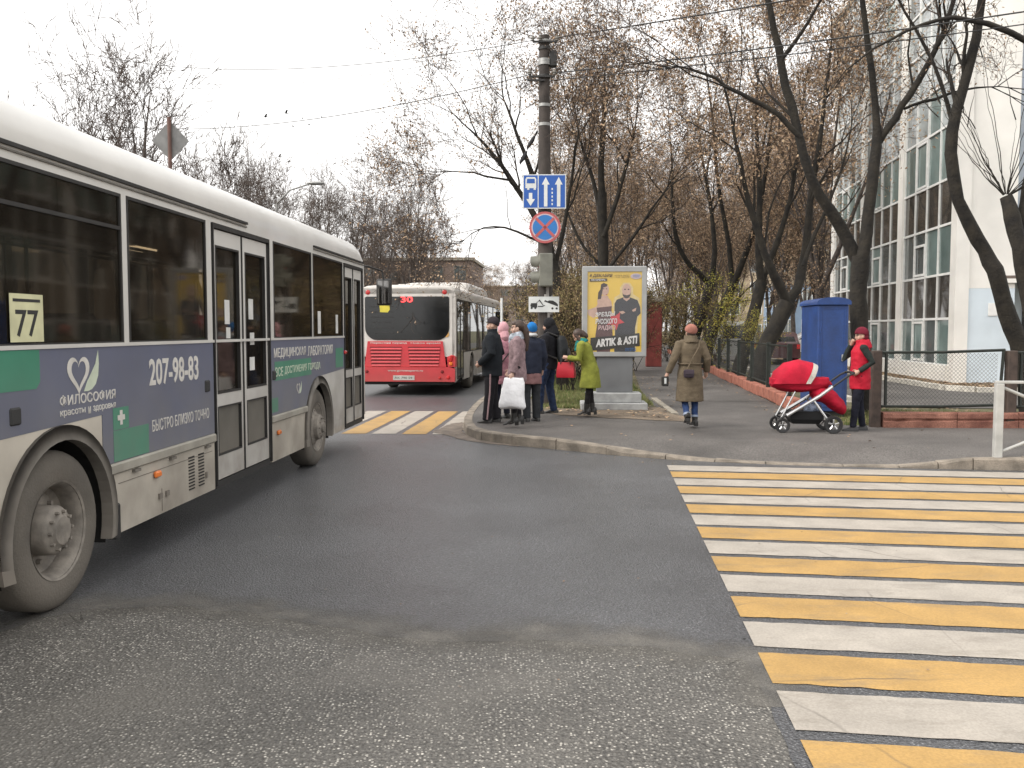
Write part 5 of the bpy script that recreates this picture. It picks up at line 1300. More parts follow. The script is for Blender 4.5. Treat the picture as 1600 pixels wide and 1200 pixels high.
# 4 person with a blue hat, dark jacket, behind
p4 = Fig('p', 'person in dark jacket and bright blue knit hat behind the woman with the bag', GR, (.33, 15.25, PW), facing(25), 1.64, head=(R(-10), 0, 0))
p4.body(); p4.trousers(cloth('grey_black_trousers', (.03, .032, .036)), (.105, .092, .078, .074, .07), .05, 8); p4.coat(cloth('navy_jacket', (.02, .024, .04)), .84, (.18, .15), (.185, .15), (.185, .15), (.185, .14), (.082, .074, .066, .06, .054), seed=12, name='jacket')
mb = MB(); eloft(mb, [(0, 0, .66, .19, .155), (0, 0, .86, .18, .148)]); me = fuse(mb, .012, 1); wrinkle(me, .006, 8, 14, 3); finish(me, 'skirt_hem', cloth('dusty_pink_cloth', (.22, .12, .12)), p4.root)
p4.shoes(M_shoe, 0, .12, 'boot'); p4.hat(cloth('bright_blue_knit', (.012, .13, .36)), (.094, .112, .115), name='knit_hat')
mb = MB(); M4_ = p4.headM(); mb.ell(M4_ @ Vector((0, -.03, -.07)), (.095, .1, .045)); finish(fuse(mb, .01, 1), 'hat_trim', cloth('pale_fur', (.5, .5, .5)), p4.root)
# 5 hooded person in black with backpack and jeans
M_jean = cloth('dark_denim', (.022, .035, .075), .3, 20)
p5 = Fig('p', 'hooded person in black jacket and jeans with a black backpack', GR, pos(857, 646), facing(72), 1.74, head=(R(10), R(6), 0), build=1.04)
p5.arm['R'] = [Vector((.18, -.02, 1.39)), Vector((.24, .0, 1.12)), Vector((.23, .1, .88))]; p5.arm['L'] = [Vector((-.18, 0, 1.39)), Vector((-.24, .02, 1.12)), Vector((-.2, .16, .9))]
p5.leg['L'] = [Vector((-.09, 0, .92)), Vector((-.10, .12, .51)), Vector((-.10, .14, .085))]; p5.leg['R'] = [Vector((.09, 0, .92)), Vector((.095, .01, .50)), Vector((.095, -.07, .085))]
p5.body(); p5.trousers(M_jean, (.115, .10, .078, .07, .066), .045, 14, 'jeans', amp=.009); p5.coat(cloth('black_hoodie', (.012, .012, .015)), .80, (.185, .155), (.19, .155), (.19, .15), (.20, .15), (.088, .08, .07, .062, .056), seed=16, name='jacket')
p5.shoes(M_shoe, ln=.27); p5.hair(cloth('black_hood_cloth', (.012, .012, .014)), [('e', (0, -.018, .03), (.103, .112, .122)), ('l', [(0, -.06, -.03), (0, -.08, -.16)], [.092, .11]), ('l', [(-.05, .04, -.09), (0, .06, -.11), (.05, .04, -.09)], [.045, .05, .045])], 'hood')
bpk = thing('backpack', 'black backpack on the back of the hooded person', 'backpack', tuple(p5.root.location), p5.root.rotation_euler.z)
mb = MB(); eloft(mb, [(0, -.27, .95, .12, .07), (0, -.285, .99, .15, .105), (0, -.275, 1.2, .15, .11), (0, -.25, 1.38, .13, .085), (0, -.24, 1.44, .08, .05)]); me = fuse(mb, .013, 2); wrinkle(me, .006, 9, 9, 5); finish(me, 'bag', cloth('black_nylon', (.016, .018, .02), rough=.6), bpk)
mb = MB(); mb.ell((0, -.38, 1.1), (.10, .03, .11)); mb.obj('front_pocket', M_rub, bpk, True)
for sx in (-1, 1):
    mb = MB(); mb.tube([(sx * .09, -.2, 1.43), (sx * .13, -.02, 1.50), (sx * .15, .15, 1.40), (sx * .16, .17, 1.25), (sx * .2, .0, 1.1), (sx * .15, -.2, 1.02)], .016, 6); mb.obj('shoulder_strap', M_rub, bpk, True)
# 6 woman in lime coat bent over her red bag
M_lime = cloth('lime_wool', (.20, .215, .038), .2, 8)
p6 = Fig('p', 'woman in lime green coat bending her head over a red handbag', GR, pos(922, 652), facing(76), 1.60, head=(R(5), R(-32), 0))
p6.lean_fwd(R(20)); p6.head = (R(12), R(40), 0)
p6.arm['R'] = [p6.arm['R'][0], p6.arm['R'][0] + Vector((.07, .0, -.27)), p6.arm['R'][0] + Vector((.0, .22, -.28))]
p6.arm['L'] = [p6.arm['L'][0], p6.arm['L'][0] + Vector((-.07, .03, -.27)), p6.arm['L'][0] + Vector((.02, .25, -.25))]
p6.leg['L'][2] = Vector((-.085, .06, .13)); p6.leg['R'][2] = Vector((.085, -.03, .13))
for k in 'LR': p6.leg[k][1].z = .53
p6.body(); p6.trousers(cloth('black_tights', (.013, .012, .013)), (.09, .078, .058, .054, .046), .13, 22)
p6.coat(M_lime, .56, (.165, .14), (.19, .165), (.225, .205), (.17, .14), (.08, .07, .062, .056, .052), seed=19)
p6.shoes(M_shoe, .06, .14, 'boot')
p6.hair(M_brownhair, [('e', (0, -.028, .03), (.088, .102, .098)), ('l', [(.05, .02, .02), (.07, .03, -.08), (.065, .04, -.17)], [.035, .035, .02]), ('l', [(-.05, .02, .02), (-.07, .03, -.08), (-.065, .04, -.17)], [.035, .035, .02]), ('l', [(0, -.08, 0), (0, -.1, -.1)], [.07, .06])])
mb = MB(); nk = p6.J['neck']; mb.tube([nk + Vector((0, -.03, -.05)), nk + Vector((0, .01, .0)), nk + Vector((0, .04, .05))], [.12, .115, .09], 16); limb(mb, [nk + Vector((.05, .08, -.02)), nk + Vector((.07, .12, -.16))], [.05, .04]); me = fuse(mb, .012, 1); wrinkle(me, .01, 20, 22, 4); finish(me, 'scarf', cloth('teal_scarf', (.015, .17, .16), .3, 14), p6.root)
# 7 woman in khaki coat walking away
M_khaki = cloth('khaki_wool', (.125, .098, .066), .15, 12)
p7 = Fig('p', 'woman in khaki coat and pink beret walking away on the pavement', 'pedestrians on the pavement', pos(1077, 668), facing(6), 1.62, head=(R(4), 0, 0))
p7.leg['R'] = [Vector((.09, 0, .93)), Vector((.095, .03, .52)), Vector((.085, -.02, .115))]; p7.leg['L'] = [Vector((-.09, 0, .93)), Vector((-.085, .05, .52)), Vector((-.08, -.16, .165))]; p7.footpitch['L'] = R(30)
p7.arm['L'] = [Vector((-.175, 0, 1.40)), Vector((-.29, -.05, 1.14)), Vector((-.37, .02, .91))]; p7.arm['R'] = [Vector((.175, 0, 1.40)), Vector((.28, -.06, 1.14)), Vector((.30, .06, .93))]
p7.body(); p7.trousers(cloth('blue_jeans', (.03, .055, .14), .3, 20), (.095, .08, .062, .056, .052), .17, 25, 'jeans')
p7.coat(M_khaki, .44, (.18, .14), (.205, .165), (.235, .185), (.19, .14), (.083, .075, .066, .06, .056), seed=26)
mb = MB(); mb.tube([(.205 * math.cos(t), -.01 + .162 * math.sin(t), 1.065) for t in [2 * math.pi * i / 24 for i in range(25)]], .014, 6, cap=False); mb.obj('belt', M_khaki, p7.root, True)
mb = MB(); mb.tube([p7.J['neck'] + Vector((0, -.02, -.06)), p7.J['neck'] + Vector((0, 0, .02)), p7.J['neck'] + Vector((0, .0, .085))], [.125, .115, .105], 16); finish(fuse(mb, .012, 2), 'collar', M_khaki, p7.root)
for k in 'LR':
    c = p7.leg[k][2]; b_ = p7.leg[k][1]; mb = MB(); mb.tube([c.lerp(b_, .16), c.lerp(b_, .24)], [.057, .058], 12); mb.obj('turned_cuff', cloth('pale_denim', (.3, .35, .45)), p7.root, True)
p7.shoes(M_shoe, .03, .10, 'boot')
p7.hat(cloth('dusty_pink_beret', (.30, .13, .10)), (.105, .115, .105), (0, -.02, .035), name='beret'); p7.hair(M_brownhair, [('e', (0, -.035, -.02), (.075, .075, .075))])
cbag = thing('shoulder_bag', 'small dark shoulder bag hanging at the hip of the khaki coat', 'bag', tuple(p7.root.location), p7.root.rotation_euler.z)
kk = p7.k
mb = MB(); mb.bbox(-.16, .0, -.235, -.165, .80, .93, .025, seg=2); mb.obj('pouch', pm('dark_purple_leather', (.03, .02, .032), .45), cbag, True)
mb = MB(); mb.bbox(-.155, -.005, -.245, -.236, .86, .925, .004); mb.obj('flap', pm('dark_purple_flap', (.045, .03, .045), .4), cbag)
mb = MB(); mb.tube([(-.11, -.195, .92), (-.02, -.185, 1.1), (.09, -.165, 1.28), (.13, -.05, 1.385), (.12, .08, 1.36)], .010, 6); mb.obj('strap', M_khaki, cbag, True)
hb = thing('small_box', 'black and white box held in the left hand of the woman in khaki', 'box', tuple(p7.root.location), p7.root.rotation_euler.z)
mb = MB(); mb.bbox(-.445, -.345, -.02, .07, .66, .815, .012); o = mb.obj('case', M_shoe, hb); mb = MB(); mb.bbox(-.42, -.385, -.024, -.021, .70, .79, .001); mb.obj('white_label', M_signwhite, hb)
# 8 woman in red vest phoning, hand on the pram
M_redv = cloth('red_padded_vest', (.42, .010, .028), .12, 9, .7)
p8 = Fig('p', 'woman in red vest and maroon hat phoning, one hand on the pram', 'pedestrians on the pavement', pos(1342, 673), facing(84), 1.56, head=(R(4), R(4), R(0)))
p8.arm['L'] = [Vector((-.165, .0, 1.40)), Vector((-.225, -.13, 1.15)), Vector((-.20, .07, 1.01))]; p8.curl['L'] = 1.5
p8.arm['R'] = [Vector((.165, .02, 1.39)), Vector((.20, .22, 1.20)), Vector((.115, .13, 1.43))]; p8.curl['R'] = 1.3
p8.leg['R'] = [Vector((.085, 0, .92)), Vector((.09, -.02, .5)), Vector((.09, -.08, .085))]; p8.leg['L'] = [Vector((-.085, 0, .92)), Vector((-.09, .08, .5)), Vector((-.09, .12, .085))]
p8.body(); p8.trousers(cloth('dark_navy_leggings', (.012, .013, .022)), (.105, .09, .068, .062, .054), .07, 31, 'leggings')
mb = MB()
for k in 'LR':
    a, b, c = p8.arm[k]; mb.tube([a, a.lerp(b, .5), b, b.lerp(c, .5), c], [.066, .06, .053, .047, .042], 12)
    limb(mb, [a - Vector((0, 0, .02)), a], [.06, .065])
me = fuse(mb, .011, 1); wrinkle(me, .004, 12, 12, 9); finish(me, 'sleeves', cloth('dark_green_jersey', (.02, .026, .024)), p8.root)
p8.coat(M_redv, .70, (.18, .15), (.19, .16), (.195, .165), (.18, .15), sleeves=False, seed=33, name='vest', amp=.010)
mb = MB(); nk = p8.J['neck']; mb.tube([nk + Vector((0, -.05, -.08)), nk + Vector((0, -.03, .0)), nk + Vector((0, -.02, .07))], [.13, .125, .10], 16); me = fuse(mb, .012, 2); wrinkle(me, .008, 14, 14, 2); finish(me, 'hood_collar', M_redv, p8.root)
p8.shoes(pm('grey_black_trainers', (.03, .03, .032), .6), ln=.26)
p8.hat(cloth('maroon_knit', (.13, .012, .025)), (.094, .115, .11), name='knit_hat'); p8.hair(cloth('maroon_knit_back', (.13, .012, .025)), [('e', (0, -.045, -.02), (.08, .075, .08))], 'hat_back')
ph = thing('mobile_phone', 'dark phone held to the ear of the woman in the red vest', 'phone', tuple(p8.root.location), p8.root.rotation_euler.z)
mb = MB(); mb.bbox(.080, .090, .03, .095, 1.34, 1.46, .004); mb.obj('phone_body', M_rub, ph)

# ---------------------------------------------------- bags
M_wbag = pm('white_plastic_bag', (.74, .74, .76), .4, var=.05, vs=6, bump=.5, bs=14)
wb = thing('carrier_bag', 'large white plastic carrier bag in the hand of the woman in mauve', 'bag', tuple(p3.root.location), p3.root.rotation_euler.z)
hx, hy, hz = [v * p3.k for v in (-.255, .075, .785)]
rings = []
for z, wf, wb_, th in ((hz + .02, -.10, .20, .012), (hz - .05, -.115, .215, .03), (hz - .2, -.15, .215, .06), (hz - .36, -.185, .23, .075), (hz - .43, -.19, .24, .06), (hz - .455, -.165, .215, .025)):
    rings.append([(hx + th * math.sin(t), hy - (wf + wb_) / 2 * 0 + (-(wb_ + wf) / 2) + (wb_ - wf) / 2 * math.cos(t) , z + .012 * math.sin(3 * t)) for t in [2 * math.pi * i / 24 for i in range(24)]])
mb = MB(); mb.loft(rings); me = mb.mesh('bag', True)
bm = bmesh.new(); bm.from_mesh(me); bmesh.ops.subdivide_edges(bm, edges=bm.edges[:], cuts=2, use_grid_fill=True); bm.to_mesh(me); bm.free(); wrinkle(me, .007, 9, 7, 8)
me.polygons.foreach_set('use_smooth', np.ones(len(me.polygons), bool)); link('bag', me, wb, M_wbag)
mb = MB(); mb.bbox(hx - .016, hx + .016, hy - .04, hy + .05, hz - .06, hz - .02, .01); mb.obj('handle_slot', M_ink, wb)
rbag = thing('handbag', 'red leather handbag held by the woman in the lime coat', 'bag', tuple(p6.root.location), p6.root.rotation_euler.z)
by_, bz_ = .47 * p6.k, .70
mb = MB(); mb.loft([[(x * s_ + .03, by_ + y * t_, z) for x, y in ((-.075, -.15), (-.02, -.165), (.05, -.165), (.075, -.15), (.075, .15), (.05, .165), (-.02, .165), (-.075, .15))] for z, s_, t_ in ((bz_, 1, 1.0), (bz_ + .03, 1.12, 1.06), (bz_ + .15, .95, 1.0), (bz_ + .27, .55, .85))])
mb.obj('bag', pm('red_leather', (.48, .02, .035), .4, var=.1, bump=.1), rbag, True, 60)
for x in (-.02, .07):
    mb = MB(); mb.tube([(x, by_ - .09, bz_ + .24), (x, by_ - .07, bz_ + .35), (x, by_, bz_ + .39), (x, by_ + .07, bz_ + .35), (x, by_ + .09, bz_ + .24)], .009, 6); mb.obj('handle', M_shoe, rbag, True)

# ---------------------------------------------------- pram
M_pram = cloth('red_pram_fabric', (.40, .008, .028), .2, 5, .75); M_chr = pm('silver_tube', (.62, .62, .62), .25, metal=.8, var=.1); M_bk = pm('black_plastic', (.015, .015, .016), .45); M_cream2 = cloth('cream_lining', (.5, .47, .42))
pr_ = thing('pram', 'red pram with silver frame and big rear wheels being pushed', 'pram', tuple(gp(1262, 674, PW)), facing(84))
# local: +y = forwards (left in the view), x = width
def ptube(name, pts, r, mat, n=8, flat=1): q = MB(); q.tube(pts, r, n, flat=flat); return q.obj(name, mat, pr_, True)
for sx in (-1, 1):
    x = sx * .23
    ptube('frame_bar', [(x, .36, .26), (x, -.12, .56), (x, -.30, .70)], .026, M_chr, flat=1.2)
    ptube('handle_bar', [(x, -.28, .68), (x, -.52, .86), (x, -.60, .90)], .016, M_bk)
    ptube('rear_strut', [(x, -.02, .50), (x, -.26, .17)], .018, M_chr)
    ptube('front_strut', [(x * .9, .24, .62), (x * .9, .44, .22)], .013, M_chr)
    for wy, r_, nm in ((.42, .11, 'front_wheel'), (-.31, .135, 'rear_wheel')):
        wr_ = bpy.data.objects.new('wheel', None); COL.objects.link(wr_); wr_.parent = pr_; wr_.location = (sx * (.24 if wy > 0 else .29), wy, r_)
        q = MB(); q.lathe([(r_ * .72, -.022), (r_ * .94, -.024), (r_, -.012), (r_, .012), (r_ * .94, .024), (r_ * .72, .022), (r_ * .72, -.022)], 28); q.obj('tyre', M_bk, wr_, True)
        q = MB(); q.lathe([(r_ * .62, -.016), (r_ * .73, -.018), (r_ * .73, .018), (r_ * .62, .016), (r_ * .62, -.016)], 28); q.obj('rim', M_bk, wr_, True)
        for k in range(5):
            a = 2 * math.pi * k / 5 + .3; q = MB(); ca, sa = math.cos(a), math.sin(a)
            q.tube([(0, ca * r_ * .12, sa * r_ * .12), (.008 * sx, ca * r_ * .42, sa * r_ * .42), (0, ca * r_ * .68, sa * r_ * .68)], [.012, .012, .015], 6); q.obj('spoke', M_chr, wr_, True)
        q = MB(); q.ell((0, 0, 0), (.03, .02, .02)); q.obj('hub', M_bk, wr_, True)
    ptube('fork', [(x, .36, .27), (x, .44, .22), (x, .42, .11)], .018, M_bk)
ptube('handle_grip', [(-.23, -.60, .90), (-.15, -.625, .905), (.15, -.625, .905), (.23, -.60, .90)], .019, M_bk)
ptube('axle', [(-.27, -.31, .135), (.27, -.31, .135)], .012, M_chr); ptube('axle', [(-.22, .44, .2), (.22, .44, .2)], .012, M_bk)
ptube('cross_bar', [(-.23, .0, .48), (.23, .0, .48)], .014, M_bk)
# carrycot: boat-shaped
mb = MB(); rings = []
for t in range(9):
    y = -.42 + .84 * t / 8; e = math.sqrt(max(.02, 1 - ((y + .02) / .46) ** 2)); rings.append([(x * .205 * (.5 + .5 * e), y, .56 + .18 * max(0, (y + .0)) * .15 + z) for x, z in ((-1, .20), (-1.02, .10), (-.85, .02 + .10 * (1 - e)), (-.4, -.02 + .12 * (1 - e)), (.4, -.02 + .12 * (1 - e)), (.85, .02 + .10 * (1 - e)), (1.02, .10), (1, .20))])
mb.loft(rings)
me = fuse(mb, .016, 3); wrinkle(me, .008, 9, 12, 6); me.transform(Matrix.Translation((0, .12, .06)) @ Matrix.Rotation(R(-2), 4, 'X')); finish(me, 'carrycot', M_pram, pr_)
# hood: quarter shell towards the front (left in view), pleated
rows_ = []
for i in range(13):
    a = R(-2 + 122 * i / 12); rr_ = .41 + (.010 if i % 3 == 0 else -.005); row = []
    for j in range(15):
        b_ = math.pi * j / 14; row.append((.235 * math.cos(b_), .16 + rr_ * math.cos(a) * (.35 + .65 * math.sin(b_) ** .5), .74 + (rr_ * .86 * math.sin(a)) * math.sin(b_) ** .55))
    rows_.append(row)
mb = MB(); mb.sheet(rows_); me = mb.mesh('hood', True); wrinkle(me, .006, 10, 10, 2); link('hood', me, pr_, M_pram)
rim_ = [Vector(p) for p in rows_[-1]]
mb = MB(); mb.sheet([[p * 1 for p in rim_], [Vector((p.x * .97, p.y - .07, p.z - .035 if p.z > .8 else p.z)) for p in rim_]]); mb.obj('hood_lining', M_cream2, pr_, True)
# foot cover hanging at the handle end
mb = MB(); limb(mb, [(0, -.12, .60), (0, -.30, .53), (0, -.44, .40), (0, -.50, .33)], [.13, .125, .11, .08], 14); me = fuse(mb, .015, 2)
a = coords(me); a[:, 0] *= 1.45; me.vertices.foreach_set('co', a.ravel()); wrinkle(me, .012, 8, 10, 12); finish(me, 'foot_cover', M_pram, pr_)
# apron over the carrycot
mb = MB(); eloft(mb, [(0, -.02, .72, .20, .34), (0, -.0, .79, .19, .30), (0, .02, .83, .13, .2)]); me = fuse(mb, .016, 2); wrinkle(me, .012, 10, 10, 13); finish(me, 'apron', M_pram, pr_)
mb = MB(); mb.loft([[(x * s_, y_ + yy * s_, z) for x, yy in ((-.2, -.24), (.2, -.24), (.2, .24), (-.2, .24))] for z, s_, y_ in ((.13, .8, .06), (.2, 1, .06), (.32, 1, .06))]); mb.obj('basket', cloth('black_basket', (.013, .013, .014)), pr_)
mb = MB(); mb.ell((.02, -.1, .36), (.14, .1, .08)); mb.ell((-.08, .0, .34), (.1, .08, .07)); me = fuse(mb, .015, 1); wrinkle(me, .012, 18, 18, 4); finish(me, 'packed_bag', cloth('grey_blue_bag', (.17, .20, .27), .7, 14), pr_)

# ================================================================== BUILDINGS
M_bwhite = pm('white_render', (.80, .78, .735), .8, var=.1, vs=.8, detail=8, bump=.08, bs=60)
M_bblue = pm('pale_blue_render', (.62, .70, .76), .8, var=.08, vs=1.0, detail=8)
M_frame = pm('white_window_frame', (.78, .78, .76), .5, var=.08)
def wglass(name, col, rough=.03):
    m = pm(name, col, rough, var=.35, vs=.5, spec=.9, rv=.02); return m
M_wg = [wglass('window_glass', (.10, .115, .115)), wglass('window_glass_green', (.17, .23, .22), .06), wglass('window_glass_brown', (.065, .06, .052)), wglass('window_glass_painted_sky', (.34, .37, .37), .05)]  # last one: bright sky reflection of the upper panes painted into the base colour
bld = thing('glazed_building', 'white building with a tall glazed facade behind the trees at right', 'building', (12.95, 26.4, PW), -R(7))
# local frame: y along the glazed facade (away), x to the right along the white end wall
def bp(name, x0, x1, y0, y1, z0, z1, mat, parent=bld, b=0):
    q = MB(); (q.bbox(x0, x1, y0, y1, z0, z1, b) if b else q.box(x0, x1, y0, y1, z0, z1)); return q.obj(name, mat, parent)
HB = 15.5
bp('end_wall', .32, 1.60, 0, .4, 2.75, HB, M_bwhite); bp('end_wall_base', .32, 1.60, .0, .4, 0, 2.747, M_bblue)
bp('corner_pier', -.06, .32, -.05, .42, 0, HB, M_bwhite)
bp('recessed_wall', 1.6, 14, 1.9, 2.3, 3.0, HB, pm('grey_blue_render', (.42, .47, .53), .8, var=.08)); bp('recessed_wall_base', 1.6, 14, 1.897, 2.3, 0, 2.997, M_bblue)
bp('return_wall', 1.2, 1.6, .4, 1.9, 0, HB, M_bwhite)
bp('roof_slab', -.2, 14, -.2, 16.4, HB, HB + .4, M_bwhite)
bp('plinth', -.10, .3, .42, 16.1, -.1, .48, M_bwhite)
bp('back_wall', 13.5, 14, 2.3, 16, 0, HB, M_bwhite); bp('far_wall', 0, 14, 15.75, 16.15, 0, HB, M_bwhite)
bp('inner_floor', .3, 13.4, 2.4, 15.7, 3.0, 3.2, M_int)
zr = [.48, 1.88, 3.22, 4.70, 6.05, 7.65, 9.0, 10.5, 11.9, 13.4, 14.9, HB]
y = .42; bays = 3; bw = 4.6; pier = .5
brg = random.Random(5)
for bay in range(bays):
    ya, yb = y, y + bw; cols = [ya + bw * i / 4 for i in range(5)]
    for i in range(5):
        q = MB(); q.box(-.05, .06, cols[i] - .03, cols[i] + .03, .48, HB); q.obj('mullion', M_frame, bld)
    for k, z in enumerate(zr[:-1]):
        q = MB(); q.box(-.045, .055, ya, yb, z - .035, z + .035); q.obj('transom', M_frame, bld)
        for i in range(4):
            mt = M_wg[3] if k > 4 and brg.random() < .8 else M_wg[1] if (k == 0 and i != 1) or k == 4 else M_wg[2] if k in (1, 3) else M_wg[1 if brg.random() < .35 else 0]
            q = MB(); dx = brg.uniform(-.006, .006)
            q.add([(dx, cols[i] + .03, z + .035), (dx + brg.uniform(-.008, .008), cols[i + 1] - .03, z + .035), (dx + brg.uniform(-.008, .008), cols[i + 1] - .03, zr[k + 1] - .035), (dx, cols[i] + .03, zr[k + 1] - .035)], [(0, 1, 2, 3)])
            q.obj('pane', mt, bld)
            if i == 2 and k in (0, 2, 4):
                q = MB()
                for (p, r_, s_, t_) in ring(cols[i] + .05, cols[i + 1] - .05, z + .06, zr[k + 1] - (.06 if k != 2 else .40), .075): q.box(-.055, -.012, p, r_, s_, t_)
                q.obj('opening_sash', M_frame, bld)
    y = yb
    bp('pier', -.12, .3, y, y + pier, -.05, HB, M_bwhite, b=.01); y += pier

# entrance canopy, plaques
q = MB(); q.prism([(-.1, 3.02), (2.1, 3.42), (2.1, 3.48), (-.1, 3.10)], 'x', 1.1, 6.5); o = q.obj('canopy', pm('brown_canopy', (.16, .125, .105), .7, var=.2), bld); 
q = MB(); q.box(1.1, 6.5, -.1, -.06, 2.9, 3.02); q.obj('canopy_fascia', M_bwhite, bld)
bp('canopy_post', 4.4, 4.5, -.05, .05, 0, 2.95, M_frame)
bp('entrance_door', 2.6, 4.2, 1.84, 1.895, 0, 2.3, M_rub)
bp('wall_plaque', .88, 1.14, -.03, -.001, 1.95, 2.32, M_frame, b=.006)
hp = bp('house_plate', 1.95, 2.75, 1.86, 1.897, 4.55, 4.80, M_signblue, b=.006)
text('house_plate_lettering', '21Б', M_signwhite, hp, (2.05, 1.858, 4.61), (1, 0, 0), (0, 0, 1), .45, .13, .02)
q = MB(); q.tube([(1.75, 1.85, 0), (1.75, 1.85, HB)], .05, 8); q.obj('downpipe', M_frame, bld)

def house(name, label, loc, rz, w_, d_, h_, storeys, cols, mw, roof=0, group=None, mwin=None, side=True, mfr=None):
    t = thing(name, label, 'building', loc, rz, group)
    q = MB(); q.box(-w_ / 2, w_ / 2, 0, d_, 0, h_); q.obj('wall', mw, t)
    if roof:
        q = MB(); q.prism([(-.4, h_), (d_ + .4, h_), (d_ / 2, h_ + roof)], 'x', -w_ / 2 - .4, w_ / 2 + .4); q.obj('roof', pm(name + '_roof', (.10, .075, .065), .8), t)
    else:
        q = MB(); q.box(-w_ / 2 - .2, w_ / 2 + .2, -.2, d_ + .2, h_, h_ + .3); q.obj('cornice', M_conc, t)
    sh = h_ / storeys; cw = w_ / cols
    wf = MB(); wf.box(-cw * .28, cw * .28, -.03, .05, 0, sh * .55); wme = wf.mesh('window'); wme.materials.append(mfr or M_frame)
    pf = MB(); pf.box(-cw * .24, -.03, -.034, -.031, .08, sh * .55 - .08); pf.box(.03, cw * .24, -.034, -.031, .08, sh * .55 - .08); pme_ = pf.mesh('pane'); pme_.materials.append(mwin or M_wg[0])
    for s_ in range(storeys):
        for c_ in range(cols):
            o = link('window', wme, t); o.location = (-w_ / 2 + cw * (c_ + .5), 0, s_ * sh + sh * .28)
            link('pane', pme_, o)
    if side:
        n = max(1, int(d_ / 3.2))
        for s_ in range(storeys):
            for c_ in range(n):
                o = link('window', wme, t); o.location = (-w_ / 2, d_ * (c_ + .5) / n, s_ * sh + sh * .28); o.rotation_euler = (0, 0, R(-90)); link('pane', pme_, o)
    return t
M_br = pm('brown_plaster', (.20, .15, .125), .85, var=.2, vs=.5)
house('apartment_block', 'low brown block behind the bare trees beyond the red bus', (at(648, 500, 95).x, 95, .1), R(-4), 12, 12, 8.8, 3, 5, M_br, mfr=pm('brown_window_frame', (.22, .18, .15), .7))
M_yel = pm('cream_plaster', (.42, .34, .24), .85, var=.15, vs=.5)
house('apartment_block', 'cream apartment block half hidden by the trees beyond the path', (at(1180, 500, 120).x + 3, 120, .1), R(-6), 20, 14, 14, 5, 7, M_yel)
M_blb = pm('blue_panel', (.22, .30, .42), .6, var=.15, vs=.6)
house('shop_building', 'pale blue low building beyond the driveway, left of the blue cabinet', (at(1275, 500, 100).x, 100, .1), R(-6), 8, 10, 6.6, 2, 4, M_blb)
house('apartment_block', 'grey brown block closing the street beyond the bus', (at(800, 500, 190).x, 200, .1), R(-4), 34, 12, 11, 4, 10, pm('far_grey_brown', (.22, .175, .15), .9, var=.15, vs=.4), mfr=pm('far_window_frame', (.25, .21, .18), .7))

# ================================================================== TREES
M_bark = pm('dark_bark', (.014, .0115, .0095), .95, var=.5, vs=5, bump=1.0, bs=22, detail=8, col2=(.030, .025, .018))
M_bark2 = pm('grey_bark', (.085, .07, .062), .95, var=.4, vs=6, bump=.6, bs=25, detail=8)
M_twig = pm('twig_bark', (.06, .042, .032), .95, var=.3, vs=3)
M_twig2 = pm('pale_twig_bark', (.10, .078, .066), .95, var=.3, vs=3)
M_leafs = [pm('dry_leaf_brown', (.26, .18, .12), .9, var=.3, vs=5), pm('dry_leaf_russet', (.34, .23, .145), .9, var=.3, vs=5), pm('dry_leaf_tan', (.42, .31, .20), .9, var=.3, vs=5)]
M_yleaf = [pm('yellow_green_leaf', (.36, .35, .06), .8, var=.3, vs=4), pm('yellow_leaf', (.45, .36, .07), .8, var=.3, vs=4), pm('olive_leaf', (.22, .21, .07), .8, var=.3, vs=4)]

def tubes_mesh(name, branches, mat, parent, sides=None):
    """many tapered branches -> one mesh; branches: list of (pts (k,3), radii (k))"""
    groups = {}
    for p, r in branches:
        n = 9 if r[0] > .09 else 6 if r[0] > .03 else 4 if r[0] > .012 else 3
        groups.setdefault((len(p), n), []).append((p, r))
    V, F = [], []; base = 0
    for (k, n), bs in groups.items():
        P = np.array([b[0] for b in bs]); Rr = np.array([b[1] for b in bs]); B = len(bs)
        T = np.empty_like(P); T[:, 1:-1] = P[:, 2:] - P[:, :-2]; T[:, 0] = P[:, 1] - P[:, 0]; T[:, -1] = P[:, -1] - P[:, -2]
        T /= np.linalg.norm(T, axis=2, keepdims=True) + 1e-9
        main = P[:, -1] - P[:, 0]; main /= np.linalg.norm(main, axis=1, keepdims=True) + 1e-9
        ref = np.where(np.abs(main[:, 2:3]) > .8, np.array([[1., 0, 0]]), np.array([[0, 0, 1.]]))
        U = np.cross(T, ref[:, None, :]); U /= np.linalg.norm(U, axis=2, keepdims=True) + 1e-9
        W = np.cross(T, U); a = np.arange(n) * 2 * np.pi / n
        ringv = P[:, :, None, :] + (U[:, :, None, :] * np.cos(a)[None, None, :, None] + W[:, :, None, :] * np.sin(a)[None, None, :, None]) * Rr[:, :, None, None]
        V.append(ringv.reshape(-1, 3))
        i = np.arange(k - 1)[:, None]; j = np.arange(n)[None, :]
        q = np.stack([i * n + j, i * n + (j + 1) % n, (i + 1) * n + (j + 1) % n, (i + 1) * n + j], -1).reshape(-1, 4)
        F.append((q[None] + (np.arange(B) * k * n)[:, None, None] + base).reshape(-1, 4)); base += B * k * n
    return np.concatenate(V), np.concatenate(F)
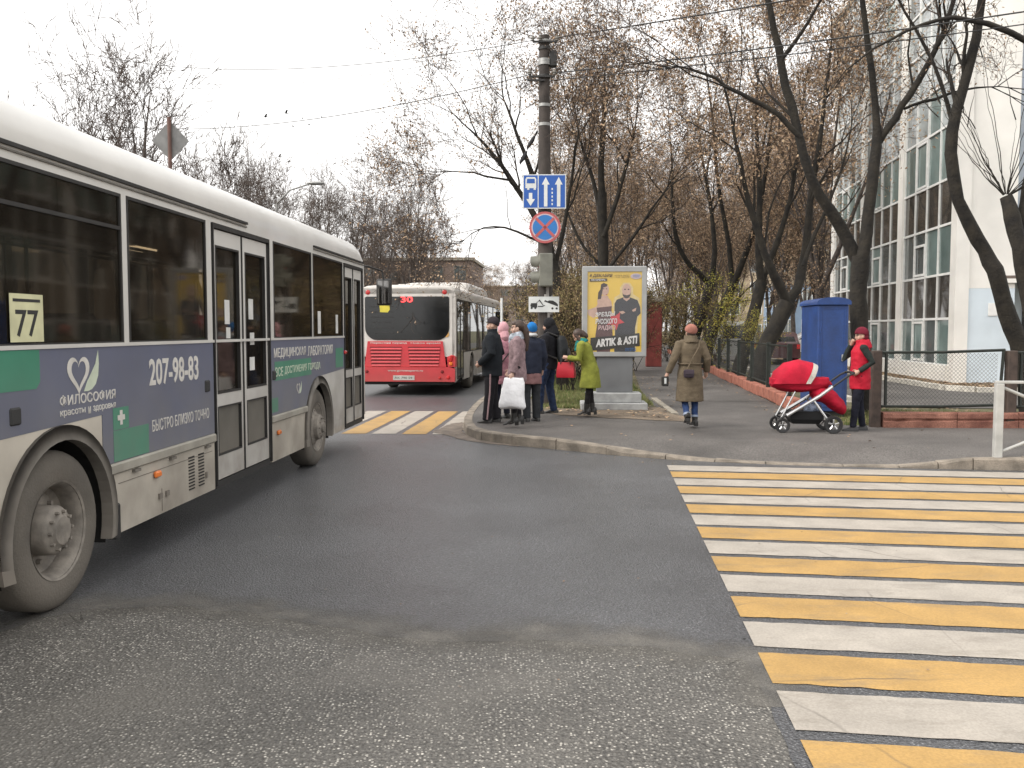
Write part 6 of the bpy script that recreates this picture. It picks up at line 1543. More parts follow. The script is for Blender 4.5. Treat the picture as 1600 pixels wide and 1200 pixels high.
def leaves(rs, pts, size, n_per, spread, droop=.5):
    """small folded leaf faces scattered about the twigs"""
    c = np.repeat(pts, n_per, 0) + rs.normal(0, spread, (len(pts) * n_per, 3)); N = len(c)
    d = rs.normal(0, 1, (N, 3)); d[:, 2] -= droop; d /= np.linalg.norm(d, axis=1, keepdims=True)
    s = np.cross(d, rs.normal(0, 1, (N, 3))); s /= np.linalg.norm(s, axis=1, keepdims=True) + 1e-9
    L_ = size * rs.uniform(.6, 1.4, (N, 1)); wd = L_ * rs.uniform(.35, .6, (N, 1))
    v = np.stack([c, c + d * L_ * .5 + s * wd * .5, c + d * L_, c + d * L_ * .5 - s * wd * .5], 1).reshape(-1, 3)
    return v, np.arange(N * 4).reshape(-1, 4)

def sprout(rs, out, p, d, L_, r, lvl, P):
    """one branch and everything on it"""
    k = 6 if lvl < 2 else 5 if lvl == 2 else 4
    pts = [p]; dd = d / np.linalg.norm(d); st = L_ / (k - 1)
    for i in range(k - 1):
        dd = dd + rs.normal(0, P['wob'] * (1 + .25 * lvl), 3); dd[2] += P['up'] * (1 if lvl < 3 else .6); dd /= np.linalg.norm(dd)
        pts.append(pts[-1] + dd * st)
    pts = np.array(pts); tip = .35 if lvl < P['depth'] else .5
    rad = r * (1 - (1 - tip) * np.linspace(0, 1, k))
    out.append((lvl, pts, rad))
    if lvl >= P['depth']: return
    nc = P['n'][lvl]; nc = max(1, int(round(nc * rs.uniform(.75, 1.25))))
    for i in range(nc):
        t = rs.uniform(P['t0'], 1) if i else 1.0
        f = t * (k - 1); i0 = min(int(f), k - 2); q = pts[i0] + (pts[i0 + 1] - pts[i0]) * (f - i0); ax = pts[i0 + 1] - pts[i0]; ax /= np.linalg.norm(ax)
        s = np.cross(ax, rs.normal(0, 1, 3)); s /= np.linalg.norm(s) + 1e-9
        an = rs.uniform(*P['ang']) * (.5 if i == 0 else 1)
        nd = ax * math.cos(an) + s * math.sin(an)
        rr = max(r * (1 - (1 - tip) * t) * rs.uniform(.5, .75), P['rmin'])
        sprout(rs, out, q, nd, L_ * rs.uniform(*P['len']), rr, lvl + 1, P)

DEF = dict(wob=.10, up=.06, depth=4, n=[6, 6, 5, 4], t0=.3, ang=(.35, .95), len=(.45, .7), rmin=.005)
def tree_meshes(name, seed, limbs, P, leaf=(.07, 3, .12), lmats=None, leaf_from=3, limb_kids=7, kid_len=(1.2, 2.6), kid_from=.35, bark=None, twig=None, dens=1.0):
    """limbs: list of (points, radii) for trunk and main boughs; the rest is grown on them"""
    rs = np.random.RandomState(seed); out = []; trunk = []
    for li, (pts, rad) in enumerate(limbs):
        pts = np.array(pts, float); rad = np.array(rad, float)
        # resample smoothly
        k = len(pts); tt = np.linspace(0, k - 1, max(2 * k, 8)); i0 = np.minimum(tt.astype(int), k - 2); f = (tt - i0)[:, None]
        pp = pts[i0] * (1 - f) + pts[i0 + 1] * f
        for _ in range(2): pp[1:-1] = pp[1:-1] * .5 + (pp[:-2] + pp[2:]) * .25
        rr = (rad[i0] * (1 - f[:, 0]) + rad[i0 + 1] * f[:, 0]) * (.80 if li == 0 else .70)
        if pp.shape[0] > 3: pp[1:-1] += rs.normal(0, .012, pp[1:-1].shape); rr = rr * rs.uniform(.93, 1.1, len(rr))
        trunk.append((pp, rr))
        if rad[0] > .2 and li == 0 and P.get('nokid0', True) and len(limbs) > 1: continue
        n = int(limb_kids * rs.uniform(.8, 1.2))
        for i in range(n):
            t = rs.uniform(kid_from, 1) if i > 1 else 1.0 - .04 * i; fidx = t * (len(pp) - 1); a = min(int(fidx), len(pp) - 2); q = pp[a] + (pp[a + 1] - pp[a]) * (fidx - a); ax = pp[a + 1] - pp[a]; ax = ax / (np.linalg.norm(ax) + 1e-9)
            s = np.cross(ax, rs.normal(0, 1, 3)); s /= np.linalg.norm(s) + 1e-9; an = rs.uniform(.35, 1.0) * (.4 if i < 2 else 1)
            sprout(rs, out, q, ax * math.cos(an) + s * math.sin(an) + np.array([0, 0, .15]), rs.uniform(*kid_len), max(.012, min(rr[a] * rs.uniform(.35, .6), .07)), 1, P)
    trunk += [(p, r) for l, p, r in out if l <= 1]; tw = [(p, r) for l, p, r in out if l > 1]
    v, f = tubes_mesh(name, trunk, None, None); tm = fast_mesh('trunk', v, f, True); tm.materials.append(bark or M_bark)
    v, f = tubes_mesh(name, tw, None, None); mi = np.zeros(len(f), np.int32)
    ends = np.concatenate([p[1:] for l, p, r in out if l >= leaf_from]) if leaf else None
    mats = [twig or M_twig]
    if leaf:
        if dens < 1: ends = ends[rs.rand(len(ends)) < dens]
        lv, lf = leaves(rs, ends, leaf[0], leaf[1], leaf[2]); f = np.concatenate([f, lf + len(v)]); v = np.concatenate([v, lv])
        mats += (lmats or M_leafs); mi = np.concatenate([mi, 1 + rs.choice(3, len(lf), p=[.45, .35, .2])])
    cm = fast_mesh('crown', v, f, False, mi)
    for m in mats: cm.materials.append(m)
    return tm, cm
TREES = []
def plant(meshes, label, loc=(0, 0, 0), rz=0, s=1.0, group=None, name='tree'):
    t = thing(name, label, 'tree' if name == 'tree' else 'shrub', loc, rz, group); t.scale = (s, s, s)
    a = link('trunk' if name == 'tree' else 'stems', meshes[0], t); b = link('crown' if name == 'tree' else 'foliage', meshes[1], t); TREES.append(t); return t

def traced(px, Y, rad, dy=0.0, seed=0, base=None):
    """limb outline surveyed in the picture, set at its distance, wandering a little in depth"""
    r_ = random.Random(seed); o = 0; pts = []
    for i, (x, y) in enumerate(px):
        o += r_.uniform(-.12, .12) + dy; pts.append(np.array(at(x, y, Y + o)))
    return pts, rad
def localise(limbs, base): return [([p - np.array(base) for p in pts], rad) for pts, rad in limbs]

# --- big forked tree behind the pram
Y1_ = 17.0
A_ = traced([(1347, 655), (1345, 560), (1343, 500), (1340, 445), (1345, 400)], Y1_, [.25, .215, .20, .195, .20], 0, 1)
B_ = traced([(1343, 415), (1325, 372), (1296, 325), (1258, 273), (1251, 210), (1230, 150), (1219, 88), (1205, 21), (1190, -50), (1170, -130)], Y1_, [.17, .155, .145, .13, .12, .11, .10, .085, .06, .03], -.03, 2)
C_ = traced([(1347, 405), (1352, 370), (1363, 283), (1373, 217), (1370, 167), (1357, 90), (1350, 17), (1340, -60), (1345, -140)], Y1_, [.16, .15, .14, .125, .09, .08, .07, .05, .03], .03, 3)
D_ = traced([(1373, 222), (1390, 195), (1410, 167), (1443, 117), (1473, 57), (1490, 0), (1520, -90)], Y1_ + .1, [.10, .10, .095, .085, .07, .06, .03], .05, 4)
E_ = traced([(1251, 215), (1216, 172), (1167, 154), (1125, 126), (1083, 105), (1040, 108)], Y1_ - .1, [.075, .065, .055, .045, .03, .015], -.05, 5)
F_ = traced([(1413, 170), (1440, 160), (1493, 143), (1540, 134), (1577, 137)], Y1_ + .2, [.05, .045, .035, .02, .012], 0, 6)
base = (A_[0][0][0], A_[0][0][1], PW); PT = dict(DEF, depth=4, n=[6, 5, 4, 3], wob=.13, up=.04, len=(.45, .68), rmin=.0045)
plant(tree_meshes('t', 1, localise([A_, B_, C_, D_, E_, F_], base), PT, (.055, 1, .10), limb_kids=7, kid_len=(1.0, 2.2), dens=.55), 'tall dark forked tree rising behind the woman with the pram', base)
# --- curved tree by the white building
A_ = traced([(1612, 665), (1604, 600), (1597, 554), (1581, 512), (1562, 453), (1555, 411), (1535, 392), (1503, 338), (1482, 250), (1487, 187), (1517, 100), (1530, 33), (1538, -40), (1545, -140)], 16.2, [.23, .21, .20, .19, .18, .175, .15, .135, .125, .12, .105, .095, .07, .03], .02, 8)
B_ = traced([(1487, 190), (1470, 120), (1440, 60), (1400, 0), (1380, -80)], 16.4, [.05, .045, .04, .03, .015], .06, 9)
base = (A_[0][0][0], A_[0][0][1], PW)
plant(tree_meshes('t', 2, localise([A_, B_], base), dict(PT, n=[5, 4, 4, 3], nokid0=False), (.055, 1, .10), limb_kids=8, kid_len=(.7, 1.6), kid_from=.6, dens=.4), 'S-shaped dark tree trunk in front of the white building', base)
# --- pollarded tree on the right edge with long shoots
A_ = traced([(1640, 668), (1625, 560), (1605, 450), (1593, 395), (1583, 340), (1572, 308)], 15.2, [.22, .19, .17, .16, .16, .13], 0, 10)
B_ = traced([(1590, 370), (1604, 310), (1612, 250), (1640, 160), (1700, 40)], 15.2, [.13, .12, .10, .08, .04], .1, 11)
limbs = [A_, B_]; rs_ = random.Random(3); K = A_[0][-1]
for i in range(22):
    a = R(rs_.uniform(-75, 75)); L_ = rs_.uniform(1.2, 3.0); d_ = np.array([math.sin(a), rs_.uniform(-.35, .35), math.cos(a)]); pts = [K + d_ * .05]
    for j in range(5): d_ = d_ + np.array([0, 0, .12]); pts.append(pts[-1] + d_ / np.linalg.norm(d_) * L_ / 5 + np.array([rs_.uniform(-.03, .03), 0, 0]))
    limbs.append((pts, [.016, .012, .010, .008, .006, .003]))
G_ = traced([(1720, 120), (1600, 62), (1533, 33), (1480, 22), (1433, 40), (1367, 70), (1320, 110), (1290, 150)], 15.0, [.10, .075, .06, .05, .04, .028, .016, .008], .03, 12); limbs.append(G_)
base = (A_[0][0][0], A_[0][0][1], PW)
plant(tree_meshes('t', 3, localise(limbs, base), dict(DEF, depth=2, n=[2, 2, 2], rmin=.003), None, limb_kids=2, kid_len=(.4, .9)), 'pollarded tree with long thin shoots at the right edge', base)
# --- leaning trunks along the path fence
PF = dict(DEF, depth=4, n=[6, 5, 5, 4], wob=.12, up=.07, rmin=.006)
def lean(Y, trunk, forks, rt, seed, label, leaf=(.085, 2, .16), kl=(1.2, 2.6), lm=None, dens=.8):
    A = traced(trunk, Y, rt, 0, seed); L = [A]
    for i, (f, r) in enumerate(forks): L.append(traced(f, Y, r, .07 * (1 if i % 2 else -1), seed + i + 1))
    b = (A[0][0][0], A[0][0][1], PW); plant(tree_meshes('t', seed, localise(L, b), PF, leaf, lm, limb_kids=7, kid_len=kl, dens=dens), label, b)
lean(23.5, [(1178, 612), (1190, 555), (1207, 519), (1231, 473)], [([(1231, 476), (1218, 445), (1197, 408), (1186, 370), (1165, 300), (1150, 220), (1130, 130)], [.19, .17, .15, .12, .09, .06, .03]), ([(1229, 478), (1249, 449), (1255, 412), (1262, 350), (1275, 260), (1290, 150), (1300, 60)], [.20, .18, .16, .13, .10, .07, .03]), ([(1255, 415), (1275, 360), (1310, 290), (1330, 200)], [.08, .07, .05, .02])], [.33, .29, .27, .28], 21, 'thick leaning forked tree behind the path fence, nearest the blue cabinet')
lean(29, [(1152, 590), (1164, 545), (1177, 499), (1190, 440)], [([(1189, 445), (1183, 380), (1190, 300), (1180, 200), (1185, 110)], [.17, .15, .12, .08, .03]), ([(1190, 442), (1215, 380), (1240, 300), (1250, 200), (1262, 110)], [.15, .13, .1, .06, .03])], [.28, .26, .24, .22], 31, 'upright dark tree behind the fence with a forked top')
lean(33, [(1098, 575), (1112, 523), (1127, 484), (1145, 445)], [([(1144, 448), (1164, 405), (1190, 330), (1200, 230), (1215, 120)], [.16, .15, .12, .08, .03]), ([(1145, 446), (1140, 380), (1120, 290), (1115, 180), (1100, 90)], [.14, .12, .1, .06, .03]), ([(1127, 486), (1150, 470), (1180, 440)], [.06, .05, .03])], [.26, .24, .22, .20], 41, 'slanting tree behind the fence, left of the forked upright one')
lean(40, [(1078, 560), (1088, 521), (1100, 480), (1111, 443)], [([(1111, 446), (1090, 425), (1077, 415), (1056, 385), (1048, 320), (1052, 250), (1045, 190)], [.2, .18, .16, .14, .1, .06, .03]), ([(1111, 444), (1120, 390), (1110, 310), (1095, 240), (1090, 180)], [.2, .16, .12, .08, .03])], [.30, .27, .25, .25], 51, 'farther twin-stemmed tree behind the fence, above the khaki woman')
# --- lawn trees behind the pole and the billboard
lean(30, [(946, 590), (945, 520), (943, 450), (942, 380), (941, 300)], [([(941, 305), (938, 250), (945, 190), (943, 135), (946, 100)], [.17, .13, .10, .06, .02]), ([(942, 340), (925, 270), (905, 220), (895, 165)], [.12, .09, .06, .025]), ([(943, 370), (968, 300), (985, 240), (995, 180)], [.12, .10, .07, .03]), ([(943, 420), (905, 380), (885, 330), (870, 270)], [.09, .07, .05, .02]), ([(943, 430), (990, 370), (1030, 310), (1060, 270)], [.10, .08, .05, .02])], [.27, .25, .23, .22, .19], 61, 'tall straight tree with brown seed clusters behind the billboard', (.085, 2, .15), (1.4, 2.8))
lean(25, [(880, 615), (878, 560), (872, 500), (868, 440), (862, 400)], [([(862, 405), (840, 340), (800, 280), (760, 225), (720, 190)], [.14, .12, .09, .06, .02]), ([(864, 410), (850, 320), (825, 250), (800, 190), (785, 150)], [.14, .12, .09, .06, .02]), ([(866, 420), (880, 360), (890, 300), (900, 240), (905, 190)], [.11, .09, .07, .05, .02]), ([(800, 282), (750, 275), (710, 262), (685, 275)], [.05, .04, .025, .012]), ([(850, 380), (800, 360), (760, 345), (720, 380)], [.06, .045, .03, .012])], [.24, .22, .21, .20, .18], 71, 'wide bare-limbed tree just behind the pole with drooping left boughs', (.07, 1, .12), (1.2, 2.4), None, .6)

# --- generic trees for the rows
def generic(seed, H, leafy, spread=.35, stems=4, P=None, lm=None, twig=None, bark=None, dens=.6):
    rs = np.random.RandomState(seed); h0 = H * rs.uniform(.18, .28); limbs = []
    T = [np.array([0, 0, 0.]), np.array([rs.normal(0, .08), rs.normal(0, .08), h0 * .5]), np.array([rs.normal(0, .15), rs.normal(0, .15), h0])]
    limbs.append((T, [H * .021, H * .017, H * .015]))
    for i in range(stems):
        a = 2 * math.pi * (i + rs.uniform(0, .7)) / stems; sp = spread * rs.uniform(.5, 1.2); p = T[-1]; d = np.array([math.cos(a) * sp, math.sin(a) * sp, 1.]); pts = [p - np.array([0, 0, .1])]; L_ = (H - h0) * rs.uniform(.75, 1.0)
        for j in range(5):
            d = d + rs.normal(0, .10, 3) + np.array([0, 0, .10]); pts.append(pts[-1] + d / np.linalg.norm(d) * L_ / 5)
        limbs.append((pts, list(H * np.array([.0115, .0095, .0075, .005, .0035, .0016]))))
    if not leafy: limbs = [(p_, [v * 1.7 for v in r_]) for p_, r_ in limbs]
    PP = dict(DEF, depth=4, n=[6, 5, 4, 4], wob=.12, up=.08, rmin=.007)
    if P: PP.update(P)
    return tree_meshes('g', seed, limbs, PP, (.095, 2, .17) if leafy else None, lm, limb_kids=8, kid_len=(H * .12, H * .24), kid_from=.15, bark=bark or M_bark2, twig=twig, dens=dens if leafy else 1)
leafy = [generic(101, 12, True), generic(102, 13, True, .28, 5), generic(103, 11, True, .42, 3)]
BP = dict(rmin=.014, up=.12, n=[5, 4, 4, 3])
bare = [generic(111, 12, False, .3, 6, BP, twig=M_twig2), generic(112, 13, False, .2, 6, BP, twig=M_twig2), generic(113, 11, False, .4, 5, BP, twig=M_twig2)]
ym = generic(131, 4.6, True, .5, 5, dict(n=[4, 4, 3, 3]), M_yleaf, dens=.28)
plant(ym, 'young maple with yellow-green leaves behind the path fence', (at(1122, 500, 31).x, 31, PW), .4, .62)
plant(ym, 'small yellow-leaved sapling against the upright dark tree', (at(1196, 500, 27).x, 27, PW), 2.4, .38)
tr = random.Random(9)
gR = 'brown-leaved trees beyond the path fence'
for Y, off in ((35, 4.2), (46, 1.0), (50, 5.5), (56, 2.2), (62, 7), (68, 1.5), (76, 5), (84, 2), (95, 8), (110, 3), (47, 10), (60, 13), (75, 12)):
    plant(tr.choice(leafy), 'brown-leaved tree in the thicket beyond the path fence', (fl(Y) + off, Y, PW - .02), tr.uniform(0, 6.28), (tr.uniform(.66, .8) if off < 3.2 else tr.uniform(.95, 1.2)), gR)
ORD = ['nearest ', 'second ', 'third ', 'fourth ', 'fifth ', 'sixth ', 'farthest ']; gl_ = []
gL = 'brown-leaved trees on the lawn strip left of the path'
for Y, off in ((37, .2), (44, -.6), (52, .2), (60, -.5), (70, .3), (82, -.4), (98, 0)):
    plant(tr.choice(leafy), ORD[len(gl_)] + 'brown-leaved tree on the lawn strip, counted from the billboard', ((fl(Y) - 2.7 + main_k(Y)) / 2 + 1.0 + off, Y, PW), tr.uniform(0, 6.28), tr.uniform(.62, .78), gL); gl_.append(1)
gB = 'bare trees along the left side of the street'
for px, Y, s_, k, nm in ((205, 31, .74, 1, 'tall bare many-stemmed tree rising above the bus roof, left of the diamond sign'), (125, 34, .70, 0, 'bare tree at the far left, above the rear of the bus roof'), (330, 36, .68, 2, 'bare forked tree just right of the diamond sign'), (25, 29, .60, 2, 'bare crooked tree top at the upper left corner'), (285, 44, .64, 0, None), (375, 42, .62, 1, None), (420, 47, .66, 0, None), (455, 53, .70, 2, None), (395, 58, .80, 1, None), (545, 66, .92, 0, 'round bare tree above the front of the near bus'), (500, 72, .85, 1, None), (590, 78, .95, 2, None), (645, 84, 1.12, 1, 'tallest bare tree above the red bus roof'), (620, 96, 1.0, 0, None), (670, 100, 1.05, 2, None), (575, 110, 1.15, 1, None), (610, 86, .8, 0, None), (565, 88, .8, 2, None), (655, 90, .85, 0, None)):
    plant(bare[k], nm or 'bare grey tree in the row along the left side of the street', (at(px, 500, Y).x, Y, .14), tr.uniform(0, 6.28), s_, gB)
gM = 'brown-leaved trees massed far beyond the path'
for px, Y in ((885, 58), (905, 66), (925, 74), (960, 62), (985, 70), (1005, 58), (1030, 64), (1060, 56), (1085, 66), (1110, 58), (1140, 64), (1170, 54), (1205, 60), (1240, 56), (1275, 62), (1300, 52), (870, 90), (950, 95), (1040, 90), (1130, 85), (1220, 80), (1290, 78)):
    plant(tr.choice(leafy), 'far brown-leaved tree in the mass at the end of the path', (at(px, 500, Y).x, Y, PW - .02), tr.uniform(0, 6.28), tr.uniform(.85, 1.05), gM)
gF = 'far bare trees closing the street'
for x, Y in ((660, 150), (690, 140), (720, 160), (755, 150), (780, 165), (810, 150), (840, 170), (700, 120), (870, 160), (900, 150)):
    plant(tr.choice(bare + leafy[:1]), 'distant bare tree closing the view up the street', (at(x, 500, Y).x, Y, 0), tr.uniform(0, 6.28), tr.uniform(.75, 1.0), gF)

# --- shrubs
def shrub_mesh(seed, H, lm, n=26, dens=.9):
    rs = np.random.RandomState(seed); limbs = []
    for i in range(n):
        a = rs.uniform(0, 6.28); d = np.array([math.cos(a) * .35, math.sin(a) * .35, 1.]); pts = [np.array([rs.normal(0, .18), rs.normal(0, .18), 0.])]
        for j in range(4): d = d + rs.normal(0, .15, 3); pts.append(pts[-1] + d / np.linalg.norm(d) * H * rs.uniform(.18, .26))
        limbs.append((pts, [.014, .012, .009, .007, .004]))
    return tree_meshes('s', seed, limbs, dict(DEF, depth=3, n=[4, 4, 3], rmin=.004, up=.03), (.055, 2, .07), lm, leaf_from=2, limb_kids=5, kid_len=(.3, .7), kid_from=.2, dens=dens)
M_oleaf = [pm('shrub_olive_leaf', (.17, .14, .055), .85, var=.3), pm('shrub_tan_leaf', (.26, .19, .09), .85, var=.3), pm('shrub_brown_leaf', (.15, .095, .06), .85, var=.3)]
sh = [shrub_mesh(201, 2.2, M_oleaf), shrub_mesh(202, 2.6, M_oleaf)]
for i, (px, Y, s_) in enumerate(((888, 22.5, 1.0), (905, 27, 1.1), (868, 31, 1.1), (930, 33, 1.2), (980, 34, 1.2), (1045, 44, 1.1), (1065, 41, 1.2))):
    plant(sh[i % 2], ['nearest olive-brown shrub just right of the pole foot', 'olive-brown shrub between the pole and the billboard', 'olive-brown shrub behind the hooded person, left of the pole', 'olive-brown shrub directly behind the billboard panel', 'olive-brown shrub showing right of the billboard', 'dry shrub beyond the red pillar', 'dry shrub behind the fence near the red pillar'][i], (at(px, 500, Y).x, Y, PW), i * 1.3, s_, 'shrubs on the grass strip' if px < 1000 else 'shrubs beyond the fence', 'shrub')

# ================================================================== SMALL THINGS
# ---- wires
M_cable = pm('black_cable', (.02, .02, .02), .6)
def cable(a, b, sag, r, label, group='overhead wires from the corner pole'):
    a, b = Vector(a), Vector(b); pts = []
    for i in range(25):
        t = i / 24; p = a.lerp(b, t); p.z -= sag * 4 * t * (1 - t); pts.append(p)
    mb = MB(); mb.tube([p - a for p in pts], r, 5); o = mb.obj('overhead_wire', M_cable, None, True); o.location = a; return tag(o, label, 'wire', group)
PX = pole.location.x
cable((PX + .24, PZ - .12, pz(62) + PW), (26, 3.9, 8.2), .35, .014, 'topmost overhead wire running from the pole to the upper right')
cable((PX + .19, PZ - .12, pz(117) + PW), (26, 3.6, 7.6), .55, .013, 'second overhead wire running from the pole to the right')
cable((PX + .12, PZ - .10, pz(128) + PW), (26, 3.9, 7.2), .5, .010, 'third, lowest overhead wire running from the pole to the right')
cable((PX - .24, PZ - .12, pz(66) + PW), (-13.5, 30, 10.6), .5, .008, 'topmost thin wire crossing the street to the left of the pole')
cable((PX - .10, PZ - .12, pz(70) + PW), (-14.5, 28, 9.4), .6, .005, 'second thin wire crossing the street to the left of the pole')
cable((PX - .30, PZ - .12, pz(119) + PW), (-13.5, 30, 8.4), .5, .009, 'third wire leaving the pole to the left under the crossarm')
cable((PX - .33, PZ - .12, pz(126) + PW), (-14.5, 28, 7.6), .5, .004, 'lowest thin wire leaving the pole to the left')
# ---- birds
M_bird = pm('crow_black', (.015, .015, .018), .7)
def bird(loc, rz, label, group, flap=.3, s=1.0, perched=False):
    mb = MB()
    mb.tube([(0, -.20, 0), (0, -.10, .01), (0, .04, .015), (0, .13, .03), (0, .18, .035), (0, .235, .025)], [.018, .05, .06, .042, .034, .004], 8)
    mb.prism([(-.03, -.17), (.03, -.17), (.055, -.33), (-.055, -.33)], 'z', -.005, .006)
    if not perched:
        for sx in (-1, 1):
            mb.loft([[(sx * .04, .08, .02), (sx * .04, -.09, .02), (sx * .04, -.09, .03), (sx * .04, .08, .035)], [(sx * .24, .09, .03 + flap * .2), (sx * .24, -.11, .02 + flap * .2), (sx * .24, -.11, .026 + flap * .2), (sx * .24, .09, .04 + flap * .2)], [(sx * .46, -.02, .02 + flap * .36), (sx * .44, -.14, .01 + flap * .36), (sx * .44, -.14, .014 + flap * .36), (sx * .46, -.02, .026 + flap * .36)]])
    o = mb.obj('bird', M_bird, None, True, 60); o.location = loc; o.rotation_euler = (R(-65) if perched else 0, R(12), rz); o.scale = (s, s, s)
    return tag(o, label, 'bird', group)
for i, (x, y, Y, d) in enumerate(((415, 182, 60, 2.2), (447, 177, 58, 2.1), (437, 245, 85, 2.4), (451, 253, 85, 2.0), (458, 198, 120, 1), (473, 186, 125, 2), (483, 195, 120, 3), (503, 184, 122, 1))):
    bird(at(x, y, Y), R(60 + 25 * d), 'small dark bird flying in the white sky above the bus roof', 'birds flying over the street', .2 + .3 * (i % 3), .62)
bird(at(831, 222, 24.5), R(70), 'black crow perched upper in the tree left of the pole', 'crows perched in the tree', 0, 1.0, True)
bird(at(819, 246, 24.6), R(100), 'black crow perched lower in the tree left of the pole', 'crows perched in the tree', 0, 1.0, True)

# ---- vehicles beyond the fence
M_cg = pm('car_glass', (.02, .022, .024), .08, spec=.8)
def car(loc, rz, label, mat, L_=4.2, W_=1.7, H_=1.45, van=False):
    t = thing('parked_car' if not van else 'parked_van', label, 'van' if van else 'car', loc, rz)
    hw = W_ / 2
    if van: prof = [(-L_ / 2, .35), (L_ / 2, .35), (L_ / 2, .95), (L_ / 2 - .75, 1.15), (L_ / 2 - 1.25, H_), (-L_ / 2 + .1, H_), (-L_ / 2, H_ - .15)]
    else: prof = [(-L_ / 2, .3), (L_ / 2, .3), (L_ / 2, .66), (L_ / 2 - .15, .78), (L_ / 2 - 1.1, .92), (L_ / 2 - 1.75, H_ - .05), (L_ / 2 - 2.3, H_), (-L_ / 2 + 1.0, H_ - .03), (-L_ / 2 + .35, .98), (-L_ / 2 + .02, .92)]
    def ringx(x, k): return [(x, y, .35 + (z - .35) * k if z > .95 else z) for y, z in prof]
    mb = MB(); mb.loft([[(x, y * (1 if abs(x) < hw * .95 else .985), z - (.04 if (z > 1.0 and abs(x) > hw * .9) else 0)) for y, z in prof] for x in (-hw, -hw * .9, hw * .9, hw)]); mb.obj('body', mat, t, True, 30)
    gz0, gz1 = (1.0, H_ - .12)
    for sx in (-1, 1):
        mb = MB(); ys = (-L_ / 2 + .75, L_ / 2 - 1.85) if not van else (L_ / 2 - 1.9, L_ / 2 - 1.25)
        mb.prism([(ys[0], gz0), (ys[1] + .45, gz0), (ys[1], gz1), (ys[0] + .3, gz1)], 'x', sx * (hw + .002), sx * (hw + .006)); mb.obj('side_window', M_cg, t)
    mb = MB(); mb.prism([(-hw * .8, 1.02 if not van else 1.15), (hw * .8, 1.02 if not van else 1.15), (hw * .7, H_ - .2), (-hw * .7, H_ - .2)], 'y', -L_ / 2 - (.01 if van else -.22), -L_ / 2 - (.004 if van else -.2)); mb.obj('rear_window', M_cg, t)
    for sx in (-1, 1):
        mb = MB(); mb.bbox(sx * hw * .9 - .07, sx * hw * .9 + .07, -L_ / 2 - .02, -L_ / 2 + .02, .7, .9, .01); mb.obj('tail_lamp', M_redl, t)
        for y in (-L_ / 2 + .75, L_ / 2 - .8):
            w0 = bpy.data.objects.new('wheel', None); COL.objects.link(w0); w0.parent = t; w0.location = (sx * (hw - .09), y, .31)
            mb = MB(); mb.lathe([(.19, -.09), (.29, -.09), (.31, -.06), (.31, .08), (.29, .1), (.19, .1)], 20, M=Matrix.Scale(sx, 4, (1, 0, 0))); mb.obj('tyre', M_rub, w0, True)
            mb = MB(); mb.lathe([(.0, .07), (.06, .075), (.17, .06), (.2, .095)], 20, M=Matrix.Scale(sx, 4, (1, 0, 0))); mb.obj('rim', M_alu, w0, True)
    return t
yv = 44
vn = car((at(1146, 520, yv).x, yv, PW - .008), R(-8), 'white van parked beyond the fence with dark lettering on its rear', pm('white_van_paint', (.58, .58, .56), .4, var=.08), 4.6, 1.75, 1.95, True)
for s_, z, h_ in (('ДОСТАВКА', .95, .10), ('24 ЧАСА', .78, .12)):
    text('lettering', s_, M_ink, vn, (-.55, -2.315, z), (1, 0, 0), (0, 0, 1), 1.1, h_, .01)
car((at(1189, 522, 42).x + .6, 42, PW - .008), R(-8), 'dark maroon car parked beyond the fence beside the leaning tree', pm('maroon_paint', (.07, .018, .022), .3, coat=.5))
car((at(1264, 522, 52).x, 52, PW - .008), R(82), 'white car parked far beyond the fence, left of the blue cabinet', pm('white_car_paint', (.6, .6, .6), .3, coat=.5))

# ---- grass, fallen leaves, pebbles
rs = np.random.RandomState(12)
def inside(poly, p):
    x, y = p[:, 0], p[:, 1]; c = np.zeros(len(p), bool); n = len(poly)
    for i in range(n):
        (x0, y0), (x1, y1) = poly[i][:2], poly[(i + 1) % n][:2]
        m = ((y0 > y) != (y1 > y)); c ^= m & (x < (x1 - x0) * (y - y0) / ((y1 - y0) + 1e-12) + x0)
    return c
def scatter(poly, n, z, bias=0):
    P = np.array([q[:2] for q in poly]); lo, hi = P.min(0), P.max(0); u = rs.rand(n * 3, 2)
    if bias: u[:, 1] = u[:, 1] ** bias
    p = lo + u * (hi - lo); p = p[inside(poly, p)][:n]; return np.c_[p, np.full(len(p), z)]
M_grassb = [pm('grass_green', (.10, .14, .035), .8, var=.3), pm('grass_olive', (.17, .17, .06), .8, var=.3), pm('grass_straw', (.26, .22, .11), .8, var=.3)]
near_lawn = [(.6, 17.9), (1.3, 17.55), (2.9, 18.4), (3.3, 24), (3.9, 31), (1.2, 31), (.7, 26), (.45, 20.3)]
def grass(name, poly, n, z, h, bias=1.4):
    p = scatter(poly, n, z, bias); N = len(p); a = rs.uniform(0, 6.28, N); hh = h * rs.uniform(.5, 1.3, N); w_ = .006 + .004 * (p[:, 1] > 22)
    dx = np.c_[np.cos(a), np.sin(a), np.zeros(N)]; tip = p + np.c_[rs.normal(0, .035, N), rs.normal(0, .035, N), hh]
    v = np.stack([p - dx * w_[:, None] if hasattr(w_, '__len__') else p - dx * w_, p + dx * w_[:, None], tip], 1).reshape(-1, 3)
    me = fast_mesh(name, v, np.arange(N * 3).reshape(-1, 3), False, rs.choice(3, N, p=[.5, .33, .17])); o = link(name, me, None, M_grassb); return tag(o, None, None, None, 'stuff')
tag(grass('grass', near_lawn, 30000, PW + .004, .075), 'short patchy green grass around the billboard and pole', 'grass')
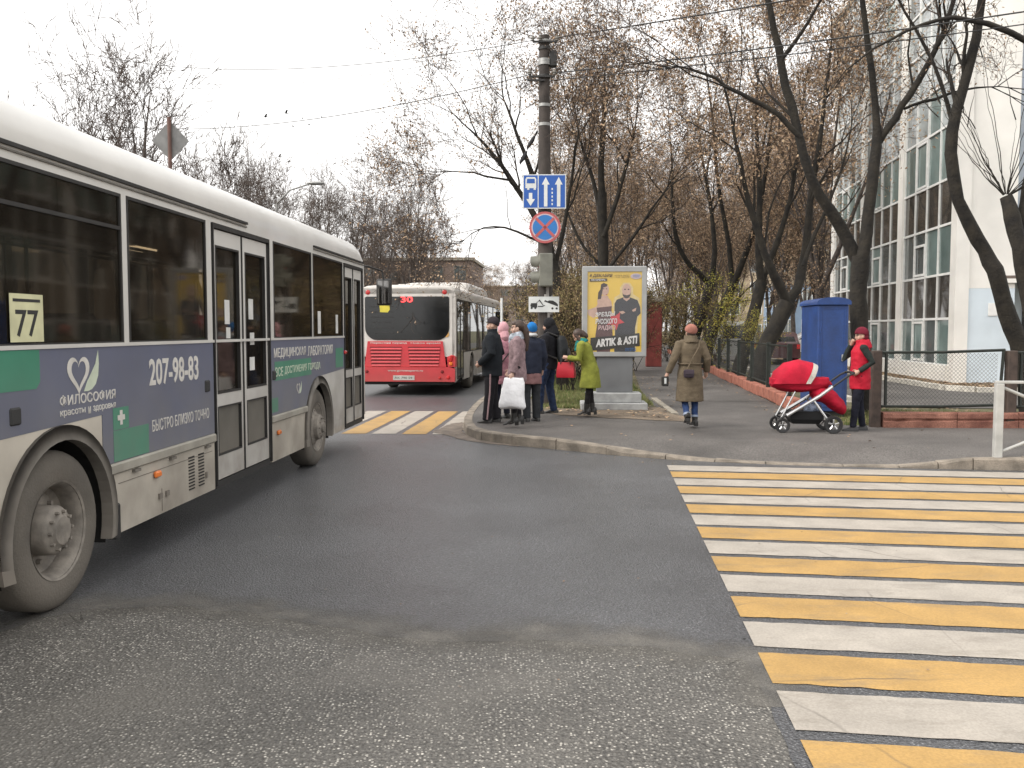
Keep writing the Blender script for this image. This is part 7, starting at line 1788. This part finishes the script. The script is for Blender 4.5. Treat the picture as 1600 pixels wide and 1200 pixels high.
tag(grass('grass', [(fl(15) + .3, 14.6), (9.2, 14.35), (9.2, 16.6), (fl(17) + .4, 17.6)], 12000, PW - .02, .08, 1), 'short green grass behind the framed chain-link fence', 'grass')
def litter(name, poly, n, z, size, mats, label, bias=1.2):
    p = scatter(poly, n, z, bias); N = len(p); a = rs.uniform(0, 6.28, N); L_ = size * rs.uniform(.6, 1.4, N)
    d = np.c_[np.cos(a), np.sin(a), rs.uniform(-.1, .35, N)]; s = np.c_[-np.sin(a), np.cos(a), rs.uniform(-.2, .2, N)]
    p = p + np.c_[np.zeros(N), np.zeros(N), .004 + .25 * L_ * .5]
    v = np.stack([p - d * L_[:, None] * .5, p + s * L_[:, None] * .4, p + d * L_[:, None] * .5, p - s * L_[:, None] * .4], 1).reshape(-1, 3)
    v[:, 2] = np.maximum(v[:, 2], z + .002)
    me = fast_mesh(name, v, np.arange(N * 4).reshape(-1, 4), False, rs.choice(3, N, p=[.4, .35, .25])); o = link(name, me, None, mats); return tag(o, label, 'leaves', None, 'stuff')
litter('fallen_leaves', lawn, 9000, PW + .006, .06, M_leafs, 'brown fallen leaves scattered over the lawn strip')
litter('fallen_leaves', [(2.6, 15.4), (3.1, 15.3), (4.2, 21), (5.2, 30), (3.9, 30), (3.0, 20.4)], 260, PW + .002, .05, M_leafs, 'dry leaves along the inner edge of the path')
litter('fallen_leaves', [(fl(17) - .7, 16.5), (fl(17) - .12, 16.5), (fl(45) - .12, 45), (fl(45) - .8, 45)], 420, PW + .001, .05, M_leafs, 'dry leaves gathered along the red kerb blocks', 1.5)
litter('fallen_leaves', [(11.5, 22.9), (15.3, 22.3), (15.2, 26.2), (12.8, 26.2), (14, 40), (12.7, 40), (11.4, 25)], 3500, PW + .002, .09, M_leafs, 'thick leaf litter in the bed below the glazed facade')
litter('fallen_leaves', [(fl(15) + .3, 14.7), (9.2, 14.4), (9, 17.6), (fl(18) + .3, 18)], 700, PW + .0, .06, M_leafs, 'fallen leaves behind the framed chain-link fence')
litter('fallen_leaves', [(-1, 14), (.8, 12.5), (8, 10.9), (8, 14), (5, 14.4), (3, 15), (0, 16)], 40, PW + .003, .045, M_leafs, 'a few stray leaves on the corner pavement')
litter('road_debris', [(-2.2, 13.3), (-.9, 14.8), (-.65, 13.9), (-.1, 13.1), (2.4, 11.4), (1.8, 11.2), (-.3, 12.7)], 260, .008, .022, [M_soil, M_leafs[0], M_conc], 'grit and leaf scraps along the foot of the kerb', 1)
litter('road_debris', [(-3, 4), (3, 4), (3, 11), (-2, 11)], 70, .008, .018, [M_conc, M_leafs[0], M_dark], 'small pebbles and scraps scattered over the road', 1)
# silt washed against the kerb corner
poly_obj('silt_patch', wob([(-1.35, 14.9), (-1.0, 14.35), (-.75, 13.75), (-.45, 13.45), (.1, 13.0), (.1, 13.12), (-.45, 13.7), (-.72, 14.4), (-.86, 15.3), (-.88, 16.5), (-1.1, 16.2)], .035, .12, 6), pm('silt', (.17, .14, .115), .95, var=.35, vs=6, bump=.4, bs=50), z=.008)

# joint across the path
mb = MB(); jr = random.Random(5); top = []; bot = []
for i in range(30):
    x = 3.1 + 2.5 * i / 29; y = 19.6 - .04 * (x - 3); e = jr.uniform(-.015, .015); top.append((x, y + .03 + e, PW + .0035)); bot.append((x, y - .02 + e + jr.uniform(-.01, .01), PW + .0035))
mb.sheet([top, bot]); mb.obj('path_joint', pm('dark_wet_joint', (.05, .042, .036), .7, var=.3), None)['kind'] = 'structure'
